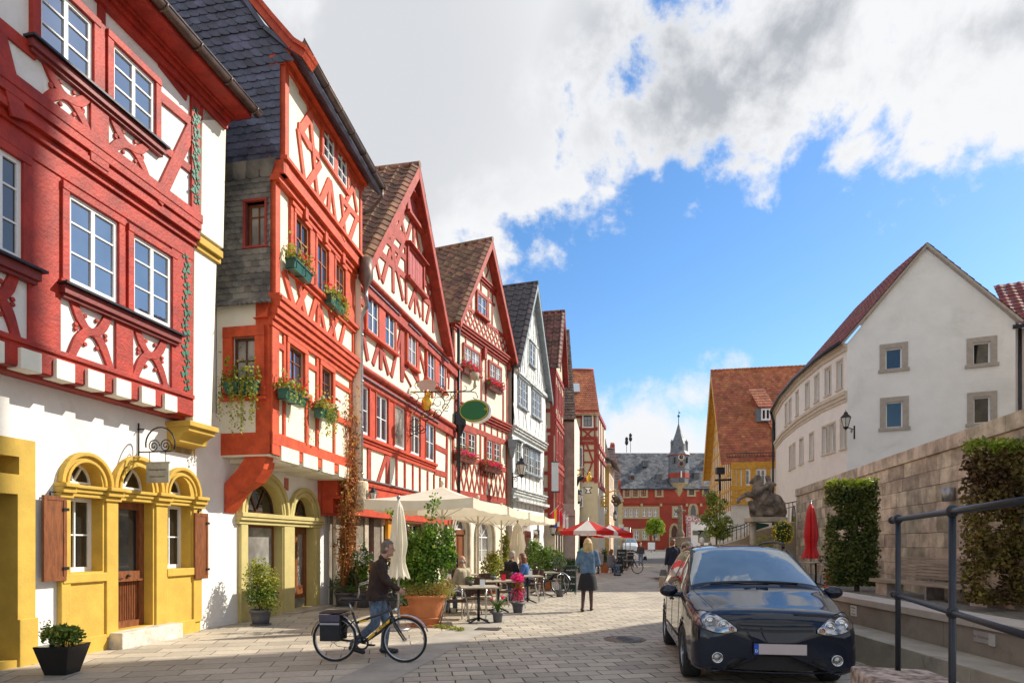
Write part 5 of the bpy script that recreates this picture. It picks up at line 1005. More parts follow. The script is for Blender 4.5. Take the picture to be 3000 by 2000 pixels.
# eight: timbered upper floors facing the camera, orange roof
f8 = Fr((4.95, 50), (6.85, 50)); z8 = lambda y: CH+(YH-y)/FPX*50; x8 = lambda x: f8.pix(x, 1400)[0]
w8 = [(x8(c9(508, 0)[0]), x8(c9(602, 0)[0]), z8(c9(0, 1370)[1]), z8(c9(0, 1225)[1])), (x8(1683), x8(c10(486, 0)[0]), z8(c10(0, 455)[1]), z8(c10(0, 245)[1])), (x8(1684), x8(c10(486, 0)[0]), z8(c10(0, 908)[1]), z8(c10(0, 725)[1]))]
zt8 = z8(c10(0, 640)[1])
mb = MB()
def t8(mb):
    T = lambda a, b, c, d: tbox(mb, f8, a, b, c, d, 0, .06)
    for y in (1190, 1392*0+1255, 1292*0+1300): pass
    L = f8.L
    for z in (12.1, z8(c9(0, 1395)[1]), z8(c9(0, 1505)[1]), z8(c10(0, 185)[1]), zt8+.25): T(0, L, z-.14, z+.14)
    T(0, .1, zt8, 12.1); T(L-.32, L, zt8, z8(c10(0, 150)[1])); T(x8(c9(480, 0)[0])-.05, x8(c9(480, 0)[0])+.06, z8(c10(0, 160)[1]), 12.1); T(x8(c9(635, 0)[0])-.05, x8(c9(635, 0)[0])+.06, z8(c10(0, 160)[1]), 12.1); T(x8(c10(508, 0)[0])-.06, x8(c10(508, 0)[0])+.04, zt8, z8(c10(0, 180)[1]))
    for z in (z8(c10(0, 270)[1]), z8(c10(0, 405)[1])): T(x8(c10(510, 0)[0]), L, z-.07, z+.07)
    for z in (z8(c9(0, 1260)[1]),): T(0, x8(c9(480, 0)[0]), z-.08, z+.08)
    for a, b, c, d in ((498, 30, 612, 135), (612, 30, 498, 135), (540, 190, 615, 400), (615, 380, 555, 560)): p = f8.pix(*c10(a, b)); q = f8.pix(*c10(c, d)); mb.beam(f8, *p, *q, .13, 0, .055+R.uniform(0, .004))
h8 = house('orange_roofed_house', 'dark red timbered house with an orange tiled roof and skylight above cream walls', 'house', f8, 12.2, 16.4, 1, 7, mat('cream_render', (.58, .51, .37), .9, .06, 3, .2, 40), roofr, 'flat', w8, white, frame=dbrown, timb=t8, tm=red4, rows=22, cols=12)
h8['label'] = 'dark red timbered house with an orange tiled roof and skylight above cream walls'
mb = MB(); P = lambda s, t, n: V(f8.P(s, 12.2+4.2*t, .06-3.5*t)); up_ = V((0, -.77, .64)); q = [P(.12, .42, 0), P(.62, .42, 0), P(.62, .62, 0), P(.12, .62, 0)]; mb.hexa([a+up_*.02 for a in q]+[a+up_*.14 for a in q]); obj('skylight', mb, mat('skylight_glass', (.5, .56, .6), .1, .05, 3, 0), h8)
f8f = Fr((6.87, 50), (8.3, 56)); mb = MB(); wall(mb, f8f, 0, f8f.L, 0, flat(12.2), [], 0, .1); obj('side_wall_panel', mb, plaster_c, h8); mb = MB()
for z in (11.9, 9.4, 8.6, 6.3): mb.fbox(f8f, 0, f8f.L, z-.15, z+.15, 0, .12)
for x in (.1, 1.5, 3, 4.5): mb.fbox(f8f, x, x+.2, 6.3, 12, 0, .06)
obj('side_timbers', mb, red4, h8)
mb = MB(); mb.fbox(f8, .3, 1.35, 0.1, 2.6, .0, .04); s8 = obj('shop_window', mb, gl_dark, h8); mb = MB(); mb.fbox(f8, .05, 1.35, 2.2, 2.75, .04, .12); sgn = sub('shop_sign', mb, mat('teal_sign', (.02, .26, .27), .5, .05, 3, 0), s8); text('ng  ammann', f8.P(.7, 2.48, .125), .2, white, s8, sub_=True)
# nine and ten
f9 = Fr((8.6, 60), (9.3, 60)); house('ochre_house', 'narrow ochre house under a dark curled roof next to the orange roofed house', 'house', f9, 9.6, 12.0, 1, 6, mat('ochre_render', (.55, .36, .12), .9, .1, 3, .1, 30), roofg, 'flat', [], None, rows=10, cols=6, over=.8)
f9f = Fr((9.3, 60), (10.9, 67)); h9f = thing('peach_house', 'peach rendered house with rows of windows beyond the ochre house', 'house', (10, 63, 0)); w9 = [(1+i*1.8, 2+i*1.8, z, z+1.5) for i in range(3) for z in (4.2, 6.9)]; mb = MB(); wall(mb, f9f, 0, f9f.L, 0, flat(9.3), w9, 0, .1); obj('front_wall', mb, mat('peach_render', (.62, .42, .28), .9, .08, 3, .1, 30), h9f); body(h9f, f9f, 0, f9f.L, 0, 9.3, -.05, 4, plaster_c)
for w in w9: window(h9f, f9f, w, 0, white, gl, 2, 2, .1)
mb = MB(); slab(mb, f9f.P(-.3, 9.2, .8), f9f.P(f9f.L, 9.2, .8), f9f.P(f9f.L, 11.2, -2), f9f.P(-.3, 11.2, -2), .15); obj('roof', mb, roofg, h9f)
f10 = Fr((10.15, 68), (11.5, 68)); house('blue_grey_house', 'blue grey rendered house with a purple brown hipped roof beside the town hall', 'house', f10, 9.2, 12.4, 1, 7, mat('blue_grey_render', (.33, .36, .38), .9, .08, 3, .1, 30), mat('purple_brown_roof', (.10, .06, .06), .8, .2, 3, .2, 20, isl=.2), 'flat', [(.75, 1.05, 6.6, 7.4), (.55, .85, 3.3, 4.1)], plaster_c, rows=10, cols=8, over=.8)
f11 = Fr((12.9, 80), (14.1, 80)); house('sandy_house', 'sliver of a sandy yellow house in front of the red town hall', 'house', f11, 7.2, 8.6, 1, 6, mat('sandy_render', (.55, .42, .22), .9, .08, 3, .1, 30), roofg, 'flat', [], None, rows=6, cols=6)
# ================================================================ town hall
YT = 95; ft = Fr((16.4, YT), (39, YT)); kt = YT/FPX; v11 = cr(1780, 1280, .2296); th = thing('town_hall', 'red town hall with a steep slate roof and pointed clock tower closing the square', 'town hall', (27, YT, .7))
rr_ = lambda a, b, c, d: ft.rect(*v11(a, b), *v11(c, d)); zE, zR_ = 10.05, 16.2; redr = mat('red_render', (.33, .050, .028), .9, .14, .6, .2, 14, stain=((.22, .035, .025), .4, .5)); sst = mat('window_sandstone', (.45, .34, .19), .85, .12, 5, .2, 20)
upw = [rr_(218, 672, 275, 758), rr_(322, 668, 380, 755), rr_(427, 665, 485, 752), rr_(626, 658, 684, 745), rr_(1036, 642, 1098, 738), rr_(1226, 636, 1290, 730), rr_(1330, 640, 1380, 730)]
mdw = [rr_(207, 908, 258, 1020), rr_(276, 908, 328, 1020), rr_(346, 908, 396, 1020), rr_(448, 905, 498, 1015), rr_(516, 905, 568, 1015), rr_(586, 903, 636, 1015), rr_(842, 900, 908, 1015)]
low = [rr_(205, 1195, 262, 1305), rr_(340, 1192, 398, 1305), rr_(446, 1190, 506, 1300), rr_(590, 1190, 640, 1300)]
dor = rr_(812, 1225, 892, 1352); dor = (dor[0], dor[1], .72, dor[3], .75*1.6); gth = rr_(1058, 955, 1124, 1000); gth = (*gth, 1.1)
mb = MB(); wall(mb, ft, 0, ft.L, .5, flat(7.75), mdw+low+[dor], 0, .25); wall(mb, ft, 0, ft.L, 7.75, flat(zE), upw, .12, .25); mb.fbox(ft, 0, ft.L, 7.68, 7.76, 0, .14); obj('front_wall', mb, redr, th); body(th, ft, 0, ft.L, .4, zE, -.3, 12, redr)
for i, w in enumerate(upw): window(th, ft, w, .0, dbrown, gl_sky if i < 4 else gl_dark, 2, 2, .1, bar=.08)
for w in mdw+low: window(th, ft, w, -.1, white, gl_dark, 2, 2, .13, bar=.08, trs=(.5,))
mb = MB()
for w in upw: surround(mb, ft, w, .3, .12, .17, .08)
for w in low: surround(mb, ft, w, .3, 0, .06, .08)
surround(mb, ft, mdw[6], .25, 0, .06, .1)
a, b = mdw[0][0], mdw[5][1]; z0, z1 = mdw[0][2], mdw[0][3]; surround(mb, ft, (a, b, z0, z1), .3, 0, .08, .06)
for i in range(5): mb.fbox(ft, mdw[i][1], mdw[i+1][0], z0, z1, 0, .06)
for o, t in ((dor, .35), (gth, .4)):
    c = (o[0]+o[1])/2; h = (o[1]-o[0])/2; k = 14; ribbon(mb, ft, [(c-(h+t/2)*cos(pi*i/k), o[3]+(o[4]+t/2)*sin(pi*i/k)) for i in range(k+1)], t, 0, .08)
    for x in (o[0]-t, o[1]): mb.fbox(ft, x, x+t, max(.6, o[2]-.2), o[3], 0, .075)
for x in (0, 253, 500, 830, 1010): p = ft.pix(*v11(165+x, 850)); mb.fbox(ft, p[0], p[0]+.35, 7.25, 7.68, 0, .2)
p = ft.pix(*v11(1137, 676)); mb.fbox(ft, p[0]-.35, p[0]+.35, p[1]-.2, p[1]+.25, .12, .16)
obj_split('sandstone_surround', mb, sst, th)
mb = MB(); c = (dor[0]+dor[1])/2; h = (dor[1]-dor[0])/2; mb.prism([(dor[0], .7), (dor[1], .7)]+[(c+h*cos(pi*i/12), dor[3]+dor[4]*sin(pi*i/12)) for i in range(13)], ft, -.2, -.1); obj('portal_door', mb, dbrown, th)
mb = MB(); c = (gth[0]+gth[1])/2; h = (gth[1]-gth[0])/2; mb.prism([(gth[0], gth[2]), (gth[1], gth[2])]+[(c+h*cos(pi*i/12), gth[3]+gth[4]*sin(pi*i/12)) for i in range(13)], ft, 0, .04); obj('gothic_window', mb, gl_dark, th)
mb = MB(); P = lambda s, z, n: V(ft.P(s, z, n)); tiles(P(0, zE-.15, .55), P(ft.L, zE-.15, .55), P(ft.L, zR_, -6), P(0, zR_, -6), 44, 110, 'flat', mb, th=.035); obj('slate_roof', mb, mat('town_hall_slate', (.10, .105, .115), .6, .2, 1.2, .3, 8, isl=.3, col2=(.19, .195, .20), stain=((.20, .20, .20), .5, .3)), th)
mb = MB(); slab(mb, P(0, zE-.2, .5), P(ft.L, zE-.2, .5), P(ft.L, zR_-.03, -6), P(0, zR_-.03, -6), .15); obj('roof_deck', mb, slate, th)
fg_ = Fr((16.4, 107.3), (16.4, 94.7)); mb = MB(); mb.prism([(0, .5), (12.6, .5), (12.6, 10.6), (12.2, 11.3), (9.9, 13.4), (9.9, 13.8), (7.4, 16.2), (7.2, 17.5), (6.2, 17.9), (5.2, 17.2), (2, 12.8), (0, 10.6)], fg_, 0, .5); obj('gable_end', mb, redr, th)
# tower
tx = ft.pix(*v11(910, 400))[0]; tc_ = V(ft.P(tx, 0, -.15)); zT = lambda y: CH+(YH-(1280+y*.2296))*kt; oct_ = Matrix.Rotation(pi/8, 4, 'Z'); R_ = 1.42/cos(pi/8)
tw = mat('tower_slate', (.14, .15, .165), .55, .25, 3, .2, 12, isl=0); mb = MB()
def oc(mb, prof): mb.lathe([(r/cos(pi/8), z) for r, z in prof], tc_, 8, M=oct_, sm=False)
oc(mb, [(1.30, zT(590)), (1.38, zT(530)), (1.42, zT(460)), (1.42, zT(430)), (1.5, zT(405)), (1.40, zT(400)), (1.40, zT(250)), (1.6, zT(232)), (1.55, zT(225)), (1.15, zT(180)), (1.08, zT(90)), (.72, zT(20)), (.42, zT(-60)), (.05, zT(-180)), (0, zT(-180))]); obj('clock_tower', mb, tw, th)
mb = MB(); oc(mb, [(0, zT(815)), (.06, zT(812)), (.30, zT(745)), (.85, zT(640)), (1.0, zT(620)), (1.30, zT(592)), (1.30, zT(588))]); obj('tower_corbel', mb, sst, th)
mb = MB(); oc(mb, [(1.435, zT(524)), (1.445, zT(524)), (1.445, zT(464)), (1.435, zT(464))]); oc(mb, [(1.58, zT(240)), (1.64, zT(236)), (1.58, zT(228))]); obj_split('tower_red_band', mb, redr, th)
ytf = tc_.y-1.40
for yy, mdl, nm in ((270, mat('white_dial', (.70, .62, .55), .6), 'clock_face'), (352, mat('bronze_dial', (.42, .22, .12), .5), 'clock_face')):
    Mx = Matrix.Rotation(pi/2, 4, 'X'); cc = V((tc_.x, ytf-.12, zT(yy))); mb = MB(); mb.lathe([(0, 0), (.47, 0), (.47, .09), (0, .09)], cc-V((0, -.1, 0)), 24, M=Mx); fc = obj(nm, mb, mdl, th)
    mb = MB(); mb.lathe([(0, .095), (.31, .095), (.31, .11), (0, .11)], cc-V((0, -.1, 0)), 20, M=Mx); sub('inner_dial', mb, mat('dark_blue_dial', (.02, .025, .06), .5), fc)
    mb = MB(); mb.box((cc.x+.04, cc.y-.03, cc.z+.10), (.04, .02, .28), ry=.4); mb.box((cc.x+.08, cc.y-.03, cc.z-.01), (.22, .02, .04), ry=.2)
    for i in range(12): a_ = i*pi/6; mb.box((cc.x+.39*sin(a_), cc.y-.012, cc.z+.39*cos(a_)), (.03, .012, .09), ry=a_)
    sub('clock_hands', mb, gold if yy < 300 else ink, fc)
mb = MB()
for sx in (-1, 1): mb.box((tc_.x+sx*1.0, tc_.y-1.08, zT(305)), (.34, .5, .85), sx*pi/4)
mb.box((tc_.x, tc_.y-1.42, zT(555)), (.5, .1, .5)); mb.box((tc_.x, tc_.y-1.0, zT(150)), (.35, .4, .5)); obj_split('tower_openings', mb, gl_dark, th)
mb = MB(); mb.cap2((tc_.x, tc_.y-1.5, zT(520)), .12, (tc_.x, tc_.y-1.5, zT(465)), .09); mb.ell((tc_.x, tc_.y-1.5, zT(452)), (.1, .1, .13)); obj('tower_figure', mb, white, th)
mb = MB(); mb.prism([(tx-.5, zT(200)), (tx+.5, zT(200)), (tx+.5, zT(110)), (tx, zT(20)), (tx-.5, zT(110))], ft, .2, .95); obj('tower_dormer', mb, tw, th)
mb = MB(); oc(mb, [(.06, zT(-170)), (.05, zT(-265)), (.0, zT(-265))]); mb.ell((tc_.x, tc_.y, zT(-272)), (.2, .2, .2)); mb.tube([(tc_.x, tc_.y, zT(-280)), (tc_.x, tc_.y, zT(-350))], .025, 5); mb.box((tc_.x+.12, tc_.y, zT(-315)), (.25, .02, .2)); obj('finial', mb, mat('verdigris', (.04, .10, .08), .6), th)
for dx_ in (-1.12, 1.12):
    mb = MB(); oc_c = V((tc_.x+dx_, tc_.y-.35, 0)); mb.lathe([(.2, zT(200)), (.2, zT(80)), (.26, zT(75)), (.03, zT(30)), (0, zT(30))], oc_c, 8); obj('corner_turret', mb, tw, th)
for px_, py_ in ((315, 520), (485, 340), (660, 510), (1140, 490), (1297, 300)):
    p = ft.pix(*v11(px_, py_)); t = (p[1]-zE)/(zR_-zE); n = .3-6*t; Y_ = 95-n; sc_ = Y_/95; c = at(*v11(px_, py_), Y_-.3); z = c.z; mb = MB(); mb.box((c.x, c.y+.5, z), (.85, 1.2, .85)); mb.lathe([(.70, z+.4), (.2, z+.85), (.03, z+1.7), (0, z+1.7)], (c.x, c.y+.3, 0), 4, M=Matrix.Rotation(pi/4, 4, 'Z'), sm=False); mb.box((c.x, c.y-.12, z+.42), (1.2, .1, .08))
    dm = obj('roof_dormer', mb, tw, th); mb = MB(); mb.box((c.x, c.y-.12, z), (.5, .04, .55)); sub('pane', mb, gl_dark, dm)
for px_, py_, h_ in ((243, 195, 1.6), (293, 195, 2.2)): c = at(*v11(px_, py_), 101); mb = MB(); mb.tube([c, c+V((0, 0, h_))], .04, 5); mb.ell(c+V((0, 0, h_)), (.28, .28, .45)); mb.ell(c+V((0, 0, h_+.55)), (.25, .25, .35)); obj('chimney_cowl', mb, metal_d, th)
mb = MB()
for r_ in range(3): mb.fbox(ft, 6.5, 16, .45+r_*.16*0, .75-.14*r_*.0-.0+.0*r_, .4*r_*0, 3.2-.5*r_) if r_ == 0 else mb.fbox(ft, 6.5+.2*r_, 16, .6, .75+.14*r_, 0, 3.2-.6*r_)
obj('front_steps', mb, sst, th)
# outside stair with carved parapet
st = thing('outside_stair', 'white walled outside stair with a carved pinkish parapet on the town hall front', 'stair', (*ft.P(14, 0)[:2], .7)); a, zt1 = ft.pix(*v11(945, 1005)); b, zt2 = ft.pix(*v11(1225, 1085)); e_, zt3 = ft.pix(*v11(1400, 1170)); w0, _ = ft.pix(*v11(1005, 1100))
mb = MB(); mb.prism([(w0, .7), (e_, .7), (e_, zt3-1.3), (b, zt2+.0), (w0, zt2)], ft, 0, 2.2); obj('stair_wall', mb, white if False else plaster_w, st)
mb = MB(); mb.prism([(a, zt2), (b, zt2), (e_, zt3-1.3), (e_, zt3+.1), (b, zt1), (a, zt1)], ft, 2.05, 2.32); mb.prism([(a, zt2), (w0, zt2), (w0, .7), (w0-.4, .7), (w0-.4, zt2-.8)], ft, 1.9, 2.3); obj('carved_parapet', mb, mat('pinkish_carving', (.36, .13, .14), .8, .5, 6, .6, 12, col2=(.5, .3, .3)), st)
mb = MB()
for k in range(5):
    x = a+.5+k*.85; zz = (zt1+zt2)/2; ribbon(mb, ft, [(x+.28*cos(t*pi/6), zz+.28*sin(t*pi/6)) for t in range(13)], .07, 2.3, 2.36)
obj('parapet_tracery', mb, white, st)
mb = MB(); p = ft.pix(*v11(1095, 1222)); mb.fbox(ft, p[0]-.75, p[0]+.75, p[1]-.35, p[1]+.35, 2.15, 2.23); q = ft.pix(*v11(1235, 1265)); mb.fbox(ft, q[0]-1.6, q[0]+1.6, q[1]-.95, q[1]+.9, 2.15, 2.23); obj_split('window_surround', mb, mat('olive_frame', (.16, .15, .08), .7), st); mb = MB(); mb.fbox(ft, p[0]-.5, p[0]+.5, p[1]-.18, p[1]+.18, 2.23, 2.25); mb.fbox(ft, q[0]-1.35, q[0]-.08, q[1]-.7, q[1]+.65, 2.23, 2.25); mb.fbox(ft, q[0]+.08, q[0]+1.35, q[1]-.7, q[1]+.65, 2.23, 2.25); obj_split('dark_pane', mb, gl_dark, st)
# ================================================================ ochre timbered hall on the right
och = mat('ochre_timber', (.62, .32, .04), .7, .15, 5, .3, 20); fyl = Fr((20.0, 63.2), (17.45, 50)); fy = Fr((17.45, 50), (26.5, 48.25)); hy = thing('ochre_timbered_hall', 'large hall with ochre timbers and a vast steep orange tiled roof beyond the statue', 'hall', (21, 55, 0)); v13 = cr(2000, 1000, .3825)
Ly = fyl.L; zy0, zyE, zyR = 4.75, 8.05, 17.2; gy = lambda s: max(zyE, zyR-.1-abs(s-Ly/2)*(zyR-zyE)/(Ly/2)); gy.br = [Ly/2]
wy = [fy.rect(*v13(442, 982), *v13(514, 1102)), fy.rect(*v13(560, 978), *v13(632, 1095))]; wy = [(a, b, wy[0][2], wy[0][3]) for a, b, _, _ in wy]; yw = mat('white_infill', (.70, .67, .62), .9, .05, 3, .2, 40)
mb = MB(); wall(mb, fy, 0, fy.L, zy0, flat(zyE), wy, .12, .15); wall(mb, fyl, 0, Ly, 0, gy, [], 0, .1); obj('infill_wall', mb, yw, hy); mb = MB(); wall(mb, fy, 0, fy.L, 0, flat(zy0), [], 0, .1); obj('ground_floor_wall', mb, yw, hy); body(hy, fy, 0, fy.L, 0, zyE-.05, -.2, 13, yw)
for w in wy: window(hy, fy, w, .12, white, gl_sky, 2, 2, .1, trs=(.62,))
mb = MB(); T = .17; Lf = fy.L
for z0, z1 in ((zyE-.5, zyE), (wy[0][3]+.05, wy[0][3]+.3), (wy[0][2]-.35, wy[0][2]-.05), (zy0+.5, zy0+.7), (zy0-.05, zy0+.22)): tbox(mb, fy, 0, Lf, z0, z1, .12, T+.03)
for x in (.2, .95, wy[0][0]-.16, wy[0][1]+.16, wy[1][0]-.16, wy[1][1]+.2, wy[1][1]+2.35, wy[1][1]+2.9, Lf-.2): tbox(mb, fy, x-.14, x+.14, zy0, zyE, .12, T)
za_, zb_ = zy0+.7, wy[0][2]-.35
for k in range(6): x = .35+k*1.35; mb.beam(fy, x, za_, x+1.35, zb_, .16, .12, T+.012); mb.beam(fy, x, zb_, x+1.35, za_, .16, .12, T+.02)
for k in range(13): x = .1+k*(Ly-.2)/12; tbox(mb, fyl, x-.12, x+.12, zy0-.5, gy(x)-.1, 0, .06)
z = zy0
while z < zyR-1: h = min(Ly/2, (zyR-z)*(Ly/2)/(zyR-zyE)); tbox(mb, fyl, Ly/2-h+.1, Ly/2+h-.1, z-.12, z+.12, 0, .075); z += 1.25
obj('timbers', mb, och, hy, bev=.01)
gable_roof(hy, fyl, Ly/2, zyR, (zyR-zyE)/(Ly/2), zyE-.05, .75, -13, 40, 52, 'flat', roofr, och, rfac=1, bw=.4)
for (x, y, x1, y1) in ((600, 515, 668, 605), (722, 735, 762, 828)):
    Yd = 50.5 if x > 700 else 51.8; c = at(*v13((x+x1)/2, (y+y1)/2), Yd); w = (x1-x)*.3825/FPX*Yd; hgt = (y1-y)*.3825/FPX*Yd; mb = MB(); mb.box((c.x+.05, c.y+1.5, c.z), (w*1.25, 3, hgt*1.15), -.19); dm = obj('dormer', mb, mat('dormer_grey', (.16, .18, .20), .7), hy)
    fdm = Fr((c.x-w/2, c.y), (c.x+w/2, c.y-.18*w)); window_ = window(hy, fdm, (0, w, c.z-hgt/2, c.z+hgt/2), .05, white, gl_dark, 2, 1, .12, name='dormer_window')
    mb = MB(); t = V((c.x, c.y-.25, c.z+hgt*.62)); tiles(t+V((-w*.85, .1, 0)), t+V((w*.85, -.15, 0)), t+V((w*.85, 2.1, 2.0)), t+V((-w*.85, 2.3, 2.0)), 7, 7, 'flat', mb); obj('dormer_roof', mb, roofr, hy)
mb = MB()
for i in range(24):
    for z in (0, .22): pass
a = V(fy.P(-.3, zyE+.45, .0)); b = V(fy.P(Lf, zyE+.45, .0)); mb.tube([a+V((0, 0, .0)), b], .03, 5); mb.tube([a+V((0, 0, .28)), b+V((0, 0, .28))], .03, 5)
for i in range(46): q = a.lerp(b, i/45); mb.tube([q, q+V((0, 0, .28))], .018, 4)
obj_split('snow_guard', mb, metal_d, hy)
# ================================================================ white house with a curved front on the hill
PW = [V((15.9, 29.75)), V((15.97, 32.3)), V((16.55, 36.1)), V((17.6, 40.6)), V((18.95, 45.1)), V((20.9, 49.2))]; gB = V((21.6, 26.9)); fwg = Fr(PW[0], gB); wh = thing('white_curved_house', 'tall white house with a curved window front and steep red roof above the sandstone wall', 'house', (18.5, 32, 3.5)); zWE, zWR = 11.1, 15.1
wr = mat('white_render', (.74, .74, .73), .9, .04, 1.2, .25, 40, stain=((.40, .39, .37), .45, .35)); wr2 = mat('warm_white_render', (.78, .72, .66), .9, .04, 2, .15, 40); grs = mat('grey_sandstone_frame', (.36, .32, .28), .85, .1, 5, .2, 20); redtile = mat('dark_red_pan_tile', (.20, .045, .035), .6, .25, 3, .3, 20, isl=.25)
v2z = cr(2250, 650, .4783); gwn = [fwg.rect(*v2z(a, b), *v2z(c, d)) for a, b, c, d in ((720, 778, 820, 905), (1257, 742, 1362, 875), (722, 1105, 825, 1262), (1260, 1075, 1362, 1235))]
gws = lambda s: min(zWE, 99)+max(0, (zWR-.08-zWE)*(1-abs(s-fwg.L/2)/(fwg.L/2))); gws.br = [fwg.L/2]; mb = MB(); wall(mb, fwg, 0, fwg.L, 0, gws, gwn, 0, .22); obj('gable_wall', mb, wr, wh)
for w in gwn: window(wh, fwg, w, -.14, white, gl_dark, 1, 1, .05)
mb = MB()
for w in gwn:
    mb.fbox(fwg, w[0]-.24, w[0], w[2], w[3]+.22, 0, .03); mb.fbox(fwg, w[1], w[1]+.24, w[2], w[3]+.22, 0, .03); mb.fbox(fwg, w[0], w[1], w[3], w[3]+.22, 0, .034); mb.fbox(fwg, w[0]-.3, w[1]+.3, w[2]-.14, w[2], 0, .09)
obj_split('window_surround', mb, grs, wh)
secs = [Fr(PW[i+1], PW[i]) for i in range(5)]; ops = {i: [] for i in range(5)}
def onsec(x, y):
    for i, f in enumerate(secs):
        s, z = f.pix(x, y)
        if -.02 <= s <= f.L+.02 and CH-1 < z < 20: return i, s, z
    return None
ups = [(440, 840, 985), (368, 895, 1040), (300, 950, 1090), (242, 1003, 1140), (180, 1065, 1195), (136, 1125, 1255), (112, 1172, 1300)]; lws = [(466, 1155, 1320), (395, 1205, 1355), (330, 1245, 1390), (268, 1290, 1425), (205, 1335, 1465), (160, 1378, 1500), (138, 1410, 1530)]
for lst, kind in ((ups, 0), (lws, 1)):
    for x, t, b in lst:
        r = onsec(*v2z(x, (t+b)/2))
        if r: i, s, z = r; zt = 10.45 if kind == 0 else 7.55; hw_ = abs(secs[i].pix(v2z(x+15, 0)[0], 1200)[0]-secs[i].pix(v2z(x-15, 0)[0], 1200)[0])/2; hw_ = min(hw_, .29); s = min(max(s, hw_+.1), secs[i].L-hw_-.1); ops[i].append((s-hw_, s+hw_, zt-(1.35 if kind == 0 else 1.4), zt, kind))
mbw = MB(); mbs = MB()
for i, f in enumerate(secs):
    oo = [(a, b, c, d) for a, b, c, d, k in ops[i]]; wall(mbw, f, 0, f.L, -.2, flat(zWE), oo, 0, .2)
    for a, b, c, d, k in ops[i]:
        window(wh, f, (a, b, c, d), -.12, white, gl_sky if k == 0 else gl_cur, 1, 1, .06); surround(mbs, f, (a, b, c, d), .09, 0, .03, .05)
    for z0, z1, d in ((8.35, 8.5, .05), (8.5, 8.68, .10), (8.68, 8.85, .16)): mbs.fbox(f, -.02, f.L+.02, z0, z1, 0, d)
    for z0, z1, d in ((zWE-.35, zWE-.15, .08), (zWE-.15, zWE+.0, .18)): mbs.fbox(f, -.02, f.L+.02, z0, z1, 0, d)
obj('curved_front_wall', mbw, wr2, wh); obj('cornice', mbs, mat('cream_stone_trim', (.55, .47, .37), .85, .08, 4, .2, 20), wh)
def inn(i, d):
    a = (PW[min(i+1, 5)]-PW[max(i-1, 0)]).normalized() if i else (PW[1]-PW[0]).normalized(); N = V((a.y, -a.x)); return PW[i]+N*d
mb = MB(); mt_ = MB(); mg = MB(); hw = fwg.L/2; gn = V((-fwg.d.y, fwg.d.x)) if False else fwg.N
E = [inn(i, -.25) for i in range(6)]; Rg = [inn(i, hw) for i in range(6)]; Rg[0] = V(fwg.P(hw, 0, .18)[:2]); E[0] = V(fwg.P(-.25, 0, .18)[:2]); Rg[1] = Rg[0]+V((.3, 3.0)); Bk = [V(fwg.P(fwg.L+.25, 0, .18)[:2])]+[inn(i, 2*hw) for i in range(2, 6)]
ev = [(p.x, p.y, zWE-.02) for p in E]; rg = [(p.x, p.y, zWR) for p in Rg]
for i in range(5):
    slab(mb, ev[i+1], ev[i], rg[i], rg[i+1], .1); tiles(V(ev[i+1])+V((0, 0, .03)), V(ev[i])+V((0, 0, .03)), V(rg[i])+V((0, 0, .03)), V(rg[i+1])+V((0, 0, .03)), 14, max(5, int((E[i+1]-E[i]).length/.3)), 'pan', mt_, amp=.03)
b0 = (Bk[0].x, Bk[0].y, zWE-.02); b1 = (b0[0]+1.5, b0[1]+9, zWE-.02); slab(mb, b0, b1, (rg[0][0]+1.5, rg[0][1]+9, zWR), rg[0], .1); tiles(V(b0)+V((0, 0, .03)), V(b1)+V((0, 0, .03)), (rg[0][0]+1.5, rg[0][1]+9, zWR+.03), V(rg[0])+V((0, 0, .03)), 14, 26, 'pan', mt_)
obj('roof_deck', mb, grs, wh); obj('roof_tiles', mt_, redtile, wh)
mg.tube([(p.x-.08, p.y, zWE) for p in E]+[(E[5].x, E[5].y, 9.5)], .09, 8); obj('gutter', mg, metal_d, wh)
mb = MB(); q = PW[4]+V((-.22, -.1)); mb.tube([(E[4].x-.05, E[4].y, zWE), (q.x, q.y, 10.4), (q.x, q.y, .2)], .07, 8); obj('downpipe', mb, metal_d, wh)
mb = MB(); ob = onsec(2326, 1480)
if ob: f = secs[ob[0]]; mb.prism([(ob[1]-.6, 0), (ob[1]+.6, 0)]+[(ob[1]+.6*cos(pi*i/10), 2.9+1.0*sin(pi*i/10)) for i in range(11)], f, 0, .04); obj('arched_doorway', mb, gl_dark, wh)
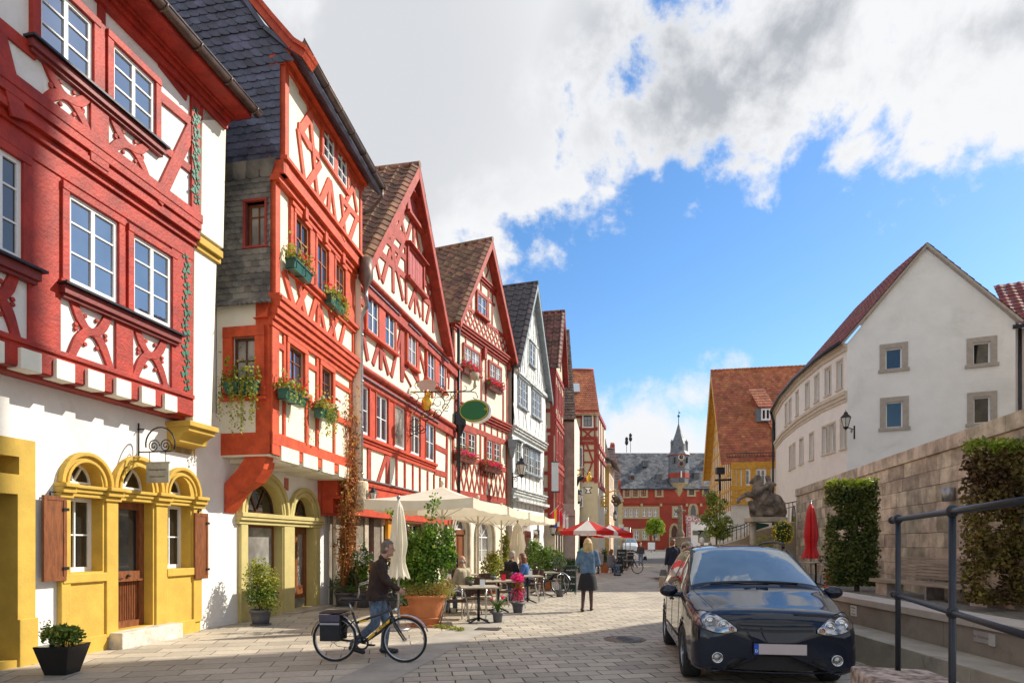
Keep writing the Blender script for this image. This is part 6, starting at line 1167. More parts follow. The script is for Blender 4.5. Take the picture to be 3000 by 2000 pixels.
# neighbour at the right edge
pkh = thing('lilac_house', 'pale lilac house with a dark red roof cut off at the right edge', 'house', (23, 26, 4)); fz = Fr((21.75, 27.2), (30, 23.2)); mb = MB(); wall(mb, fz, 0, fz.L, 3, flat(10.9), [], 0, .1); obj('front_wall', mb, mat('lilac_white_render', (.55, .49, .48), .9, .05, 3, .2, 40), pkh); mb = MB(); P = lambda s, z, n: V(fz.P(s, z, n)); tiles(P(-.1, 10.9, .3), P(fz.L, 10.9, .3), P(fz.L, 13.9, -3), P(-.1, 13.9, -3), 13, 24, 'pan', mb); obj('roof_tiles', mb, redtile, pkh)
mb = MB(); mb.tube([fz.P(.2, 10.9, .12), fz.P(.2, 3, .12)], .07, 8); mb.tube([fz.P(-.1, 10.9, .36), fz.P(fz.L, 10.9, .36)], .09, 8); obj('gutter', mb, metal_d, pkh)
fq = thing('distant_gable', 'small brown gable peeping between the white house roof and the lilac house', 'house', (25, 33, 9)); a = at(2905, 935, 34); b = at(2985, 935, 34); t = at(2942, 875, 34); mb = MB(); fz2 = Fr(a[:2], b[:2]); w = fz2.L; mb.prism([(0, a.z-4), (w, a.z-4), (w, a.z), (w/2, t.z), (0, a.z)], fz2, -5, 0); obj('gable_wall', mb, mat('brown_render', (.35, .20, .13), .9), fq); mb = MB(); slab(mb, fz2.P(-.1, a.z-.1, .1), fz2.P(-.1, a.z-.1, -5), fz2.P(w/2, t.z+.1, -5), fz2.P(w/2, t.z+.1, .1), .1); slab(mb, fz2.P(w+.1, a.z-.1, .1), fz2.P(w+.1, a.z-.1, -5), fz2.P(w/2, t.z+.1, -5), fz2.P(w/2, t.z+.1, .1), .1); obj('roof', mb, roofg, fq)
# ================================================================ the church beyond the right edge of the frame (its shadow falls across the foreground)
ch = thing('church', 'tall stone church standing just outside the right edge of the view', 'church', (24, 12, 0)); fc_ = Fr((17.0, 17.4), (15.3, 7.4)); mb = MB(); wall(mb, fc_, 0, fc_.L, 0, flat(36), [(2+i*3, 3.4+i*3, 6, 16, .7) for i in range(3)], 0, .5); body(ch, fc_, 0, fc_.L, 0, 36, -.5, 14, stone); obj('nave_wall', mb, stone, ch); mb = MB(); slab(mb, fc_.P(-.3, 35.6, .6), fc_.P(fc_.L+.5, 35.6, .6), fc_.P(fc_.L+.5, 45, -7), fc_.P(-.3, 45, -7), .3); obj('roof', mb, slate, ch)
mb = MB(); mb.prism([(-2.6, 4.3), (0, 4.3), (0, 14.2), (-2.6, 10.4)], fc_, -8, -.6); obj('side_aisle', mb, stone, ch)
# ================================================================ terrace side
QX = lambda y: 7.36+.207*y
sheet('terrace', [(4.9+.055*2, 2, .30), (QX(2), 2, .30), (QX(30), 30, .30), (4.9+.055*30, 30, .30)], ter_m)
sheet('upper_ground', [(QX(4)+.4, 4, 4.15), (30, 4, 4.15), (30, 27, 4.15), (QX(29.8)+.4, 29.8, 4.15)], ter_m)
fw_ = Fr((QX(29.85), 29.85), (QX(5), 5)); sw_ = thing('sandstone_wall', 'high retaining wall of large tan sandstone blocks behind the bench and hedges', 'wall', (QX(15), 15, .3)); LW = fw_.L
blk = mat('tan_sandstone', (.43, .35, .26), .88, .22, 2.2, .6, 16, isl=.28, col2=(.52, .44, .34), stain=((.17, .135, .11), .8, .5)); mb = MB(); z = .28; rnd = random.Random(4); row = 0
hs = [.42, .36, .44, .38, .40, .36, .43, .37, .40]
for h_ in hs:
    s = -rnd.random()*.6
    while s < LW:
        w = rnd.uniform(.45, 1.15); a, b = max(0, s), min(LW, s+w); d = rnd.uniform(.0, .02)
        if b-a > .08: mb.fbox(fw_, a+.004, b-.004, z+.004, z+h_-.004, -.35, d)
        s += w
    z += h_
zt_ = z; s = 0
while s < LW: w = rnd.uniform(.9, 1.7); mb.fbox(fw_, s+.004, min(LW, s+w)-.004, zt_, zt_+.34, -.5, .06+rnd.uniform(0, .008)); s += w
obj('masonry', mb, blk, sw_, bev=.012); mb = MB(); mb.fbox(fw_, .02, LW, .28, zt_+.2, -.48, -.012); mb.fbox(Fr((QX(29.85)+.5, 29.8), (QX(29.85), 29.85)), 0, .1, 0, .3, 0, .01); obj('mortar_core', mb, mat('mortar', (.14, .11, .08), .95), sw_)
mb = MB(); fend = Fr((QX(29.85)-.02, 29.9), (QX(29.85)+.8, 29.9)); 
PXL = lambda y: 4.79+.055*y; fp = Fr((PXL(24), 24), (PXL(1.5), 1.5)); LPp = fp.L; pw_ = thing('parapet_wall', 'low concrete parapet wall with a pale coping beside the parked car', 'wall', (PXL(8), 8, 0)); concp = mat('warm_concrete', (.29, .235, .18), .85, .15, 1.5, .3, 25, stain=((.12, .095, .07), 3.5, .5)); mb = MB(); s = .0
while s < LPp: w = 2.35; mb.fbox(fp, s+.006, min(LPp, s+w)-.006, -.05, .665, -.34, 0); s += w
obj_split('wall_panel', mb, concp, pw_, bev=.006); mb = MB(); s = .4
while s < LPp: w = 1.28; mb.fbox(fp, s+.003, min(LPp, s+w)-.003, .668, .765, -.42, .035); s += w
obj_split('coping', mb, mat('pale_coping', (.46, .39, .32), .7, .08, 3, .15, 30), pw_, bev=.008)
for (x0, y0, x1, y1, tx_, sz, lab) in ((2492, 1771, 2509, 1801, ['Achtung Hygiene', 'Rasen', 'nicht betreten'], .020, 'small'), (2852, 1843, 2916, 1876, ['Zur Stadtmauer'], .045, 'long')):
    a, z1 = fp.pix(x0, y0, .01); b, _ = fp.pix(x1, y0, .01); z0 = fp.pix(x0, y1, .01)[1]; mb = MB(); mb.fbox(fp, a, b, z0, z1, 0, .012); pl_ = thing('wall_plaque', 'small white notice screwed to the parapet wall beside the car headlight' if lab == 'small' else 'long pale metal plaque screwed to the parapet wall behind the handrail', 'plaque', fp.P(a, z0, 0)); obj('plate', mb, mat('notice_white' if lab == 'small' else 'plaque_metal', (.62, .6, .56) if lab == 'small' else (.36, .32, .28), .5, .08, 6, 0), pl_)
    if lab == 'long': mb = MB(); mb.fbox(fp, b-(b-a)*.27, b+.004, z0-.01, z1-.005, .012, .018); obj('end_plate', mb, mat('plaque_metal_b', (.48, .44, .38), .5, .05, 6, 0), pl_)
    for i, t in enumerate(tx_): zz = z1-(z1-z0)*(i+.7)/(len(tx_)+.4); p = fp.P((a+b)/2-(.04 if lab == 'long' else 0), zz, .0135); text(t, p, sz, ink if lab == 'small' else mat('engraved_grey', (.24, .21, .19), .7, 0, 1, 0), pl_, (pi/2, 0, atan2(fp.d.y, fp.d.x)))
LX = lambda y: 4.24+.055*y; fl_ = Fr((LX(24), 24), (LX(1.2), 1.2)); lg = thing('concrete_ledge', 'broad concrete seating ledge running along the foot of the parapet wall', 'ledge', (LX(8), 8, 0)); mb = MB(); s = .35
while s < fl_.L: w = 2.9; mb.fbox(fl_, s+.004, min(fl_.L, s+w)-.004, -.05, .363, -.545, 0); s += w
obj_split('ledge_block', mb, mat('ledge_concrete', (.34, .29, .22), .85, .15, 2, .35, 22, stain=((.10, .085, .065), 2.5, .6)), lg, bev=.01)
sb_ = thing('stone_block', 'rough reddish stone block at the bottom edge carrying the first handrail post', 'stone block', (2.6, 4.1, 0)); mb = MB(); q = [(2.45, 4.55), (2.92, 4.40), (2.80, 3.55), (2.22, 3.45)]; mb.hexa([(x-.0, y, -.02) for x, y in q]+[(x, y, .72) for x, y in q]); bo = obj('block', mb, mat('rough_red_stone', (.30, .20, .15), .9, .5, 12, 1., 25, col2=(.42, .33, .27)), sb_, bev=.02)
hr = thing('handrail', 'dark grey tubular steel handrail with ball joints in the right foreground', 'handrail', (2.7, 4.37, .72)); mr_ = mat('painted_steel', (.022, .026, .034), .33, .12, 8, .12, 90, metal=.3); A_ = V((2.69, 4.37, 1.77)); B_ = V((2.31, 3.29, 1.77)); dv = (B_-A_).normalized(); End = A_+dv*2.6; A0 = A_-dv*.17
mb = MB(); mb.tube([A0, End], .0175, 14); mb.ell(A0, (.027,)*3, 14, 10); obj('top_rail', mb, mr_, hr); mb = MB(); o_ = V((0, 0, -.53)); mb.tube([A0+o_+dv*.06, End+o_], .016, 14); mb.ell(A0+o_+dv*.06, (.026,)*3, 14, 10); obj('lower_rail', mb, mr_, hr)
for p, zb_ in ((A_, .71), (B_, 0)):
    mb = MB(); mb.tube([(p.x, p.y, zb_), p], .0175, 14); 
    for zz in (p.z, p.z-.53): mb.ell((p.x, p.y, zz), (.030, .030, .036), 14, 10)
    obj('post', mb, mr_, hr)
# bench
bn = thing('park_bench', 'long weathered slatted bench against the sandstone wall between two clipped hedges', 'bench', (9.6, 14.5, .3)); bA, bB = V((9.35, 16.4)), V((9.62, 12.6)); fb = Fr(bA, bB); wood = mat('weathered_wood', (.33, .27, .21), .8, .3, 3, .3, 30, stretch=(1, .3, 6)); mb = MB()
for i in range(5): mb.fbox(fb, 0, fb.L, .66+.0*i, .70, -.05-.10*i-.085, -.05-.10*i)
mb.fbox(fb, -.02, fb.L+.02, .62, .71, -.045, -.0); obj('seat', mb, wood, bn); mb = MB()
for i in range(7): mb.fbox(fb, .05, fb.L-.05, .76+.075*i, .815+.075*i, -.60-.03*i, -.575-.03*i)
obj('backrest', mb, wood, bn)
for x in (.35, fb.L*.5, fb.L-.4): mb = MB(); mb.fbox(fb, x-.22 if x != fb.L*.5 else x-.03, x+.22 if x != fb.L*.5 else x+.03, .3, .62, -.52, -.08); obj('leg', mb, blk if x != fb.L*.5 else zinc, bn)
# clipped hedge trees
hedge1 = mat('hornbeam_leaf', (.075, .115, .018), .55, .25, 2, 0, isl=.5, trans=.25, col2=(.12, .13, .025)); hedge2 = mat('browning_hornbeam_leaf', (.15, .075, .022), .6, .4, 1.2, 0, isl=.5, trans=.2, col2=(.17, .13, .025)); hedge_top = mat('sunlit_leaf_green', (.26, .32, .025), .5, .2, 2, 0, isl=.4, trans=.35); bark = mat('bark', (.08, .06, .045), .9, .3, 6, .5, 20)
def hedge_tree(label, c, w, d, zb_, zt_, n, lm, gap, seed, top=.28):
    t = thing('clipped_hornbeam', label, 'hedge tree', (c[0], c[1], .3), 'clipped hornbeams against the sandstone wall'); rnd = random.Random(seed); mb = MB(); mt = MB(); fr = Fr((c[0]-w/2, c[1]), (c[0]+w/2, c[1]-.05)); holes = [(rnd.uniform(.1*w, w), rnd.uniform(zb_+.2, zt_-.5), rnd.uniform(.15, .32)) for _ in range(gap)]
    for i in range(n):
        s = rnd.uniform(0, w); z = rnd.uniform(zb_, zt_+rnd.gauss(0, .03)); nn = rnd.uniform(-d/2, d/2)
        if any((s-a)**2+((z-b)*.9)**2 < (r*rnd.uniform(.6, 1.1))**2 for a, b, r in holes) or rnd.random() < .15*abs(sin(s*5+z*3)): continue
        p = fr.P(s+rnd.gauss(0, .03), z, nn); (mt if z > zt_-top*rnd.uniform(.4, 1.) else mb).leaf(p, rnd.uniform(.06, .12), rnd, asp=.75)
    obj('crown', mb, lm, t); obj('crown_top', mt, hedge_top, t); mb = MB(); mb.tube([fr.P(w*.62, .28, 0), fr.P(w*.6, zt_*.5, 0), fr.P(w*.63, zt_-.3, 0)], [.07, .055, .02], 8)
    for i in range(14): z = zb_+.1+(zt_-zb_)*.9*i/14; sg = 1 if i % 2 else -1; mb.tube([fr.P(w*.61, z, 0), fr.P(w*.61+sg*w*.22, z+.08, rnd.gauss(0, .06)), fr.P(w*.61+sg*w*.42, z+.2, rnd.gauss(0, .1))], [.018, .012, .004], 5)
    obj('trunk', mb, bark, t)
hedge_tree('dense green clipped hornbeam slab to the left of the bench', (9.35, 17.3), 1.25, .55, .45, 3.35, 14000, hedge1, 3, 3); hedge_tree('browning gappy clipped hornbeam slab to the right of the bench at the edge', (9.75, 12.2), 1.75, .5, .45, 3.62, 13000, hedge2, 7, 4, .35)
mb = MB(); c = V(fw_.P(*fw_.pix(2779, 1448, .12), .12)); mb.tube([(c.x, c.y, c.z-.16), (c.x, c.y, c.z+.16)], .14, 16); wl = thing('wall_lamp', 'grey half cylinder wall lamp on the sandstone wall above the bench', 'lamp', c, wc=True); obj('lamp_housing', mb, zinc, wl)
# cone like orange pot, terrace table, chairs further below
# red closed parasol
def folded(label, c, z0, z1, r, col, pole_to, seed, stripe=None, group=None):
    t = thing('folded_parasol', label, 'parasol', (c[0], c[1], pole_to), group); rnd = random.Random(seed); n = 20; pr = []
    for i in range(13):
        u = i/12; z = z1+(z0-z1)*u; rad = r*(.30+.75*u**.8)*(1 if u < .62 else 1-.35*sin((u-.62)/.38*pi)*(1)) ; pr.append((rad if i else .02, z))
    vs = []; mb = MB()
    for i, (rad, z) in enumerate(pr):
        for j in range(n): a = 2*pi*j/n; k = 1+(.28 if j % 2 else -.12)*min(1, i/3)+.05*sin(3*a+i*.4); vs.append((c[0]+rad*k*cos(a), c[1]+rad*k*sin(a), z+(-.08 if (i == 12 and j % 2) else 0)))
    mb.add(vs, [(i*n+j, i*n+(j+1) % n, (i+1)*n+(j+1) % n, (i+1)*n+j) for i in range(12) for j in range(n)], 0, False); obj('canopy', mb, col, t); mb = MB(); mb.tube([(c[0], c[1], pole_to), (c[0], c[1], z1+.06)], .022, 8); mb.ell((c[0], c[1], z1+.06), (.035, .035, .04)); mb.tube([(c[0], c[1], pole_to), (c[0], c[1], pole_to+.05)], .22, 14); obj('pole', mb, zinc, t)
    mb = MB(); mb.tube([(c[0]+r*.62*cos(a*pi/8), c[1]+r*.62*sin(a*pi/8), z0+(z1-z0)*.36) for a in range(16)], .012, 5, closed=True); obj('tie', mb, white, t); return t
folded('bright red folded parasol standing on the terrace in front of the sandstone wall', (9.63, 20.2), 1.18, 2.90, .22, mat('red_fabric', (.55, .012, .015), .5, .1, 3, .15, 12), .3, 1)
cream_f = mat('cream_canvas', (.86, .80, .66), .8, .04, 3, .1, 25, trans=.32)
folded('folded cream parasol beside the large terracotta pot', (-2.10, 11.6), 1.02, 2.40, .17, cream_f, 0, 2); folded('folded cream parasol tied at the middle behind the seated couple', (.17, 19.6), 1.05, 2.25, .26, cream_f, 0, 3)
def big_parasol(label, y0, y1, wdt, zv=2.36, ztop=2.95, xoff=0.):
    dv = V((.215, .977)); nv = V((.977, -.215)); near = V((-.74+.22*(y0-13.3)+xoff, y0)); L = (y1-y0)/.977; C_ = [near, near-nv*wdt, near-nv*wdt+dv*L, near+dv*L]; c = (C_[0]+C_[2])/2; t = thing('parasol', label, 'parasol', (c.x, c.y, 0), 'open cream parasols over the café tables'); mb = MB(); ap = V((c.x, c.y, ztop)); k = 6
    for i in range(4):
        a, b = C_[i], C_[(i+1) % 4]; vs = []
        for r_ in range(k+1):
            for q in range(r_+1 if r_ else 1):
                u = q/r_ if r_ else 0; e = a.lerp(b, u); p = V((e.x, e.y, zv+.2)); pp = ap.lerp(p, r_/k); sag = .05*sin(pi*u)*(r_/k)+.06*sin(pi*r_/k); vs.append((pp.x, pp.y, pp.z-sag))
        fs = []; idx = lambda r_, q: r_*(r_+1)//2+q
        for r_ in range(k):
            for q in range(r_+1):
                fs.append((idx(r_, q), idx(r_+1, q), idx(r_+1, q+1)))
                if q < r_: fs.append((idx(r_, q), idx(r_+1, q+1), idx(r_, q+1)))
        mb.add(vs, fs, 0, True)
        m_ = 12; vv = []
        for j in range(m_+1): u = j/m_; e = a.lerp(b, u); o_ = V((e.x-c.x, e.y-c.y)).normalized()*(.02*sin(j*2.2)); z = zv+.2-.05*sin(pi*u); vv += [(e.x, e.y, z+.001), (e.x+o_.x, e.y+o_.y, zv-.02-.03*sin(pi*u)+.012*sin(j*1.7))]
        mb.add(vv, [(2*j, 2*j+1, 2*j+3, 2*j+2) for j in range(m_)], 0, True)
    obj('canopy', mb, cream_f, t, fix=False); mb = MB(); mb.tube([(c.x, c.y, .03), (c.x, c.y, ztop+.08)], .028, 10); mb.ell((c.x, c.y, ztop+.08), (.05, .05, .06)); mb.box((c.x, c.y, .06), (.7, .7, .08)); obj('pole', mb, mat('cream_pole', (.62, .56, .42), .5, .05, 3, 0), t); mb = MB()
    for q in C_: mb.tube([(c.x, c.y, ztop-.12), (q.x, q.y, zv+.17)], .012, 5); mb.tube([(c.x, c.y, ztop-.75), ((c.x+q.x)/2, (c.y+q.y)/2, (ztop+zv)/2)], .010, 5)
    obj('rib', mb, alu, t); return t
big_parasol('nearest open cream parasol with a deep valance in front of the wide gable house', 13.0, 16.1, 2.42); big_parasol('second open cream parasol, behind the nearest one', 16.3, 18.9, 2.4, ztop=2.85); big_parasol('third open cream parasol in front of the lattice house', 19.1, 21.7, 2.4, ztop=2.8); big_parasol('farthest open cream parasol beside the dark red timbered house', 21.9, 24.2, 2.4, ztop=2.75)
def striped(label, c, r, zv, zt):
    t = thing('striped_parasol', label, 'parasol', (c[0], c[1], 0), 'red and white striped parasols'); rd = mat('red_canvas', (.62, .02, .015), .7, .08, 3, 0, trans=.4); wt = mat('white_canvas', (.80, .76, .72), .7, .05, 3, 0, trans=.4); n = 8
    for col, par, nm in ((rd, 0, 'red_panel'), (wt, 1, 'white_panel')):
        for i in range(n):
            if i % 2 != par: continue
            mb = MB(); a0, a1 = 2*pi*(i+.2)/n, 2*pi*(i+1.2)/n; P_ = lambda a, rr, z: (c[0]+rr*cos(a), c[1]+rr*sin(a), z)
            mb.add([P_(a0, 0, zt), P_(a0, r*.5, zt-(zt-zv)*.42), P_(a1, r*.5, zt-(zt-zv)*.42), P_(a0, r, zv+.16), P_(a1, r, zv+.16), P_(a0, r, zv-.04), P_(a1, r, zv-.04)], [(0, 1, 2), (1, 3, 4, 2), (3, 5, 6, 4)]); obj(nm, mb, col, t, fix=False)
    mb = MB(); mb.tube([(c[0], c[1], 0), (c[0], c[1], zt+.1)], .03, 8); mb.tube([(c[0], c[1], 0), (c[0], c[1], .1)], .3, 12); obj('pole', mb, alu, t)
striped('nearer red and white striped parasol over the farther café', (4.0, 33), 1.5, 2.10, 2.86); striped('farther striped parasol half hidden behind the first one', (6.1, 39), 1.55, 2.1, 2.8); tr_ = striped('third striped parasol peeking out at the right behind the others', (6.9, 42.5), 1.4, 2.05, 2.7)
# ---------------------------------------------------------------- fused figures
def fuse(name, mb, m, parent, voxel=.012, smooth=3, sub_parent=False):
    me = D.meshes.new(name); me.from_pydata(mb.v, [], mb.f); tmp = D.objects.new('tmp', me); COL.objects.link(tmp); fixn(me)
    md = tmp.modifiers.new('r', 'REMESH'); md.mode = 'VOXEL'; md.voxel_size = voxel; md.use_smooth_shade = True
    if smooth: s_ = tmp.modifiers.new('s', 'SMOOTH'); s_.iterations = smooth; s_.factor = .5
    dg = bpy.context.evaluated_depsgraph_get(); dg.update(); out = D.meshes.new_from_object(tmp.evaluated_get(dg)); D.objects.remove(tmp, do_unlink=True); out.name = name; out.materials.clear(); out.materials.append(m)
    o = D.objects.new(name, out); COL.objects.link(o); o.parent = parent
    if not sub_parent and parent.get('wc'): o.matrix_parent_inverse = Matrix.Translation(-V(parent.location))
    return o
skin_m = mat('skin', (.50, .27, .18), .55, .06, 12, .05, 60); skin_p = mat('pale_skin', (.60, .37, .27), .55, .06, 12, .05, 60)
def cloth(name, c, v=.15, r=.85): return mat(name, c, r, v, 9, .35, 45)
J0 = dict(pelvis=(0, 0, .93), chest=(0, .0, 1.27), neck=(0, -.01, 1.46), head=(0, .02, 1.61), sl=(-.18, 0, 1.40), sr=(.18, 0, 1.40), el=(-.24, -.03, 1.12), er=(.24, -.03, 1.12), wl=(-.25, .06, .88), wr=(.25, .06, .88), hl=(-.09, 0, .90), hr=(.09, 0, .90), kl=(-.10, .03, .49), kr=(.10, .03, .49), al=(-.10, -.02, .09), ar=(.10, -.02, .09), fl=(-.12, .15, .03), fr=(.12, .15, .03))
def person(label, loc, rz, pose, top, topm, legm, shoem, hairm, hair='short', skin=None, sc=1., voxel=.012, bottom='trousers', fat=1., group=None, coat=.0, look=0., sleeve=True, zb=0.):
    J = {k: V(v) for k, v in {**J0, **pose}.items() if isinstance(v, tuple)}; t = thing('person', label, 'person', (*loc[:2], zb), group, wc=False, rz=rz); t.scale = (sc,)*3; skin = skin or skin_m; B = MB(); H = J['head']; nk = J['neck']; M = Matrix.Rotation(look, 3, 'Z')
    hv = lambda x, y, z: H+M @ V((x, y, z))
    B.ell(H+V((0, 0, .03)), (.078, .095, .10), 14, 10, M=M.to_4x4()); B.ell(hv(0, .022, -.045), (.058, .070, .075), 12, 8, M=M.to_4x4()); B.cap2(hv(0, .088, .012), .010, hv(0, .108, -.022), .014, 8); B.ell(hv(0, .075, -.055), (.024, .016, .010), 8, 6, M=M.to_4x4()); B.ell(hv(0, .07, -.095), (.024, .022, .02), 8, 6)
    for s in (-1, 1): B.ell(hv(s*.082, -.005, -.005), (.012, .022, .032), 8, 6); B.ell(hv(s*.032, .078, .022), (.022, .012, .008), 8, 6)
    B.cap2(H+V((0, -.02, -.06)), .052, nk, .062); B.cap2(J['sl'], .055, J['sr'], .055); B.cap2(J['chest']+V((-.06, 0, .04)), .105, J['pelvis']+V((-.05, 0, .05)), .105*fat); B.cap2(J['chest']+V((.06, 0, .04)), .105, J['pelvis']+V((.05, 0, .05)), .105*fat)
    for s in 'lr':
        B.cap2(J['s'+s], .052, J['e'+s], .040); B.cap2(J['e'+s], .040, J['w'+s], .026); B.cap2(J['h'+s], .085, J['k'+s], .058); B.cap2(J['k'+s], .054, J['a'+s], .036); B.cap2(J['a'+s]+V((0, 0, -.03)), .036, J['f'+s]+V((0, 0, .01)), .028)
        d = (J['w'+s]-J['e'+s]).normalized(); sd = (1 if s == 'l' else -1); up = V((sd, 0, 0)); up = (up-d*up.dot(d)); up = up.normalized() if up.length > .1 else V((0, 0, 1)); wd = d.cross(up).normalized(); w = J['w'+s]; grip = pose.get('grip'+s, .55)
        B.ell(w+d*.045, (.042, .020, .045), 10, 8, M=Matrix((wd, up, d)).transposed().to_4x4())
        for i, (o, L) in enumerate(((-.030, .060), (-.010, .070), (.011, .066), (.030, .052))):
            a = w+d*.080+wd*o; b = a+(d*(1-grip*.5)-up*sd*0+up*grip*.5).normalized()*L*.55; c = b+(d*(1-grip)+up*grip).normalized()*L*.5; B.cap2(a, .0095, b, .0085, 8, 3); B.cap2(b, .0085, c, .0075, 8, 3)
        a = w+d*.030-wd*.032; B.cap2(a, .012, a+(d*.8-wd*.6+up*.3*grip)*.035, .010, 8, 3); B.cap2(a+(d*.8-wd*.6+up*.3*grip)*.035, .010, a+(d*1.0-wd*.5+up*.6*grip)*.06, .0085, 8, 3)
    fuse('body', B, skin, t, min(voxel, .011), 2)
    E = MB()
    for s in (-1, 1): E.ell(hv(s*.031, .088, .012), (.009, .006, .006), 8, 6)
    obj('eyes', E, ink, t)
    # garments
    T = MB(); f = fat
    T.cap2(J['chest']+V((-.075, 0, .06)), .118, J['pelvis']+V((-.065, 0, .02+coat*0)), .120*f); T.cap2(J['chest']+V((.075, 0, .06)), .118, J['pelvis']+V((.065, 0, .02)), .120*f); T.cap2(J['sl']+V((.01, 0, -.015)), .072, J['sr']+V((-.01, 0, -.015)), .072); T.cap2(nk+V((0, -.005, -.05)), .075, nk+V((0, -.005, .0)), .066)
    if f > 1.05: T.ell(J['pelvis']+V((0, .06*f, .16)), (.16*f, .14*f, .2))
    if coat: T.cap2(J['pelvis']+V((-.07, 0, 0)), .125*f, J['pelvis']+V((-.075, 0, -coat)), .125*f); T.cap2(J['pelvis']+V((.07, 0, 0)), .125*f, J['pelvis']+V((.075, 0, -coat)), .125*f)
    for s in 'lr':
        T.cap2(J['s'+s], .070, J['e'+s], .058)
        if sleeve: T.cap2(J['e'+s], .056, J['w'+s]-(J['w'+s]-J['e'+s]).normalized()*.01, .040)
    to = fuse(top, T, topm, t, voxel, 3); hem = J['pelvis'].z-.03-coat; bm = bmesh.new(); bm.from_mesh(to.data); bmesh.ops.delete(bm, geom=[v for v in bm.verts if v.co.z < hem and abs(v.co.x) < .17*max(1, fat)+.01], context='VERTS'); bm.to_mesh(to.data); bm.free()
    L_ = MB()
    if bottom == 'trousers':
        L_.cap2(J['hl']+V((0, 0, .06)), .10*f, J['hr']+V((0, 0, .06)), .10*f)
        for s in 'lr': L_.cap2(J['h'+s], .100*min(f, 1.1), J['k'+s], .072); L_.cap2(J['k'+s], .072, J['a'+s]+V((0, 0, .02)), .058)
        fuse('trousers', L_, legm, t, voxel, 3)
    else:
        n = 22; pv = J['pelvis']; pr = [(.13, .0), (.165, -.02), (.195, -.10), (.215, -.22), (.235, -.36), (.24, -.42)]; vs = []
        for r_, z in pr:
            for j in range(n): a = 2*pi*j/n; k = 1+.06*sin(5*a)*(.12-z)/.5; vs.append((pv.x+r_*k*cos(a), pv.y+.85*r_*k*sin(a), pv.z+z))
        L_.add(vs, [(i*n+j, i*n+(j+1) % n, (i+1)*n+(j+1) % n, (i+1)*n+j) for i in range(len(pr)-1) for j in range(n)], 0, True); obj('skirt', L_, legm, t)
    for s in 'lr':
        S_ = MB(); S_.cap2(J['a'+s]+V((0, -.03, -.035)), .045, J['f'+s]+V((0, .01, .012)), .038); fuse('shoe', S_, shoem, t, max(.01, voxel), 2)
    Hm = MB()
    if hair == 'short': Hm.ell(H+V((0, 0, .048)), (.086, .102, .098), 14, 10, M=M.to_4x4()); Hm.ell(hv(0, -.04, -.01), (.080, .070, .085), 12, 8, M=M.to_4x4())
    elif hair == 'long': Hm.ell(H+V((0, 0, .045)), (.094, .108, .102), 14, 10, M=M.to_4x4()); Hm.cap2(hv(-.045, -.045, 0), .068, hv(-.065, -.055, -.16), .052); Hm.cap2(hv(.045, -.045, 0), .068, hv(.065, -.055, -.16), .052); Hm.cap2(hv(0, -.06, 0), .068, hv(0, -.07, -.18), .05)
    elif hair == 'bald': Hm.ell(hv(-.045, -.03, -.005), (.045, .066, .05), 12, 8, M=M.to_4x4()); Hm.ell(hv(.045, -.03, -.005), (.045, .066, .05), 12, 8, M=M.to_4x4())
    ho = fuse('hair', Hm, hairm, t, min(voxel, .012), 1)
    if hair != 'bald':               # keep the face clear of hair
        bm = bmesh.new(); bm.from_mesh(ho.data); Mi = M.inverted()
        bmesh.ops.delete(bm, geom=[v for v in bm.verts if (Mi @ (v.co-H)).y > .035 and (v.co-H).z < .075], context='VERTS'); bm.to_mesh(ho.data); bm.free()
    return t
hair_bl = cloth('blonde_hair', (.50, .34, .15), .25, .5); hair_gr = cloth('grey_hair', (.30, .27, .24), .2, .6); hair_wh = cloth('white_hair', (.62, .58, .53), .1, .6); hair_br = cloth('auburn_hair', (.16, .055, .025), .2, .5); hair_dk = cloth('dark_hair', (.05, .03, .02), .2, .5)
denim = cloth('denim', (.10, .17, .26), .3); jeans = cloth('blue_jeans', (.12, .17, .24), .45); blackc = cloth('black_cloth', (.014, .013, .016)); darkbr = cloth('dark_brown_suede', (.040, .020, .014), .3); navy = cloth('navy_cloth', (.012, .014, .030)); greyc = cloth('grey_trousers', (.12, .115, .12)); beige = cloth('beige_cloth', (.40, .34, .23)); bluec = cloth('blue_cardigan', (.04, .11, .30)); shoe_d = cloth('dark_shoe', (.02, .018, .016), .1, .4); green_c = cloth('mint_green_shirt', (.15, .45, .30)); purple = cloth('purple_shirt', (.05, .015, .09)); greyjk = cloth('grey_patterned_blouse', (.06, .045, .055), .5)
# man pushing the bicycle (seen in profile, facing right)
mp = G(1098, 1921); SCM = .83
person('man in a dark brown jacket and jeans pushing a bicycle with his right hand', (mp.x, mp.y+.12), -pi/2+.05, dict(pelvis=(0, 0, .94), chest=(0, .05, 1.29), neck=(0, .10, 1.50), head=(0, .17, 1.64), sl=(-.19, .06, 1.42), sr=(.19, .08, 1.42), er=(.22, .16, 1.17), wr=(.20, .36, 1.03), el=(-.22, .05, 1.12), wl=(-.20, .28, 1.0), kl=(-.10, .14, .50), al=(-.10, .10, .09), fl=(-.10, .28, .03), kr=(.10, .0, .50), ar=(.10, -.34, .16), fr=(.10, -.20, .05), gripr=.9, gripl=.9), 'jacket', darkbr, jeans, shoe_d, cloth('brown_grey_hair', (.15, .11, .085), .2, .6), 'short', sc=SCM*1.12, voxel=.011, fat=1.16, coat=.06, look=.0)
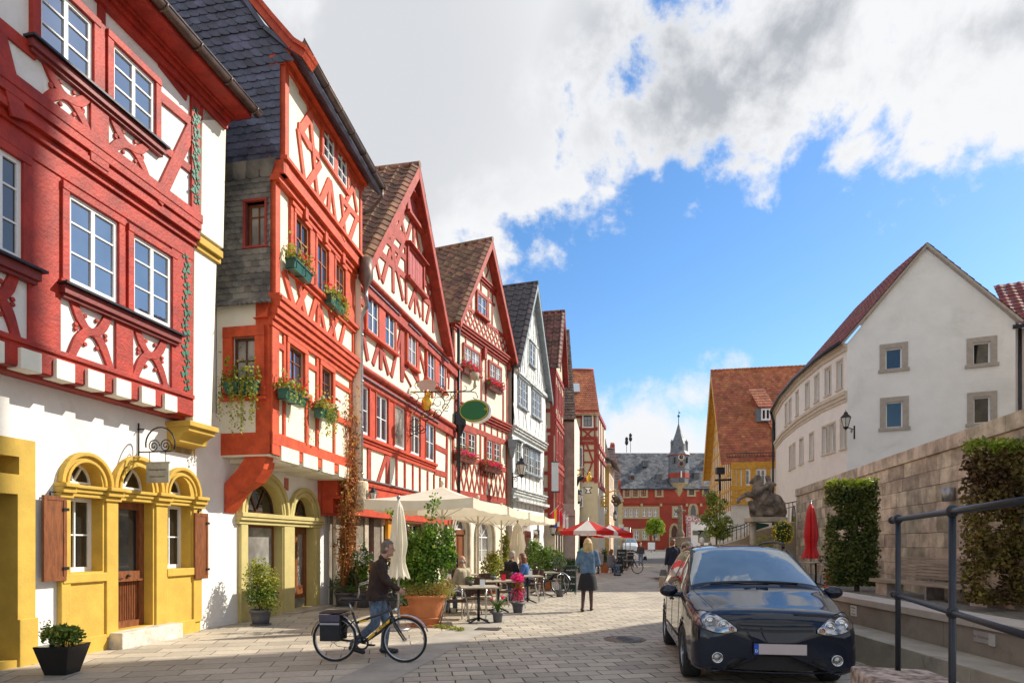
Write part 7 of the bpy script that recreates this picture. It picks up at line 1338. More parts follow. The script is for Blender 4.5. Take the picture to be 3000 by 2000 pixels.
# woman in denim jacket walking away
wp = G(1722, 1790)
person('blonde woman seen from behind in a denim jacket and black skirt walking up the street', wp, -.05, dict(kl=(-.10, .04, .48), al=(-.13, -.10, .08), fl=(-.14, .06, .03), kr=(.08, .06, .49), ar=(.10, .20, .08), fr=(.11, .37, .05), el=(-.25, .03, 1.15), wl=(-.16, .20, 1.05), er=(.25, .03, 1.15), wr=(.16, .20, 1.05)), 'denim_jacket', denim, blackc, shoe_d, hair_bl, 'long', skin=cloth('sheer_black_tights', (.10, .06, .055)), sc=.99, voxel=.011, bottom='skirt', fat=1.05, coat=0)
person('woman in a dark blouse and blue jeans walking towards the camera with shopping bags', G(1877, 1657), pi-.1, dict(kl=(-.09, .10, .5), al=(-.09, .08, .09), fl=(-.1, .24, .03)), 'blouse', greyjk, jeans, shoe_d, hair_gr, 'short', skin=skin_p, sc=.97, voxel=.016)
for dx_, nm, lab, cc_, zz in ((.30, 'handbag', 'dark handbag carried by the woman in blue jeans', blackc, .62), (-.30, 'shopping_bag', 'pale plastic shopping bag carried by the woman in blue jeans', cloth('pale_plastic', (.55, .5, .6), .1, .5), .48)):
    c = G(1877, 1657); t = thing(nm, lab, 'bag', (c.x+dx_, c.y-.08, zz-.2)); mb = MB(); mb.hexa([(c.x+dx_-.14, c.y-.12, zz-.2), (c.x+dx_+.14, c.y-.12, zz-.2), (c.x+dx_+.14, c.y-.03, zz-.2), (c.x+dx_-.14, c.y-.03, zz-.2), (c.x+dx_-.10, c.y-.11, zz+.08), (c.x+dx_+.10, c.y-.11, zz+.08), (c.x+dx_+.10, c.y-.05, zz+.08), (c.x+dx_-.10, c.y-.05, zz+.08)]); obj('bag_body', mb, cc_, t, bev=.02); mb = MB(); mb.tube([(c.x+dx_-.07, c.y-.08, zz+.07), (c.x+dx_-.04, c.y-.08, zz+.24), (c.x+dx_+.04, c.y-.08, zz+.24), (c.x+dx_+.07, c.y-.08, zz+.07)], .008, 6); obj('strap', mb, cc_, t)
np_ = V((5.55, 21.6, 0)); person('auburn haired woman in a navy jacket and grey trousers beside the car, carrying a handbag', np_, .15, dict(kl=(-.09, .08, .5), al=(-.1, .1, .09), fl=(-.1, .25, .03)), 'jacket', navy, greyc, shoe_d, hair_br, 'short', skin=skin_p, sc=1.01, voxel=.014, coat=.05, look=-.9)
t = thing('handbag', 'grey and white handbag hanging from the left hand of the woman in navy', 'bag', (np_.x-.28, np_.y, .5)); mb = MB(); c = np_+V((-.33, .02, .62)); mb.hexa([c+V(q) for q in ((-.14, -.05, -.12), (.14, -.05, -.12), (.14, .05, -.12), (-.14, .05, -.12), (-.09, -.04, .09), (.09, -.04, .09), (.09, .04, .09), (-.09, .04, .09))]); obj('bag_body', mb, cloth('grey_leather', (.13, .12, .11), .1, .5), t, bev=.02); mb = MB(); mb.tube([c+V((-.08, 0, .12)), c+V((-.05, 0, .26)), c+V((.05, 0, .26)), c+V((.08, 0, .12))], .010, 6); obj('strap', mb, white, t)
person('white haired man in a dark brown coat behind the car roof', (6.85, 22.6), .3, {}, 'coat', cloth('maroon_coat', (.05, .02, .018)), greyc, shoe_d, hair_wh, 'short', skin=skin_p, sc=1.05, voxel=.018, look=-.3); person('bald man half hidden behind the car roof in the distance', (10.1, 32), pi*.8, {}, 'shirt', beige, greyc, shoe_d, hair_gr, 'bald', sc=.98, voxel=.02)
SIT = dict(pelvis=(0, 0, .50), chest=(0, .03, .86), neck=(0, .06, 1.05), head=(0, .10, 1.20), sl=(-.18, .04, .99), sr=(.18, .04, .99), el=(-.23, .12, .74), er=(.23, .12, .74), wl=(-.14, .34, .78), wr=(.14, .34, .78), hl=(-.09, .02, .50), hr=(.09, .02, .50), kl=(-.12, .44, .50), kr=(.12, .44, .50), al=(-.12, .42, .09), ar=(.12, .42, .09), fl=(-.12, .58, .03), fr=(.12, .58, .03))
def seat_person(label, x, Y, rz, top, topm, hairm, hair, **k): return person(label, ((x-CX)/FPX*Y, Y), rz, SIT, top, topm, k.pop('legm', jeans), shoe_d, hairm, hair, voxel=.014, **k)
seat_person('elderly balding man in a beige jacket seated at a café table', 1362, 14.3, .9, 'jacket', beige, hair_gr, 'bald'); seat_person('man in a dark jacket seated with his back half turned at the café', 1492, 17.6, -.9, 'jacket', blackc, hair_gr, 'short', sc=1.05); seat_person('woman in a blue cardigan seated reading a menu at the café', 1541, 17.5, 1.4, 'cardigan', bluec, hair_br, 'long', legm=bluec, skin=skin_p)
person('waitress in a dark purple shirt bending over a table behind the parasol pole', (-1.85, 19.3), .8, dict(chest=(0, .15, 1.25), neck=(0, .26, 1.42), head=(0, .36, 1.52), sl=(-.18, .22, 1.36), sr=(.18, .22, 1.36)), 'shirt', purple, greyc, shoe_d, hair_dk, 'short', voxel=.018)
person('person in a mint green shirt bending over a table under the striped parasol', (3.75, 34.5), -1.2, dict(chest=(0, .18, 1.2), neck=(0, .30, 1.36), head=(0, .42, 1.42), sl=(-.18, .24, 1.3), sr=(.18, .24, 1.3), er=(.2, .4, 1.0), wr=(.15, .55, .85)), 'shirt', green_c, greyc, shoe_d, hair_br, 'short', voxel=.02)
for lab, x, Y, rz, m_, hm, hr_ in (('dark haired guest seated among the plants at the farther café', 1636, 27, 1.2, green_c, hair_dk, 'short'), ('grey haired guest seated beside the potted conifer', 1757, 33, .3, cloth('light_grey_top', (.35, .33, .33)), hair_wh, 'short'), ('red haired woman in a grey jacket seated by the brown menu board', 1787, 31, -1.0, cloth('grey_jacket', (.14, .14, .16)), hair_br, 'long')): seat_person(lab, x, Y, rz, 'top', m_, hm, hr_)
# ================================================================ the parked car (front towards the camera; local axes: x to the right of the picture, -y is the nose)
def crm(P0, P1, P2, P3, t): return .5*((2*P1)+(P2-P0)*t+(2*P0-5*P1+4*P2-P3)*t*t+(3*P1-P0-3*P2+P3)*t*t*t)
def densify(rows, k):
    n = len(rows); out = []
    for i in range(n-1):
        a, b, c, d = rows[max(i-1, 0)], rows[i], rows[i+1], rows[min(i+2, n-1)]
        for j in range(k): out.append([crm(a[q], b[q], c[q], d[q], j/k) for q in range(len(b))])
    out.append(rows[-1]); return out
def car_section(y, w, zb, zm, zs, pts, bow=0., cf=None):
    """half section from the sill round to the centre line"""
    P = [(w*.80, zb), (w*.965, zb+.045), (w*.995, (zb+zm)/2), (w, zm), (w*.985, zs)]+pts
    return [V((x, y+bow*(1-(min(x, .9)/.9)**2)*(-1), z)) for x, z in P]
def build_car(label, loc, rz, paint, sc=(1, 1, 1), dark=gl, detail=True, name='parked_car', group=None, cat='car'):
    t = thing(name, label, cat, loc, group, wc=False, rz=rz); t.scale = sc
    S_ = [
     car_section(-2.09, .69, .25, .42, .57, [(.64, .64), (.54, .685), (.40, .71), (.22, .72), (0, .725)], .05),
     car_section(-2.04, .79, .22, .44, .62, [(.735, .70), (.62, .755), (.44, .78), (.23, .795), (0, .80)], .06),
     car_section(-1.93, .845, .20, .46, .68, [(.795, .77), (.70, .835), (.51, .86), (.26, .875), (0, .88)], .06),
     car_section(-1.72, .855, .20, .48, .72, [(.82, .82), (.74, .88), (.56, .91), (.28, .925), (0, .93)], .05),
     car_section(-1.40, .875, .20, .50, .79, [(.845, .895), (.775, .955), (.60, .985), (.30, 1.0), (0, 1.005)], .03),
     car_section(-1.14, .88, .20, .50, .84, [(.855, .945), (.79, 1.0), (.66, 1.035), (.34, 1.06), (0, 1.07)], .04),
     car_section(-1.02, .88, .20, .50, .86, [(.855, .965), (.80, 1.03), (.68, 1.085), (.36, 1.12), (0, 1.13)], .06),
     car_section(-.70, .88, .20, .50, .89, [(.850, .99), (.785, 1.13), (.665, 1.24), (.36, 1.29), (0, 1.305)], .09),
     car_section(-.34, .88, .20, .50, .91, [(.845, 1.005), (.755, 1.22), (.635, 1.40), (.36, 1.465), (0, 1.48)], .10),
     car_section(-.08, .88, .20, .50, .92, [(.845, 1.01), (.735, 1.27), (.610, 1.485), (.36, 1.545), (0, 1.56)], .10),
     car_section(.40, .88, .20, .50, .93, [(.845, 1.02), (.720, 1.29), (.595, 1.515), (.36, 1.575), (0, 1.59)], .03),
     car_section(1.10, .88, .20, .50, .94, [(.842, 1.03), (.715, 1.29), (.590, 1.505), (.36, 1.565), (0, 1.58)], 0),
     car_section(1.60, .87, .22, .50, .94, [(.835, 1.03), (.710, 1.27), (.580, 1.46), (.36, 1.52), (0, 1.535)], -.04),
     car_section(1.90, .84, .26, .50, .92, [(.80, 1.0), (.690, 1.18), (.560, 1.33), (.35, 1.38), (0, 1.40)], -.06),
     car_section(2.04, .78, .32, .50, .88, [(.74, .94), (.64, 1.03), (.52, 1.10), (.33, 1.13), (0, 1.14)], -.07),
     car_section(2.09, .66, .38, .50, .76, [(.60, .80), (.50, .84), (.40, .86), (.26, .87), (0, .875)], -.05)]
    K = 6; rows = densify(S_, K); rows = list(zip(*[list(r) for r in rows])); rows = densify([list(r) for r in rows], K); rows = [list(r) for r in zip(*rows)]
    nu, nv = len(rows), len(rows[0]); bodyM, glassF, glassS, trim = MB(), MB(), MB(), MB()
    wheels = [(-1.23, .315), (1.30, .315)]
    def wh_(p): return any((p.y-a)**2+(p.z-b)**2 < .365**2 for a, b in wheels) and abs(p.x) > .55
    def kind(i, j):
        u, v = i/K, j/K                  # section index, point index (5 belt, 6 mid glass, 7 roof rail, 9 centre)
        if 6.15 <= u < 8.98 and v >= 6.66: return 'F'
        if u < 11.9 and u >= 6.6 and 5.18 <= v < 6.5 and v < 5.25+(u-6.2)*1.05:
            if abs(u-9.75) < .12 or abs(u-7.75) < .06: return 'T'
            return 'S'
        if 12.2 <= u < 12.95 and 5.3 <= v < 6.7: return 'S'
        if (6.0 <= u < 6.15 and v >= 6.66) or (6.0 <= u < 9.0 and 6.5 <= v < 6.66): return 'T'
        return 'B'
    for sx in (1, -1):
        g_ = [[V((p.x*sx, p.y, p.z)) for p in r] for r in rows]; buf = {'B': bodyM, 'F': glassF, 'S': glassS, 'T': trim}; off = {k: len(m.v) for k, m in buf.items()}
        for k, m in buf.items():
            for r in g_: m.v += [tuple(p) for p in r]
        for i in range(nu-1):
            for j in range(nv-1):
                q = [g_[i][j], g_[i+1][j], g_[i+1][j+1], g_[i][j+1]]
                if j < 5*K and sum(wh_(p) for p in q) >= 2: continue
                k = kind(i, j); m = buf[k]; o = off[k]; f = [o+i*nv+j, o+(i+1)*nv+j, o+(i+1)*nv+j+1, o+i*nv+j+1]
                if sx < 0: f = f[::-1]
                m.f.append(f); m.mi.append(0); m.sm.append(True)
        for r, flip in ((g_[0], 1), (g_[-1], 0)):       # close nose and tail
            c = V((0, r[-1].y+(-.035 if flip else .03), .48)); ring = r; prev = ring
            for s_ in (.8, .5, .2, .02):
                nx = [V((c.x+(p.x-c.x)*s_, p.y+(c.y-p.y)*(1-s_)-(0), c.z+(p.z-c.z)*s_)) for p in ring]; o = len(bodyM.v); bodyM.v += [tuple(p) for p in prev+nx]; n_ = len(ring)
                for j in range(n_-1): bodyM.f.append([o+j, o+j+1, o+n_+j+1, o+n_+j]); bodyM.mi.append(0); bodyM.sm.append(True)
                prev = nx
    def clean(mb, name, mt, par, th=0):
        me = mesh_of(name, mb, mt); bm = bmesh.new(); bm.from_mesh(me); bmesh.ops.remove_doubles(bm, verts=bm.verts, dist=.0008); bmesh.ops.delete(bm, geom=[v for v in bm.verts if not v.link_faces], context='VERTS'); bmesh.ops.recalc_face_normals(bm, faces=bm.faces); bm.to_mesh(me); bm.free(); o = D.objects.new(name, me); COL.objects.link(o); o.parent = par; return o
    clean(bodyM, 'body', paint, t); gf = clean(glassF, 'windscreen', mat_windscreen, t)
    for sg in (1, -1):
        m2 = MB(); m2.v = glassS.v; ii = [i for i, f in enumerate(glassS.f) if glassS.v[f[0]][0]*sg > 0]; m2.f = [glassS.f[i] for i in ii]; m2.mi = [0]*len(ii); m2.sm = [True]*len(ii); clean(m2, 'side_window', gl_car, t)
    clean(trim, 'window_trim', blacktrim, t)
    mb = MB(); mb.box((0, .15, .24), (1.4, 3.3, .12)); mb.box((0, -1.23, .45), (1.64, .8, .5)); mb.box((0, 1.30, .45), (1.64, .8, .5)); obj('underbody', mb, blacktrim, t)
    for y, z in wheels:
        for sx in (-1, 1):
            mb = MB(); Mx = Matrix.Rotation(pi/2, 4, 'Y'); c = (sx*.775, y, z+.0)
            mb.lathe([(.205, -.10), (.285, -.105), (.312, -.08), (.317, -.03), (.317, .03), (.312, .08), (.285, .105), (.205, .10)], c, 36, M=Mx); tw_ = obj('wheel', mb, rubber, t)
            mb = MB(); e = sx; mb.lathe([(.21, .09*e), (.205, .06*e), (.19, .0), (.20, -.09)], c, 30, M=Mx); mb.lathe([(0, .075*e), (.05, .075*e), (.06, .06*e), (.06, .03*e)], c, 16, M=Mx)
            for i in range(10): a = 2*pi*i/10; mb.box((c[0]+.055*e, c[1]+.125*sin(a), c[2]+.125*cos(a)), (.022, .030, .15), rx=-a)
            sub('rim', mb, alu, tw_)
    if not detail: 
        mb = MB()
        for sx in (-1, 1): mb.ell((sx*.62, -2.0, .66), (.14, .09, .09))
        obj('headlight', mb, mat('lamp_glass', (.55, .56, .58), .1, .05, 4, 0), t); mb = MB(); mb.box((0, -2.135, .42), (.52, .02, .11)); obj('licence_plate', mb, white, t); mb = MB(); mb.box((0, -2.12, .56), (.8, .03, .08)); obj('grille', mb, blacktrim, t); return t
    # surface point helper on the front: interpolated from the dense grid
    from mathutils.bvhtree import BVHTree
    allv = [V(v) for v in bodyM.v]; bv = BVHTree.FromPolygons(allv, bodyM.f)
    def onfront(x, z, d=0.):
        h = bv.ray_cast(V((x, -3, z)), V((0, 1, 0))); return (h[0]+V((0, -d, 0))) if h[0] else V((x, -2.0, z))
    def patch(poly, d, nn=10, closed_rows=True):       # poly: list of (x, zlow, zhigh) columns
        mb = MB(); vs = []
        for x, z0, z1 in poly:
            for k in range(nn+1): vs.append(onfront(x, z0+(z1-z0)*k/nn, d))
        m = len(poly); mb.add(vs, [(i*(nn+1)+k, (i+1)*(nn+1)+k, (i+1)*(nn+1)+k+1, i*(nn+1)+k+1) for i in range(m-1) for k in range(nn)], 0, True); return mb
    def lerpcols(keys, n):
        out = []
        for i in range(n+1):
            x = keys[0][0]+(keys[-1][0]-keys[0][0])*i/n
            for a, b in zip(keys, keys[1:]):
                if (a[0] <= x <= b[0]) or (a[0] >= x >= b[0]): u = (x-a[0])/(b[0]-a[0]) if b[0] != a[0] else 0; out.append((x, a[1]+(b[1]-a[1])*u, a[2]+(b[2]-a[2])*u)); break
        return out
    # grille: dark field with two body coloured bars
    mb = patch(lerpcols([(-.40, .685, .76), (-.36, .675, .775), (0, .665, .785), (.36, .675, .775), (.40, .685, .76)], 24), .012); gr_ = obj('grille', mb, blacktrim, t, fix=False)
    for z0, z1 in ((.743, .762), (.703, .722)): mb = patch(lerpcols([(-.37, z0, z1), (0, z0-.006, z1-.006), (.37, z0, z1)], 20), .03, 3); sub('grille_bar', mb, paint, gr_)
    # headlights wrapped over the wings
    for sx in (-1, 1):
        base = V((sx*.66, -1.90, .78)); mbo = MB(); mbi = MB(); keys = [(sx*.40, .67, .70), (sx*.50, .645, .785), (sx*.62, .655, .845), (sx*.74, .69, .86), (sx*.80, .72, .84), (sx*.815, .75, .80)]
        hl = obj('headlight', patch(lerpcols(keys, 20), .010, 8), mat('headlight_shell', (.14, .145, .16), .10, .5, 9, .1, 8, metal=.85, col2=(.32, .32, .34)), t, fix=False)
        for x, z, r, mtl in ((.665, .765, .066, 0), (.535, .735, .056, 0), (.455, .695, .026, 1)):
            p = onfront(sx*x, z, .018); mb = MB(); Mx = Matrix.Rotation(pi/2, 4, 'X'); mb.lathe([(r, .0), (r*.92, .012), (r*.86, .0), (r*.5, -.02), (r*.42, .0), (r*.25, .012), (0, .014)], p, 22, M=Mx); sub('lamp_reflector', mb, chrome if not mtl else mat('indicator_orange', (.55, .20, .08), .2, .1, 4, 0), hl)
        mb = MB(); 
        pl_ = [onfront(x, z1+.004, .014) for x, z0, z1 in lerpcols(keys, 16)]+[onfront(x, z0-.004, .014) for x, z0, z1 in lerpcols(keys, 16)][::-1]; mb.tube(pl_, .005, 5, closed=True); sub('seal', mb, blacktrim, hl)
        p = onfront(sx*.60, .385, .012); mb = MB(); Mx = Matrix.Rotation(pi/2, 4, 'X'); mb.lathe([(.056, -.01), (.058, .014), (.050, .016), (.046, .0)], p, 26, M=Mx); fg2 = obj('fog_lamp', mb, chrome, t); mb = MB(); mb.lathe([(.046, .0), (.03, -.012), (.02, .01), (0, .012)], p, 22, M=Mx); sub('lamp_reflector', mb, mat('fog_reflector', (.35, .34, .33), .12, .5, 14, 0, metal=.8), fg2)
        p = V((sx*.99, -.78, 1.00)); mb = MB(); mb.ell(p, (.115, .075, .078), 18, 12); mb.cap2((sx*.84, -.80, .955), .03, (sx*.95, -.78, .955), .035); mr2 = obj('wing_mirror', mb, paint, t); mb = MB(); mb.ell(p+V((0, .045, 0)), (.10, .04, .062), 14, 8); sub('mirror_glass', mb, blacktrim, mr2)
        mb = MB(); mb.tube([(sx*.60, -.02, 1.545), (sx*.615, .05, 1.60), (sx*.60, .5, 1.625), (sx*.59, 1.2, 1.61), (sx*.585, 1.42, 1.575), (sx*.58, 1.5, 1.53)], .018, 8); obj('roof_rail', mb, zinc if sx < 0 else blacktrim, t)
        mb = MB(); mb.tube([(sx*.79, -1.12, 1.0)]+[(sx*x, y, z) for x, y, z in ((.745, -.92, 1.09), (.70, -.66, 1.235), (.655, -.36, 1.395), (.625, -.10, 1.50))], .020, 6); obj('pillar_trim', mb, blacktrim, t)
        for y in (-.55, .42):
            mb = MB(); mb.cap2((sx*.888, y+.62, .83), .016, (sx*.888, y+.80, .835), .016); obj('door_handle', mb, paint, t)
        mb = MB(); mb.tube([(sx*.884, -.85, .44), (sx*.888, 0, .44), (sx*.886, .85, .44)], .012, 6); obj('side_moulding', mb, blacktrim, t)
        for y, ztp in ((-.83, .95), (.02, 1.0), (.90, 1.0)):
            mb = MB(); pts = []
            for z in (.26, .4, .55, .7, .85, ztp): h = bv.ray_cast(V((sx*2, y, z)), V((-sx, 0, 0))); pts.append((h[0] if h[0] else V((sx*.87, y, z)))+V((sx*.0005, 0, 0)))
            mb.tube(pts, .0035, 4); obj('door_seam', mb, blacktrim, t)
        for y, z in wheels:
            mb = MB(); pts = []
            for i in range(25):
                a = -.15+(pi+.3)*i/24; pp = V((sx*2, y+.362*cos(a), z+.362*sin(a))); h = bv.ray_cast(V((sx*2, y+.372*cos(a), z+.372*sin(a))), V((-sx, 0, 0))); pts.append(V((h[0].x, pp.y, pp.z)) if h[0] else V((sx*.86, pp.y, pp.z)))
            mb.tube(pts, .011, 6); obj('wheel_arch', mb, paint, t)
    mb = patch(lerpcols([(-.50, .25, .34), (-.44, .245, .385), (0, .24, .39), (.44, .245, .385), (.50, .25, .34)], 20), .006, 4); obj('air_intake', mb, blacktrim, t, fix=False)
    mb = MB(); mb.tube([onfront(-.66+1.32*i/24, .215+.03*abs(i/12-1)**2, .02) for i in range(25)], .010, 6); obj('bumper_lip', mb, paint, t)
    # plate
    pc = onfront(0.02, .50, .03); mb = MB(); mb.box(pc, (.535, .02, .125)); lp = obj('licence_plate', mb, blacktrim, t); mb = MB(); mb.box(pc+V((.022, -.011, 0)), (.475, .006, .108)); sub('plate_field', mb, mat('plate_blush', (.50, .42, .40), .5, .03, 4, 0), lp); mb = MB(); mb.box(pc+V((-.238, -.011, 0)), (.045, .006, .108)); sub('plate_band', mb, mat('plate_blue', (.01, .08, .45), .5, .03, 4, 0), lp); text('D', pc+V((-.238, -.0155, -.022)), .042, white, lp, sub_=True, name='country_letter')
    mb = MB(); mb.tube([(-.52, -1.065, 1.105), (-.1, -1.10, 1.135), (.16, -1.10, 1.135)], .009, 5); mb.tube([(.02, -1.10, 1.14), (.5, -1.06, 1.12)], .009, 5); obj('wiper', mb, blacktrim, t)
    mb = MB(); mb.box((0, -.46, 1.38), (.22, .03, .06)); obj('rear_mirror', mb, blacktrim, t)
    mb = MB(); k = []
    for i in range(25): x = -.62+1.24*i/24; k.append(onfront(x, .80-.05*abs(x/.62)**3, .002))
    mb.tube(k, .004, 4); obj('bonnet_seam', mb, blacktrim, t)
    for sx in (-1, 1):
        mb = MB(); pts = []
        for i in range(12): u = i/11; x = sx*(.60+.14*u); y = -1.85+.80*u; h = bv.ray_cast(V((x, y, 2)), V((0, 0, -1))); pts.append(h[0]+V((0, 0, .0005)) if h[0] else V((x, y, 1)))
        mb.tube(pts, .0035, 4); obj('bonnet_seam', mb, blacktrim, t)
    mb = MB(); mb.box((-.56, -.91, 1.165), (.09, .004, .06), rx=-.9); obj('green_badge', mb, mat('badge_green', (.02, .35, .2), .5, .05, 4, 0), t)
    return t
def paintmat(name, c, fl=.15):
    m = mat(name, c, .5, .05, 3, 0, metal=0, coat=1., spec=.1); return m
navyp = paintmat('navy_car_paint', (.002, .006, .019)); rubber = mat('tyre_rubber', (.016, .016, .017), .8, .2, 10, .2, 60); blacktrim = mat('black_trim', (.010, .010, .011), .45, .1, 8, .03, 40); chrome = mat('chrome', (.7, .7, .72), .08, .05, 8, 0, metal=1.)
gl_car = mglass('car_side_glass', (.015, .02, .022), .01, .9); mat_windscreen = mglass('windscreen_glass', (.10, .135, .14), .01, 1.9, (.17, .21, .21))
cl = V((3.11, 8.66, 0)); build_car('dark blue compact people carrier parked nose towards the camera beside the low wall', cl, -.155, navyp, sc=(1.0, .97, 1.0))
vw = paintmat('white_van_paint', (.62, .64, .66)); cr_p = paintmat('cream_car_paint', (.60, .55, .42))
build_car('small white delivery van parked in front of the town hall', (14.75, 78.5, .44), -.15, vw, sc=(1.05, 1.1, 1.16), detail=False, name='parked_van', cat='van'); build_car('cream car parked just left of the white van in front of the town hall', (13.3, 82, .5), -.1, cr_p, sc=(.95, 1, 1.0), detail=False)
# ================================================================ bicycle
def bicycle(label, c, ang, sc, fancy=True, group=None):
    t = thing('bicycle', label, 'bicycle', (c[0], c[1], 0), group, wc=False, rz=ang); t.scale = (sc,)*3; r = .34; fr_ = mat('black_frame_paint', (.012, .012, .014), .3, .1, 4, 0, coat=.6); ye = mat('yellow_decal', (.75, .42, .01), .4, .05, 4, 0)
    for x, nm in ((-.53, 'rear'), (.53, 'front')):
        mb = MB(); mb.tube([(x+.321*cos(a*pi/24), 0, r+.321*sin(a*pi/24)) for a in range(48)], .019, 10, closed=True); w = obj('wheel', mb, rubber, t); mb = MB(); mb.tube([(x+(r-.042)*cos(a*pi/24), 0, r+(r-.042)*sin(a*pi/24)) for a in range(48)], .010, 6, closed=True); sub('rim', mb, alu, w); mb = MB()
        for i in range(32): a = i*pi/16; mb.tube([(x+.02*cos(a+1.2), .02*(-1)**i, r+.02*sin(a+1.2)), (x+(r-.045)*cos(a), 0, r+(r-.045)*sin(a))], .0014, 3)
        mb.tube([(x, -.05, r), (x, .05, r)], .022, 8); sub('spokes', mb, alu, w)
        mb = MB(); a0, a1 = (.35, 2.75) if x > 0 else (.25, 3.0); k = 20; vs = []
        for i in range(k+1):
            a = a0+(a1-a0)*i/k
            for dx_, rr2 in ((-.028, .365), (-.016, .378), (.016, .378), (.028, .365)): vs.append((x+rr2*cos(a), dx_, r+rr2*sin(a)))
        mb.add(vs, [(4*i+q, 4*i+q+1, 4*i+q+5, 4*i+q+4) for i in range(k) for q in range(3)], 0, True); obj('mudguard', mb, alu, t)
    BB = V((-.10, 0, .29)); ST = V((-.26, 0, .74)); HT = V((.30, 0, .80)); HB = V((.35, 0, .66)); RA = V((-.53, 0, r)); FA = V((.53, 0, r)); mb = MB(); mb.tube([BB, ST], .018, 8); mb.tube([HB+V((-.01, 0, .02)), BB.lerp(HB, .5)+V((.02, 0, -.02)), BB], [.032, .032, .026], 8); mb.tube([HT+V((0, 0, -.03)), ST.lerp(BB, .35)], .020, 8); mb.tube([HT+V((-.01, 0, .05)), HB], .024, 8)
    for s in (-1, 1): mb.tube([BB+V((0, s*.03, 0)), RA+V((0, s*.055, 0))], .010, 6); mb.tube([ST+V((.03, s*.02, -.12)), RA+V((0, s*.055, 0))], .009, 6)
    obj('frame', mb, fr_, t); mb = MB()
    for s in (-1, 1): mb.tube([HB+V((.005, s*.045, 0)), HB+V((.05, s*.05, -.12)), FA+V((0, s*.05, 0))], [.017, .015, .011], 8)
    mb.tube([HB+V((.0, -.05, 0)), HB+V((0, .05, 0))], .016, 6); obj('fork', mb, fr_, t)
    if fancy:
        mb = MB()
        for a, b in ((.20, .42), (.50, .92)): p = BB.lerp(HB, a); q = BB.lerp(HB, b); mb.hexa([p+V((0, -.036, -.028)), q+V((0, -.036, -.028)), q+V((0, -.036, .020)), p+V((0, -.036, .020)), p+V((0, -.030, -.028)), q+V((0, -.030, -.028)), q+V((0, -.030, .020)), p+V((0, -.030, .020))])
        p = ST.lerp(BB, .3); mb.box((p.x+.12, -.024, p.z+.005), (.12, .006, .028), ry=-.25); obj('frame_decal', mb, ye, t)
        q = BB.lerp(HB, .70); an = atan2(HB.z-BB.z, HB.x-BB.x); text('ALTER', V((q.x, -.0385, q.z-.004)), .050, fr_, t, Matrix.Rotation(-an, 4, 'Y') @ Matrix.Rotation(pi/2, 4, 'X'), name='frame_lettering')
    mb = MB(); mb.tube([ST, ST+V((-.05, 0, .16))], .013, 8); obj('seat_post', mb, alu, t); mb = MB(); mb.ell(ST+V((-.08, 0, .19)), (.13, .075, .032), 14, 8); mb.cap2(ST+V((-.05, 0, .195)), .035, ST+V((.12, 0, .19)), .020); obj('saddle', mb, blacktrim, t)
    mb = MB(); g_ = HT+V((-.02, 0, .17)); mb.tube([HT, HT+V((-.02, 0, .12)), g_+V((.04, 0, 0))], .014, 8); 
    for s in (-1, 1): mb.tube([g_+V((.04, 0, 0)), g_+V((.02, s*.18, .03)), g_+V((-.06, s*.29, .02))], .011, 8)
    obj('handlebar', mb, blacktrim, t); mb = MB()
    for s in (-1, 1): mb.tube([g_+V((.0, s*.22, .028)), g_+V((-.07, s*.30, .02))], .017, 8); mb.tube([g_+V((.03, s*.18, .02)), g_+V((.08, s*.24, -.03))], .006, 5)
    obj('grip', mb, rubber, t); mb = MB(); mb.ell(HT+V((.10, 0, -.02)), (.035, .03, .035)); mb.tube([HT+V((.02, 0, -.02)), HT+V((.1, 0, -.02))], .008, 5); obj('lamp', mb, chrome, t)
    mb = MB()
    for k in range(3): mb.tube([HT+V((0, .02*k-.02, .13)), HT+V((.16, .03, .08+.02*k)), HT+V((.12, .02, -.1)), HB+V((.02, 0, -.02))], .003, 4)
    obj('brake_cable', mb, blacktrim, t); mb = MB(); Mx = Matrix.Rotation(pi/2, 4, 'X'); mb.lathe([(.10, .0), (.105, .004), (.10, .008), (.075, .006), (.075, .002)], BB+V((0, -.04, 0)), 28, M=Mx); mb.tube([BB+V((0, -.05, 0)), BB+V((.165, -.06, -.02))], .010, 6); mb.tube([BB+V((0, .05, 0)), BB+V((-.165, .06, .02))], .010, 6); mb.box(BB+V((.165, -.10, -.02)), (.09, .07, .02)); mb.box(BB+V((-.165, .10, .02)), (.09, .07, .02))
    mb.lathe([(.045, 0), (.05, .01), (.045, .02)], RA+V((0, -.04, 0)), 20, M=Mx); obj('crankset', mb, metal_d, t); mb = MB(); mb.tube([BB+V((0, -.045, .10)), RA+V((0, -.045, .047))], .004, 4); mb.tube([BB+V((0, -.045, -.10)), RA+V((.06, -.045, -.10)), RA+V((0, -.045, -.05))], .004, 4); obj('chain', mb, metal_d, t)
    mb = MB()
    for s in (-1, 1): mb.tube([ST+V((-.02, s*.05, -.03)), RA+V((.0, s*.07, .40)), RA+V((-.18, s*.07, .40))], .006, 5); mb.tube([RA+V((0, s*.07, 0)), RA+V((0, s*.07, .40))], .006, 5)
    mb.tube([RA+V((-.18, -.07, .40)), RA+V((-.18, .07, .40))], .006, 5); obj('luggage_rack', mb, blacktrim, t)
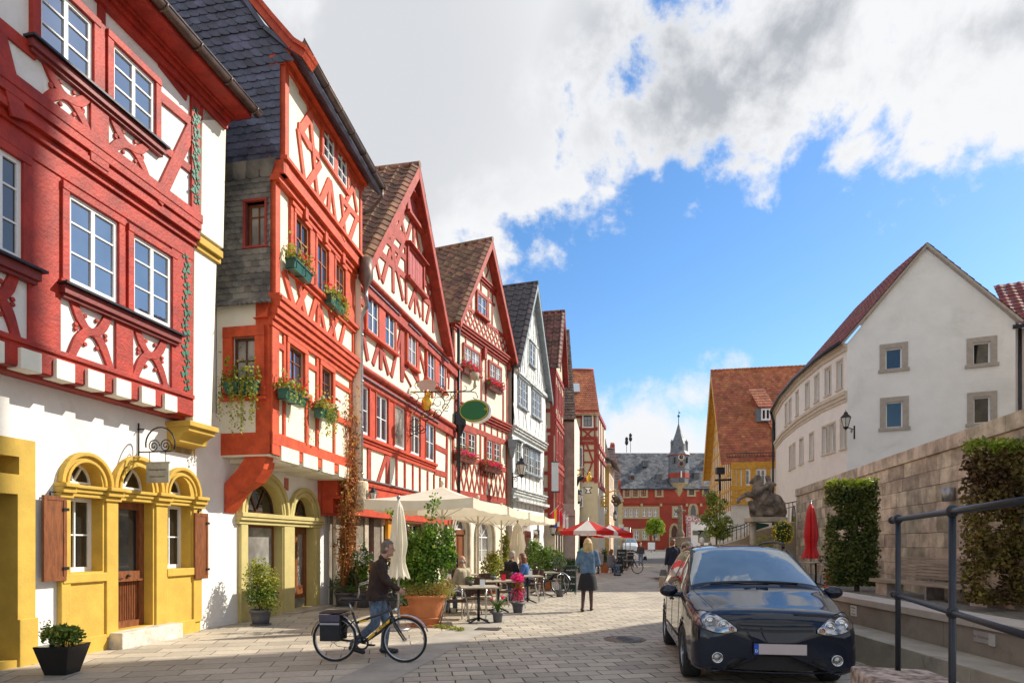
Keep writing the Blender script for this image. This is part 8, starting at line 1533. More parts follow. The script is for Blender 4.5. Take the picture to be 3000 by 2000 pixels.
    if fancy:
        mb = MB(); 
        for s in (-1, 1): mb.hexa([RA+V(q) for q in ((-.17, s*.09, -.01), (.13, s*.09, -.01), (.13, s*.17, -.01), (-.17, s*.17, -.01), (-.16, s*.08, .34), (.14, s*.08, .34), (.14, s*.20, .34), (-.16, s*.20, .34))])
        mb.box(RA+V((-.01, 0, .405)), (.33, .36, .02)); obj('pannier', mb, cloth('black_nylon', (.014, .014, .018), .3, .6), t, bev=.03); mb = MB(); mb.box(RA+V((-.01, -.197, .25)), (.29, .012, .028)); obj('reflective_strip', mb, mat('reflective_grey', (.35, .36, .38), .4, .1, 5, 0), t); mb = MB(); mb.box(RA+V((-.01, -.20, .33)), (.31, .03, .11)); obj('pannier_flap', mb, cloth('purple_grey_nylon', (.07, .06, .09), .2, .6), t, bev=.02)
    return t
fw = G(1185, 1940); rw = G(981, 1937); bc = (fw+rw)/2; bicycle('black and yellow bicycle with a black pannier pushed by the man in the foreground', bc, atan2(fw.y-rw.y, fw.x-rw.x), (fw-rw).length/1.06)
bicycle('bicycle parked behind the small olive tree and the chalkboard', (1.05, 20.0), -.5, 1.0, False); bicycle('bicycle leaning behind the dark menu board at the farther café', (6.2, 33.5), .2, 1.0, False)
# ================================================================ pots and plants
def pot(mb, c, r0, r1, h, rim=.02, n=24, sq=False):
    if sq: 
        c = V(c); mb.hexa([c+V((x*r0, y*r0, 0)) for x, y in ((-1, -1), (1, -1), (1, 1), (-1, 1))]+[c+V((x*r1, y*r1, h)) for x, y in ((-1, -1), (1, -1), (1, 1), (-1, 1))])
    else: mb.lathe([(0, 0), (r0, 0), (r0+(r1-r0)*.5, h*.5), (r1, h-.05), (r1+rim, h-.045), (r1+rim, h), (r1-.01, h), (r1-.02, h-.04), (0, h-.04)], c, n)
greypot = mat('grey_plastic_pot', (.10, .10, .115), .5, .1, 4, .05, 30); terra = mat('terracotta', (.50, .17, .06), .8, .12, 3, .2, 25, stain=((.36, .15, .07), 3, .5)); blackpot = mat('black_glazed_pot', (.010, .010, .010), .25, .2, 6, .15, 30)
def plant(label, c, r0, r1, h, pm, blobs_, name='potted_plant', sq=False, stems=None, group=None, seed=1, saucer=False):
    t = thing(name, label, 'potted plant', (c[0], c[1], 0), group); rnd = random.Random(seed); mb = MB(); pot(mb, c, r0, r1, h, sq=sq); po = obj('pot', mb, pm, t, bev=.01 if sq else 0)
    if saucer: mb = MB(); mb.lathe([(0, .0), (r0*1.25, .0), (r0*1.35, .035), (r0*1.2, .035), (0, .02)], c, 24); obj('saucer', mb, pm, t)
    if stems:
        mb = MB()
        for s_ in stems: mb.tube([V(c)+V(p) for p in s_[0]], s_[1], 6)
        obj('stem', mb, stem_m, t)
    d = {}
    for (o, r, n, size, m_) in blobs_: d.setdefault(m_.name, (m_, MB()))[1].blob(V(c)+V(o), r, n, size, rnd, shell=.15)
    for k, (m_, mb) in d.items(): obj('foliage' if 'leaf' in k or 'stem' in k else 'blossom', mb, m_, t)
    return t
c = G(183, 1972); plant('black tapered pot of bright green leaves at the lower left corner', c, .13, .215, .36, blackpot, [((0, 0, .47), (.25, .22, .13), 700, .065, leafg), ((0, 0, .50), (.24, .21, .12), 420, .06, leafy), ((-.2, 0, .55), (.1, .08, .12), 70, .04, leafg)], sq=True, seed=2)
c = G(764, 1830); plant('round grey pot with a feathery yellow green bush between the ochre arches', c, .15, .20, .31, greypot, [((0, 0, .62), (.36, .34, .30), 1500, .055, leafg), ((.03, -.02, .85), (.38, .33, .38), 1500, .055, leafy), ((-.05, 0, 1.1), (.24, .22, .24), 600, .055, leafy), ((.22, -.1, .42), (.22, .16, .2), 300, .05, leafy)], stems=[([(0, 0, .3), (.02, 0, .5), (0, .02, .9)], [.03, .02, .01]), ([(0, 0, .3), (-.12, 0, .6), (-.2, .02, .85)], [.02, .015, .006])], seed=3, saucer=True)
c = V(fg.P(S(16.5), 0, .62)); plant('wide grey pot with grey green cushions holding the withered vine', (c.x, c.y, 0), .20, .27, .36, greypot, [((-.12, 0, .45), (.34, .22, .12), 420, .05, mat('silver_green_leaf', (.17, .19, .11), .7, .2, 3, 0, isl=.3, trans=.2)), ((.2, -.1, .42), (.22, .2, .14), 260, .05, leafg)], seed=4, saucer=True)
# big terracotta pot
c = G(1248, 1832); t = thing('terracotta_planter', 'huge terracotta pot with a tall shrub and a fringe of golden grasses', 'potted plant', c); mb = MB(); mb.lathe([(0, 0), (.24, 0), (.26, .03), (.255, .10), (.285, .14), (.345, .42), (.37, .54), (.40, .55), (.41, .60), (.39, .615), (.36, .60), (.35, .55), (0, .54)], c, 36); mb.lathe([(.30, .15), (.315, .165), (.30, .18)], c, 36); obj('pot', mb, terra, t); mb = MB(); mb.lathe([(0, .0), (.30, 0), (.33, .04), (.29, .04), (0, .02)], c, 30); obj('saucer', mb, terra, t); rnd = random.Random(8); mb = MB(); ml, mg_ = MB(), MB()
for i in range(9):
    a = rnd.uniform(0, 6.28); e = V((c.x+.42*cos(a)*rnd.random(), c.y+.35*sin(a)*rnd.random(), rnd.uniform(1.3, 1.9))); b = V((c.x+.12*cos(a), c.y+.12*sin(a), .55)); mb.tube([b, b.lerp(e, .5)+V((rnd.gauss(0, .05), 0, 0)), e], [.016, .011, .004], 5)
sh = [((-.30, 1.78), (.30, 2.02)), ((-.3, 1.75), (-.55, 2.12)), ((-.55, 2.12), (-.72, 2.22)), ((.1, 1.7), (.12, 2.35)), ((.12, 2.2), (.20, 2.52)), ((.42, 1.5), (.42, 1.98))]
for (x0, z0), (x1, z1) in sh:
    mb.tube([(c.x+x0, c.y, z0), (c.x+x1, c.y-.03, z1)], [.008, .004], 4)
    for k in range(60): u = rnd.random(); ml.leaf((c.x+x0+(x1-x0)*u+rnd.gauss(0, .06), c.y+rnd.gauss(0, .07), z0+(z1-z0)*u+rnd.gauss(0, .05)), rnd.uniform(.05, .09), rnd, asp=.7)
for o, r, n in (((-.1, 0, 1.05), (.55, .42, .38), 1700), ((.05, 0, 1.40), (.56, .40, .34), 1700), ((-.22, 0, 1.58), (.34, .3, .28), 700), ((.42, 0, 1.35), (.24, .3, .32), 600), ((.08, 0, 1.75), (.26, .25, .28), 450), ((.45, 0, 1.72), (.15, .2, .25), 240), ((-.42, 0, 1.0), (.25, .3, .3), 500)): ml.blob(V((c.x, c.y, 0))+V(o), r, n, .075, rnd, shell=.2, asp=.7)
obj('foliage', ml, mat('glossy_green_leaf', (.10, .21, .018), .36, .25, 3, 0, isl=.55, trans=.35, col2=(.17, .28, .03)), t); obj('stem', mb, stem_m, t); mg_.blob((c.x, c.y, .68), (.56, .50, .22), 2600, .05, rnd, shell=.3, asp=.25); mg_.blob((c.x+.3, c.y-.1, .72), (.33, .3, .22), 1200, .05, rnd, shell=.2, asp=.25); obj('grass_fringe', mg_, mat('golden_grass_leaf', (.55, .36, .08), .7, .3, 2.5, 0, isl=.4, trans=.35, col2=(.34, .36, .07)), t)
c2_ = V((c.x-.53, c.y+1.0, 0)); plant('smaller terracotta pot half hidden behind the huge terracotta planter', c2_, .13, .18, .30, terra, [((0, 0, .42), (.25, .22, .2), 500, .06, leafd)], seed=6)
c = G(1458, 1822); plant('small grey pot of strappy leaves with two pink blooms at the café edge', c, .085, .11, .22, greypot, [((0, 0, .34), (.20, .18, .12), 90, .05, leafg), ((.1, 0, .50), (.04, .04, .04), 30, .05, petp), ((-.13, 0, .48), (.035, .035, .03), 25, .045, petp)], stems=[([(0, 0, .2), (sin(i*2.4)*.08, cos(i*2.4)*.06, .38), (sin(i*2.4)*.24, cos(i*2.4)*.16, .42+.05*(i % 4))], [.012, .009, .003]) for i in range(22)], seed=7)
for o in [o for o in D.objects if o.name.startswith('stem')][-1:]: o.data.materials.clear(); o.data.materials.append(leafg)
c = G(1517, 1794); plant('grey pot with a column of magenta and orange flowers by the café chairs', c, .10, .14, .25, greypot, [((0, 0, .55), (.17, .16, .34), 520, .06, leafg), ((0, -.04, .80), (.17, .15, .15), 420, .055, petp), ((0, -.06, .45), (.19, .13, .22), 330, .055, petp), ((.02, -.08, .6), (.14, .1, .25), 110, .05, mat('orange_leafy_petal', (.62, .25, .02), .6, .1, 3, 0))], seed=8)
c = G(1640, 1747); plant('slim olive tree in a small grey pot beside the chalkboard', c, .10, .125, .22, greypot, [((0, 0, 1.05), (.24, .22, .22), 700, .055, mat('olive_leaf', (.13, .17, .08), .5, .2, 3, 0, isl=.4, trans=.2)), ((0, 0, 1.25), (.16, .15, .16), 260, .05, leafg)], stems=[([(0, 0, .2), (.01, 0, .6), (0, 0, 1.05)], .012)], seed=9)
c = G(1771, 1677); plant('square terracotta pot with a small conical conifer near the brown menu board', c, .17, .25, .55, terra, [((0, 0, .80), (.35, .33, .32), 900, .07, leafd), ((0, 0, 1.1), (.22, .2, .3), 420, .06, leafd)], sq=True, seed=10)
for k, (x, Y, h_, w_, lab, lm) in enumerate(((1600, 21.5, 1.45, .75, 'broad willowy bush at the end of the café tables', leafg), (1566, 22.5, 1.7, .5, 'tall willowy bush behind the seated couple', leafg), (1445, 20.0, 1.3, .45, 'light leafy bush behind the café table nearest the door', leafy), (1480, 21.0, 1.9, .28, 'slender palm behind the folded parasol', leafy), (1665, 29.5, .85, .9, 'low dark hedge trough before the striped parasols', leafd), (1150, 15.4, 1.15, .45, 'white flowering shrub beside the folded cream parasol', leafd), (1030, 16.4, .95, .55, 'dark planter shrub under the shop window behind the man', leafd), (1065, 15.8, 1.5, .18, 'slim pot plant with white blossoms behind the man', leafg))):
    cx_ = (x-CX)/FPX*Y; bl = [((0, 0, h_*.62), (w_, w_*.8, h_*.36), int(1500*w_+250), .10 if lm is not leafd else .08, lm), ((0, 0, h_*.9), (w_*.6, w_*.5, h_*.22), int(500*w_+80), .09, lm)]
    if 'white' in lab: bl.append(((0, -.1, h_*.85), (w_*.8, .3, h_*.25), 90, .07, petw))
    plant(lab, (cx_, Y, 0), .16, .22, .35, greypot if k % 2 else terra, bl, seed=30+k, group=None)
c = V((8.8, 20.9, .3)); mb = MB(); t = thing('flower_standard', 'round bush of yellow flowers beside the ramp wall above the car', 'bush', (10.6, 26, 0)); cb = at(2292, 1560, 26); rnd = random.Random(9); mb.blob(cb, (.42, .4, .5), 2200, .08, rnd, shell=.3); obj('foliage', mb, leafd, t); mb = MB(); mb.blob(cb+V((0, -.1, .02)), (.46, .4, .52), 330, .08, rnd, shell=.85); obj('blossom', mb, mat('yellow_petal', (.75, .58, .02), .5, .1, 3, 0), t); mb = MB(); mb.tube([(cb.x, cb.y, 0), cb], .04, 6); obj('stem', mb, stem_m, t)
cb = at(2235, 1580, 27); t = thing('low_shrub', 'small yellow green shrub just above the car roof', 'bush', (cb.x, cb.y, 0)); mb = MB(); mb.blob(cb-V((0, 0, .6)), (.7, .4, .85), 1500, .09, rnd, shell=.2); obj('foliage', mb, leafy, t)
# weeds by the pot
t = tag(obj('weeds', (lambda m_: [m_.blob((G(1285+i*22, 1838+3*i).x, G(1285+i*22, 1838+3*i).y, .03), (.14-.02*i, .10, .05), 130, .04, random.Random(i)) for i in range(4)] and m_)(MB()), leafy), kind='stuff'); t['label'] = 'tuft of weeds in the paving joints beside the huge terracotta pot'; t['category'] = 'weeds'
# ================================================================ trees
def tree(label, c, trunk_h, crown, n, lm, seed, size=.16, tr=.09):
    t = thing('street_tree', label, 'tree', c); rnd = random.Random(seed); mb = MB(); c = V(c); top = c+V((0, 0, crown[-1][0][2] if 0 else max(o[2] for o, r in crown)))
    mb.tube([c, c+V((.03, 0, trunk_h*.6)), c+V((0, 0, trunk_h)), top], [tr, tr*.8, tr*.65, .015], 8); ml = MB()
    for o, r in crown:
        b = c+V((0, 0, trunk_h*rnd.uniform(.85, 1.1))); e = c+V(o); mb.tube([b, b.lerp(e, .5)+V((0, 0, .1)), e], [tr*.4, tr*.25, .01], 5)
        for k in range(int(n/len(crown)/14)):
            d = V((rnd.gauss(0, 1), rnd.gauss(0, 1), rnd.gauss(0, 1))).normalized()*rnd.uniform(.3, 1.08); q = e+V((d.x*r[0], d.y*r[1], d.z*r[2])); ml.blob(q, (size*1.5, size*1.5, size), 14, size, rnd)
    obj('trunk', mb, bark, t); obj('crown', ml, lm, t)
brightg = mat('bright_green_leaf', (.20, .32, .02), .5, .2, .8, 0, isl=.4, trans=.4, col2=(.27, .38, .03)); tc1 = at(1918, 1603, 84); tree('young tree with a bright lime green crown in front of the town hall', (tc1.x, tc1.y, .6), 1.7, [((0, 0, 3.0), (1.15, 1, .9)), ((-.6, 0, 2.8), (.8, .8, .7)), ((.6, 0, 2.9), (.8, .8, .7)), ((.1, 0, 3.9), (.85, .8, .6)), ((-.4, 0, 3.6), (.7, .7, .6)), ((.55, 0, 3.6), (.7, .7, .5))], 9000, brightg, 1, .17)
tc2 = (14.5, 44.5, 0); tree('loose green street tree before the ochre timbered hall and the iron sign', tc2, 2.0, [((0, 0, 3.0), (1.0, .9, .8)), ((-.6, 0, 3.4), (.8, .7, .7)), ((.7, 0, 2.9), (.8, .7, .6)), ((.1, 0, 4.2), (.8, .7, .7)), ((-.3, 0, 4.9), (.5, .5, .5)), ((.5, 0, 2.2), (.6, .6, .5)), ((-.2, 0, 2.4), (.7, .6, .4))], 5000, mat('street_tree_leaf', (.16, .25, .03), .5, .3, .7, 0, isl=.5, trans=.4, col2=(.30, .33, .05)), 2, .15)
# ================================================================ café furniture
wick = mat('brown_wicker', (.075, .035, .018), .7, .4, 30, .8, 90); ttop = mat('weathered_table_top', (.38, .33, .25), .5, .15, 5, .1, 30)
def chair(label):
    t = thing('cafe_chair', label, 'chair', group='wicker chairs of the pavement café', wc=False); mb = MB(); mb.box((0, 0, .44), (.44, .44, .03)); obj('seat', mb, wick, t, bev=.01)
    mb = MB(); k = 8; vs = []
    for i in range(k+1):
        x = -.22+.44*i/k; y = -.22-.04*(1-(x/.22)**2)
        for z, dy in ((.50, 0), (.68, -.03), (.86, -.07)): vs += [(x, y+dy, z-(.03*(x/.22)**2 if z > .8 else 0)), (x, y+dy-.022, z)]
    mb.add(vs, [(6*i+a, 6*i+6+a, 6*i+6+b, 6*i+b) for i in range(k) for a, b in ((0, 2), (2, 4), (4, 5), (5, 3), (3, 1), (1, 0))]); obj('backrest', mb, wick, t)
    for s in (-1, 1):
        mb = MB(); mb.tube([(s*.25, .24, .012), (s*.25, .20, .42), (s*.26, .14, .62), (s*.26, 0, .67), (s*.25, -.20, .62), (s*.235, -.25, .56)], .014, 8); obj('arm_frame', mb, alu, t)
        mb = MB(); mb.tube([(s*.22, -.24, .55), (s*.22, -.22, .43), (s*.24, -.34, .012)], .013, 8); obj('leg', mb, alu, t)
    return t
def table(label, r=.38):
    t = thing('cafe_table', label, 'table', group='tables of the pavement café', wc=False); mb = MB(); mb.box((0, 0, .725), (2*r, 2*r, .03)); obj('table_top', mb, ttop, t, bev=.008); mb = MB(); mb.tube([(0, 0, .03), (0, 0, .71)], .03, 10)
    for a in range(4): mb.tube([(0, 0, .10), (.3*cos(a*pi/2+.78), .3*sin(a*pi/2+.78), .015)], .018, 6)
    obj('pedestal', mb, metal_d, t); return t
c0, t0 = chair('wicker chair nearest the huge terracotta planter'), table('café table just right of the huge terracotta planter'); first = True
tabs = [((-.68, 12.75), 'café table just right of the huge terracotta planter'), ((-.32, 14.75), 'café table behind the magenta flower pot'), ((.42, 17.0), 'café table in front of the seated couple'), ((.98, 19.1), 'café table nearest the willowy bush'), ((-1.55, 15.0), 'café table in front of the balding man in beige'), ((-2.95, 15.6), 'café table behind the man with the bicycle'), ((-1.2, 17.8), 'café table deep under the second parasol'), ((9.35, 19.3), 'dark table under the folded red parasol')]
for (x, y), lab in tabs:
    o = t0 if first else dup(t0, (0, 0, 0), label=lab); first = False; o.location = (x, y, .3 if x > 5 else 0); o.rotation_euler = (0, 0, .15)
chs = [(-1.12, 12.75, -1.45, 'wicker chair nearest the huge terracotta planter'), (-.80, 13.4, pi, 'wicker chair behind the nearest café table'), (-.72, 14.35, -1.2, 'wicker chair left of the magenta flower pot'), (-.05, 15.35, 2.6, 'wicker chair behind the table with the magenta flowers'), (-.62, 15.4, pi, 'wicker chair facing the second café table from behind'), (.02, 17.6, -.8, 'wicker chair under the man in the dark jacket'), (.43, 17.5, 1.5, 'wicker chair under the woman in the blue cardigan'), (.62, 18.2, .3, 'wicker chair between the couple and the willowy bush'), (1.32, 19.7, 2.4, 'wicker chair in front of the willowy bush'), (.6, 19.6, -1.3, 'wicker chair left of the table nearest the willowy bush'), (-1.1, 14.2, 1.0, 'wicker chair under the balding man in beige'), (-1.95, 15.3, -1.4, 'wicker chair left of the balding man'), (-2.45, 15.2, .7, 'wicker chair behind the folded cream parasol'), (-3.5, 15.3, -1.3, 'wicker chair by the shop window behind the man'), (-1.55, 18.2, pi, 'wicker chair near the waitress in purple'), (9.95, 19.5, 1.6, 'dark wicker chair right of the terrace table'), (8.75, 19.3, -1.5, 'dark wicker chair left of the terrace table')]
for i, (x, y, a, lab) in enumerate(chs):
    o = c0 if i == 0 else dup(c0, (0, 0, 0), label=lab); o.location = (x, y, .3 if x > 5 else 0); o.rotation_euler = (0, 0, a)
for (x, y), lab, m_ in (((-.6, 12.7), 'white menu card on the nearest café table', white), ((-.2, 14.75), 'red and white menu card on the second café table', petr), ((.5, 16.95), 'menu card on the table of the seated couple', white), ((-1.5, 14.9), 'menu card before the balding man', white)):
    t = thing('menu_card', lab, 'menu card', (x, y, .74)); mb = MB(); mb.hexa([(x-.05, y-.03, .74), (x+.05, y-.03, .74), (x+.05, y+.03, .74), (x-.05, y+.03, .74), (x-.05, y-.004, .88), (x+.05, y-.004, .88), (x+.05, y+.004, .88), (x-.05, y+.004, .88)]); obj('card', mb, m_, t)
for (x, y), lab in (((-.85, 12.9), 'tiny flower pot on the nearest café table'), ((-.45, 14.9), 'tiny flower pot on the second café table'), ((.9, 19.0), 'tiny flower pot on the table nearest the willowy bush'), ((9.45, 19.2), 'little white flower pot on the terrace table')):
    t = thing('table_flower_pot', lab, 'flower pot', (x, y, .74)); z = 1.04 if x > 5 else .74; mb = MB(); pot(mb, (x, y, z), .035, .05, .09); obj('pot', mb, greypot, t); mb = MB(); mb.blob((x, y, z+.15), (.08, .08, .07), 60, .04, rnd); obj('foliage', mb, leafg, t)
# chalkboards
chalk = mat('chalk', (.62, .64, .62), .9, .1, 8, 0); slateb = mat('chalkboard', (.022, .026, .024), .8, .3, 6, .05, 20)
def board(label, x0, x1, yt, yb, lines, fm, sz, slant=0.):
    b = G((x0+x1)/2, yb); w = (x1-x0)/FPX*b.y; h = (yb-yt)/FPX*b.y; t = thing('chalkboard', label, 'chalkboard', b, wc=True); fr = Fr((b.x-w/2, b.y), (b.x+w/2, b.y+slant)); lg_ = .12*h
    mb = MB(); mb.fbox(fr, .03, w-.03, lg_, h-.03, .02, .035); bo_ = obj('writing_surface', mb, slateb, t); mb = MB(); mb.fbox(fr, 0, .03, 0, h, 0, .045); mb.fbox(fr, w-.03, w, 0, h, 0, .045); mb.fbox(fr, .03, w-.03, h-.03, h, 0, .045); mb.fbox(fr, .03, w-.03, lg_-.03, lg_, 0, .045); obj('frame', mb, fm, t); mb = MB()
    for x in (.015, w-.015): mb.tube([fr.P(x, h-.02, -.01), fr.P(x, 0, -.42)], .014, 5)
    obj('rear_leg', mb, fm, t)
    for i, l in enumerate(lines): text(l, V(fr.P(w/2, h*(.84-.7*i/max(1, len(lines)-1) if len(lines) > 1 else .5), .038)), sz, chalk, bo_, (pi/2, 0, atan2(fr.d.y, fr.d.x)), sub_=True)
grn = mat('green_board_frame', (.03, .10, .06), .5, .1, 5, 0)
board('green framed chalkboard on the pavement with handwritten offer ending 9,20', 1645, 1688, 1655, 1740, ['Wir empfehlen', 'zum Gutgelaunt', 'den Bocksbeutel', '9,20 €'], grn, .085); board('dark chalkboard reading Zimmer frei', 1792, 1825, 1636, 1680, ['* * *', 'Zimmer', 'frei', '* * *'], metal_d, .17); board('tall brown framed menu board behind the Zimmer frei board', 1807, 1836, 1608, 1670, ['Speisen', 'Schnitzel', 'Bratwurst', 'Salate', 'Eis'], brownp, .14); board('dark blue menu board right of the tall brown one', 1838, 1856, 1618, 1662, ['Kaffee', 'Kuchen', 'Eis'], metal_d, .15)
t = thing('menu_board', 'tall green handwritten menu panel on the wall behind the terracotta planter', 'menu board', fk.P(X(1000), 1.2, .05)); a, b = X(870), X(930); mb = MB(); mb.fbox(fk, X(1165), X(1240), 1.1, 2.5, .03, .06); pn = obj('panel', mb, grn, t)
for i in range(9): text(['Weine', 'Silvaner', 'Riesling', 'Bacchus', 'Domina', 'Secco', 'Wasser', 'Saft', 'Tee'][i], V(fk.P((X(1165)+X(1240))/2, 2.38-.145*i, .063)), .10, chalk, pn, (pi/2, 0, atan2(fk.d.y, fk.d.x)), sub_=True)
t = thing('letter_box', 'bright orange notice case on the wall beside the café window', 'notice case', fk.P(X(740), 1.6, .05)); mb = MB(); mb.fbox(fk, X(690), X(785), 1.75, 2.35, .0, .12); obj('case', mb, mat('orange_case', (.75, .33, .02), .4, .1, 4, 0), t, bev=.02)
t = thing('sill_planter', 'orange trough of white flowers on the café window sill behind the man', 'flower box', fk.P(X(280), .95, .05)); mb = MB(); mb.fbox(fk, X(190), X(400), .80, 1.0, .02, .26); obj('trough', mb, terra, t); mb = MB(); p = V(fk.P(X(290), 1.18, .15)); mb.blob(p, (.5, .8, .22), 700, .09, rnd); obj('foliage', mb, leafd, t); mb = MB(); mb.blob(p+V((.05, 0, .1)), (.5, .8, .2), 70, .07, rnd); obj('blossom', mb, petw, t)
# ================================================================ wrought iron bracket with the green oval sign
w0 = f3.pix(1193, 1150); wp = V(f3.P(w0[0], 0, 0)[:2]); fbk = Fr(wp, wp+f3.N*2.6); t = thing('wrought_iron_sign', 'ornate wrought iron bracket with gilded bird carrying a green oval inn sign', 'inn sign', (wp.x, wp.y, w0[1])); q5n = lambda x, y: fbk.P(*fbk.pix(*q5(x, y)), 0); q8n = lambda x, y: fbk.P(*fbk.pix(*v8(x, y)), 0)
mb = MB(); mb.tube([q5n(590, 462), q5n(1035, 462), q8n(130, 182), q8n(225, 182)], .022, 6); mb.tube([q5n(600, 345), q5n(605, 420), q5n(570, 560), q5n(565, 680), q5n(560, 930)], .018, 6); mb.tube([q8n(225, 182), q8n(290, 195), q8n(315, 250), q8n(290, 275), q8n(255, 250)], .016, 6); mb.tube([q8n(225, 182), q8n(265, 150), q8n(300, 115)], .018, 6)
def scroll(x, y, r, a0=0., turns=1.3, sg=1): return [q5n(x+r*(1-.72*i/22)*cos(a0+sg*turns*2*pi*i/22), y+r*(1-.72*i/22)*sin(a0+sg*turns*2*pi*i/22)) for i in range(23)]
for x, y, r, a, s_ in ((640, 520, 60, 2, 1), (700, 560, 55, .5, -1), (800, 490, 50, 3, 1), (860, 560, 65, 1, -1), (930, 500, 50, 0, 1), (990, 490, 35, 2, -1), (620, 620, 55, 4, 1), (800, 640, 60, 5, -1), (740, 680, 50, 1, 1), (640, 760, 70, 2.5, -1), (700, 800, 50, 0, 1), (600, 830, 45, 3, -1), (860, 660, 40, 3, 1), (680, 400, 40, 2, 1), (840, 400, 40, 4, -1), (930, 600, 40, 1, 1), (900, 430, 35, 1, 1), (760, 610, 30, 2, -1)): mb.tube(scroll(x, y, r, a, 1.3, s_), .013, 5)
mb.tube([q5n(1000, 490), q5n(930, 600), q5n(860, 700), q5n(750, 720), q5n(740, 800), q5n(660, 850), q5n(580, 860)], .014, 5); mb.tube([q8n(160, 120), q8n(185, 130), q8n(180, 165), q8n(120, 182)], .013, 5); obj('bracket', mb, iron, t); mb = MB()
for x, y in ((640, 465), (715, 578), (800, 680), (900, 465), (720, 690), (597, 752), (680, 745), (1035, 462), (620, 660), (810, 570), (990, 520), (575, 690)): mb.ell(q5n(x, y), (.035,)*3, 8, 6)
obj_split('gilded_ball', mb, gold, t); mb = MB(); c = V(q5n(752, 565)); mb.ell(c, (.17, .07, .26), 12, 8); mb.ell(c+V((.06, 0, .30)), (.09, .06, .10), 10, 8); mb.cap2(c+V((.12, 0, .30)), .03, c+V((.20, 0, .27)), .012); obj('gilded_bird', mb, gold, t); mb = MB(); ribbon(mb, fbk, [fbk.pix(*q5(x, y)) for x, y in ((680, 425), (715, 402), (755, 394), (795, 402), (832, 418))], .33, -.01, .02); obj('banner', mb, mat('blush_banner', (.55, .42, .36), .6, .05, 3, 0), t); mb = MB(); oc_ = fbk.pix(*v8(282, 405)); ow_ = 1.03; mb.prism([(oc_[0]+.03+ow_*.5*cos(i*pi/20), oc_[1]-.015+ow_*.36*sin(i*pi/20)) for i in range(40)], fbk, -.14, .05); so = obj('sign_body', mb, white, t)
mb = MB(); mb.prism([(oc_[0]-.02+ow_*.48*cos(i*pi/20), oc_[1]+ow_*.345*sin(i*pi/20)) for i in range(40)], fbk, .05, .07); sub('green_face', mb, mat('sign_green', (.005, .14, .045), .35, .05, 3, 0), so); mb = MB(); mb.tube([fbk.P(oc_[0]-.02+ow_*.45*cos(i*pi/24), oc_[1]+ow_*.315*sin(i*pi/24), .075) for i in range(48)], .010, 4, closed=True); sub('yellow_line', mb, mat('sign_yellow', (.8, .62, .03), .5, .05, 3, 0), so); mb = MB()
for dx_ in (0, .06): mb.tube([fbk.P(oc_[0]+.37+dx_, oc_[1]+.07, .08), fbk.P(oc_[0]+.32+dx_, oc_[1]+.03, .08), fbk.P(oc_[0]+.37+dx_, oc_[1]-.01, .08)], .012, 4)
sub('chevron', mb, MATS['sign_yellow'], so); mb = MB(); p = V(q8n(278, 60)); mb.lathe([(.02, -.25), (.06, -.2), (.03, .0), (.13, .06), (.15, .25), (.0, .26)], p, 10); obj('goblet', mb, stone, t)
# ================================================================ lanterns
def lantern(label, c, sc, wallp=None):
    t = thing('street_lantern', label, 'lantern', c); c = V(c); mb = MB(); mb.lathe([(.09*sc, -.22*sc), (.17*sc, .10*sc)], c, 6, sm=False); obj('glass', mb, mat('lantern_glass', (.55, .55, .50), .15, .1, 3, 0), t); mb = MB(); mb.lathe([(.20*sc, .10*sc), (.19*sc, .13*sc), (.08*sc, .24*sc), (.07*sc, .30*sc), (.02*sc, .33*sc), (0, .42*sc)], c, 6, sm=False); mb.lathe([(.10*sc, -.22*sc), (.10*sc, -.25*sc), (.03*sc, -.32*sc), (0, -.34*sc)], c, 6, sm=False)
    for i in range(6): a = i*pi/3; mb.tube([c+V((.09*sc*cos(a), .09*sc*sin(a), -.22*sc)), c+V((.175*sc*cos(a), .175*sc*sin(a), .10*sc))], .010*sc, 4)
    if wallp: w = V(wallp); mb.tube([w, V((c.x, c.y, w.z)), c+V((0, 0, -.3*sc))], .018*sc, 6); mb.tube([w-V((0, 0, .35*sc)), w+V((0, 0, .15*sc))], .03*sc, 5); m_ = w.lerp(V((c.x, c.y, w.z)), .35); mb.tube([m_+V((0, 0, -.1*sc))+((w-V((c.x, c.y, w.z))).normalized()*cos(a*.5)+V((0, 0, 1))*sin(a*.5))*.09*sc*(1-a/24) for a in range(18)], .010*sc, 4)
    obj('cap_and_arm', mb, iron, t); return t
lantern('black street lantern on a scrolled arm before the white and grey timbered house', at(1528, 1370, 30), 1.45, at(1502, 1397, 30.6)); lantern('black street lantern on the corner of the white curved house', at(2478, 1232, 28.6), 1.25, at(2503, 1258, 29.3)); lantern('small copper lantern above the café fascia of the wide gable house', at(1093, 1450, 15.9), .62, at(1075, 1446, 16.1)); lantern('pale lantern hanging before the orange roofed house', at(1695, 1455, 47), 1.6, at(1683, 1475, 47.5)); lantern('lantern on the ochre house near the golden inn sign', at(1770, 1495, 58), 1.6, at(1762, 1505, 58)); lantern('farthest lantern at the corner before the town hall', at(1802, 1510, 66), 1.6, at(1793, 1516, 66)); lantern('pair lantern beside the flags on the dark red timbered house', at(1620, 1550, 38), 1.2, at(1628, 1560, 38.6)); lantern('lantern on the iron post before the ochre timbered hall', at(2078, 1462, 52), 1.6)
t = thing('golden_inn_sign', 'gilded scrollwork inn sign jutting from the cream house', 'inn sign', at(1765, 1470, 52)); mb = MB(); P_ = lambda x, y: at(*c10(x, y), 52)
for x, y, r in ((690, 850, 40), (740, 850, 35), (680, 900, 30), (745, 895, 28), (660, 800, 30)): mb.tube([P_(x+r*cos(a*.5)*(1-a/30), y+r*sin(a*.5)*(1-a/30)) for a in range(20)], .05, 5)
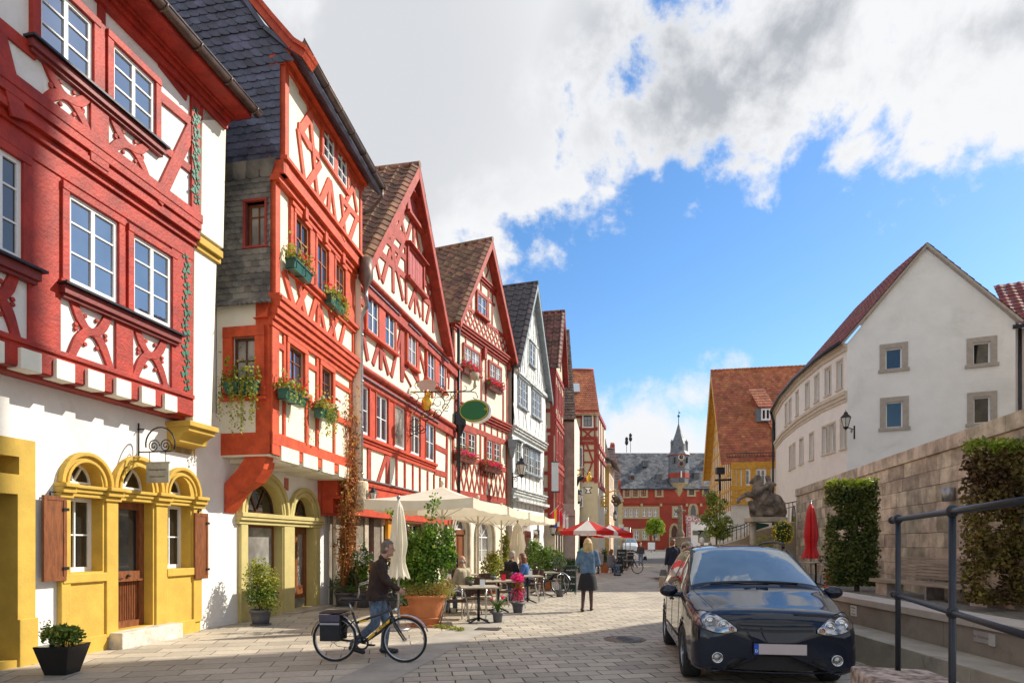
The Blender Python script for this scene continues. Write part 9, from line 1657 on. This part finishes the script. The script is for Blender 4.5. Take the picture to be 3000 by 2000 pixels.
mb.tube([P_(660, 790), P_(700, 805), P_(750, 795), P_(800, 750), P_(860, 730), P_(900, 745), P_(905, 770)], .05, 5); obj('scrollwork', mb, gold, t); mb = MB()
for x, y, r in ((860, 800, 30), (900, 830, 28), (880, 880, 34), (920, 860, 20), (850, 850, 24)): mb.tube([P_(x+r*cos(a*.5)*(1-a/30), y+r*sin(a*.5)*(1-a/30)) for a in range(20)], .05, 5)
mb.ell(P_(885, 835), (.25, .2, .3)); obj('iron_garland', mb, mat('bronze_iron', (.12, .07, .03), .5), t)
t = thing('bakers_sign', 'dark curved iron arm with gilded ring and bird and a white goblet shaped shop sign', 'shop sign', at(1700, 1420, 46)); P_ = lambda x, y: at(*c10(x, y), 46); mb = MB(); mb.tube([P_(375, 720), P_(420, 650), P_(440, 600), P_(500, 570)], [.22, .24, .22, .2], 6); mb.tube([P_(375, 730), P_(320, 770), P_(250, 765)], .05, 5); mb.tube([P_(270, 500), P_(420, 485), P_(520, 500), P_(580, 560)], .02, 4); obj('arm', mb, metal_d, t); mb = MB(); mb.tube([P_(438+28*cos(a*.4), 522+28*sin(a*.4)) for a in range(16)], .05, 5, closed=True); mb.ell(P_(570, 590), (.2, .08, .26)); mb.ell(P_(575, 555), (.09, .06, .28)); obj('gilded_figure', mb, gold, t); fgb = Fr(P_(510, 690)[:2], P_(610, 690)[:2]); mb = MB(); mb.prism([fgb.pix(*c10(x, y)) for x, y in ((500, 690), (612, 690), (580, 728), (600, 765), (522, 765), (542, 728))], fgb, 0, .05); bs = obj('shop_plate', mb, ink, t); mb = MB(); mb.prism([fgb.pix(*c10(x, y)) for x, y in ((518, 697), (594, 697), (568, 728), (585, 757), (537, 757), (554, 728))], fgb, .05, .06); sub('plate_field', mb, white, bs)
for i, (cols, dx_) in enumerate(((('petr', 'gold_', 'petr'), 0), (('blue', 'w', 'petr'), .25), (('or', 'or', 'w'), .55), (('w', 'petr', 'w'), .85))):
    b = at(1612+i*9, 1505+i*9, 37); t = thing('flag', ('red and yellow flag', 'blue and red flag', 'orange flag', 'white and red flag')[i]+' hanging from the front of the dark red timbered house', 'flag', b); cm = {'petr': petr, 'gold_': mat('flag_yellow', (.8, .5, .02), .7), 'blue': mat('flag_blue', (.03, .06, .35), .7), 'w': white, 'or': mat('flag_orange', (.75, .16, .02), .7)}; mb = MB(); mb.tube([b, b+V((.5, -.3, .5))], .015, 5); obj('staff', mb, white, t)
    for k, cn in enumerate(cols): mb = MB(); q = b+V((.08+.14*k, -.05-.08*k, .1+.1*k)); mb.hexa([q+V(v) for v in ((0, 0, -.75), (.14, -.08, -.75), (.14, -.06, -.75), (0, .02, -.75), (0, 0, 0), (.14, -.08, .1), (.14, -.06, .1), (0, .02, 0))]); obj('cloth', mb, cm[cn], t)
# ================================================================ statue, ramp and square furniture
P_ = lambda x, y, d=0.: at(2050+x*.287, 1350+y*.287, 29+d); t = thing('horse_statue', 'dark stone statue of a rearing horse and rider raised on a pillar', 'statue', at(2205, 1600, 29)); mb = MB()
for a, ra, b, rb, d in (((545, 205), .13, (590, 175), .20, 0), ((520, 220), .09, (545, 200), .13, 0), ((590, 185), .22, (600, 300), .34, 0), ((600, 300), .36, (620, 380), .42, 0), ((560, 360), .14, (470, 340), .12, -.15), ((470, 340), .12, (400, 390), .10, -.15), ((400, 390), .10, (392, 415), .10, -.15), ((560, 350), .14, (500, 335), .12, .2), ((640, 400), .44, (760, 420), .46, 0), ((760, 420), .46, (790, 480), .36, 0), ((790, 480), .24, (740, 530), .16, -.2), ((740, 530), .15, (660, 540), .12, -.2), ((830, 430), .2, (850, 520), .22, .1), ((850, 520), .2, (840, 580), .16, .1), ((700, 260), .24, (690, 340), .22, 0), ((690, 165), .13, (700, 190), .14, 0), ((715, 230), .16, (765, 240), .10, -.1), ((680, 330), .15, (640, 400), .13, -.35), ((640, 400), .12, (610, 440), .1, -.35), ((700, 240), .12, (640, 290), .09, -.3), ((640, 290), .09, (610, 350), .08, -.3), ((540, 450), .22, (560, 540), .26, 0), ((560, 540), .26, (680, 560), .22, 0), ((600, 480), .3, (700, 490), .3, 0), ((690, 560), .18, (800, 570), .16, 0), ((520, 430), .15, (545, 500), .18, -.2), ((640, 440), .2, (620, 560), .16, .1)): mb.cap2(P_(*a, d), ra*.86, P_(*b, d), rb*.86, 10)
fuse('figure_group', mb, mat('weathered_dark_stone', (.085, .068, .055), .9, .4, 2.2, .8, 12, col2=(.20, .16, .125)), t, .035, 1); mb = MB(); c = P_(670, 600); mb.box((c.x, c.y, c.z), (1.62*1.0, 1.1, .22)); obj('plinth', mb, stone, t, bev=.03); mb = MB(); q = P_(543, 620); mb.tube([(q.x, q.y, 0), (q.x, q.y, c.z-.11)], .14, 14); obj('pillar', mb, stone, t); mb = MB(); q = P_(790, 620); mb.tube([(q.x, q.y, 0), (q.x, q.y, c.z-.11)], .14, 14); obj('pillar', mb, stone, t)
t = thing('ramp', 'beige walled ramp with grey railings rising behind the car roof', 'ramp', (11.5, 30.6, 0)); frr = Fr((8.6, 30.6), (13.9, 30.6)); pp = lambda x, y: frr.pix(2050+x*.287, 1350+y*.287); mb = MB(); mb.prism([(0, 0), (frr.L, 0), pp(985, 615), pp(560, 720), pp(440, 790), pp(230, 860)], frr, -1.2, 0); obj('ramp_wall', mb, mat('beige_ramp_wall', (.42, .33, .22), .85, .1, 2, .2, 20), t)
def rail(par, pts, h, n):
    mb = MB(); tp_ = [V(frr.P(*p, .04))+V((0, 0, h)) for p in pts]; mb.tube(tp_, .025, 6); mb.tube([q-V((0, 0, h*.25)) for q in tp_], .015, 5)
    for i in range(n+1):
        u = i/n*(len(pts)-1); k = min(int(u), len(pts)-2); a = V(frr.P(*pts[k], .04)).lerp(V(frr.P(*pts[k+1], .04)), u-k); mb.tube([a, a+V((0, 0, h))], .018, 5)
    obj('railing', mb, metal_d, par)
rail(t, [pp(240, 840), pp(440, 780), pp(560, 715)], .62, 9); rail(t, [pp(830, 640), pp(985, 610)], .95, 4)
mb = MB(); a = pp(560, 720); b = pp(750, 660); mb.prism([(a[0], a[1]), (b[0], b[1]), (b[0], b[1]+.1), (a[0], a[1]+.5)], frr, -.6, -.5); obj('green_shelter', mb, mat('dark_green_sheet', (.01, .07, .05), .4), t)
t = thing('iron_sign_post', 'dark iron arm of a guild sign crossing in front of the ochre hall', 'sign', at(2080, 1560, 47)); mb = MB(); P_ = lambda x, y: at(2050+x*.287, 1350+y*.287, 47); mb.tube([P_(155, 195), P_(320, 190)], .08, 5); mb.tube([P_(200, 100), P_(205, 300)], .09, 5); mb.box(P_(208, 100), (.6, .4, .5)); obj('arm', mb, iron, t); mb = MB(); mb.tube([P_(206, 300), (P_(206, 300).x, 47, 0)], .035, 6); obj('post', mb, iron, t)
t = thing('wayside_cross', 'weathered stone crucifix on a column in front of the town hall stair', 'cross', at(1992, 1600, 88)); P_ = lambda x, y: at(1780+x*.2296, 1280+y*.2296, 88); mb = MB(); mb.tube([P_(928, 1300), P_(926, 870)], [.42, .30], 8); mb.tube([P_(860, 945), P_(998, 940)], .20, 6); mb.cap2(P_(930, 1240), .6, P_(925, 1180), .4); mb.box(P_(928, 1330), (2.6, 1.6, 1.2)); fuse('cross_shaft', mb, mat('dark_sandstone', (.20, .15, .10), .9, .3, 3, .5, 20), t, .08, 1)
for x, y0, y1, lab, cl_ in ((1819, 1535, 1612, 'blue and white road sign on a pole left of the vans', 'b'), (1833, 1543, 1610, 'white and blue road sign on the pole nearest the vans', 'b'), (1846, 1545, 1606, 'slim striped pole just left of the cream car', None), (1988*0+1908, 1588, 1604, 'white advertising board leaning by the young tree', 'w')):
    Y = 62 if cl_ != 'w' else 80; b = at(x, y1, Y); e = at(x, y0, Y); t = thing('road_sign' if cl_ != 'w' else 'advertising_board', lab, 'sign', b); mb = MB(); mb.tube([(b.x, b.y, zg(Y)), e], .05, 6); obj('pole', mb, zinc, t)
    if cl_: mb = MB(); mb.box(e+V((0, -.08, -.45)), (.5 if cl_ == 'b' else .9, .04, .9)); sg_ = obj('sign_plate', mb, white, t)
    if cl_ == 'b': mb = MB(); mb.box(e+V((0, -.11, -.62)), (.42, .02, .45)); sub('blue_field', mb, mat('sign_blue', (.02, .10, .45), .5), sg_)
t = thing('traffic_cone', 'squat orange red cone under the left clipped hedge', 'cone', (9.42, 18.6, .3)); mb = MB(); mb.lathe([(0, 0), (.16, 0), (.17, .05), (.13, .08), (.12, .35), (.06, .50), (0, .5)], (9.28, 18.3, .3), 16); obj('cone_body', mb, mat('orange_red_plastic', (.60, .07, .015), .5), t)
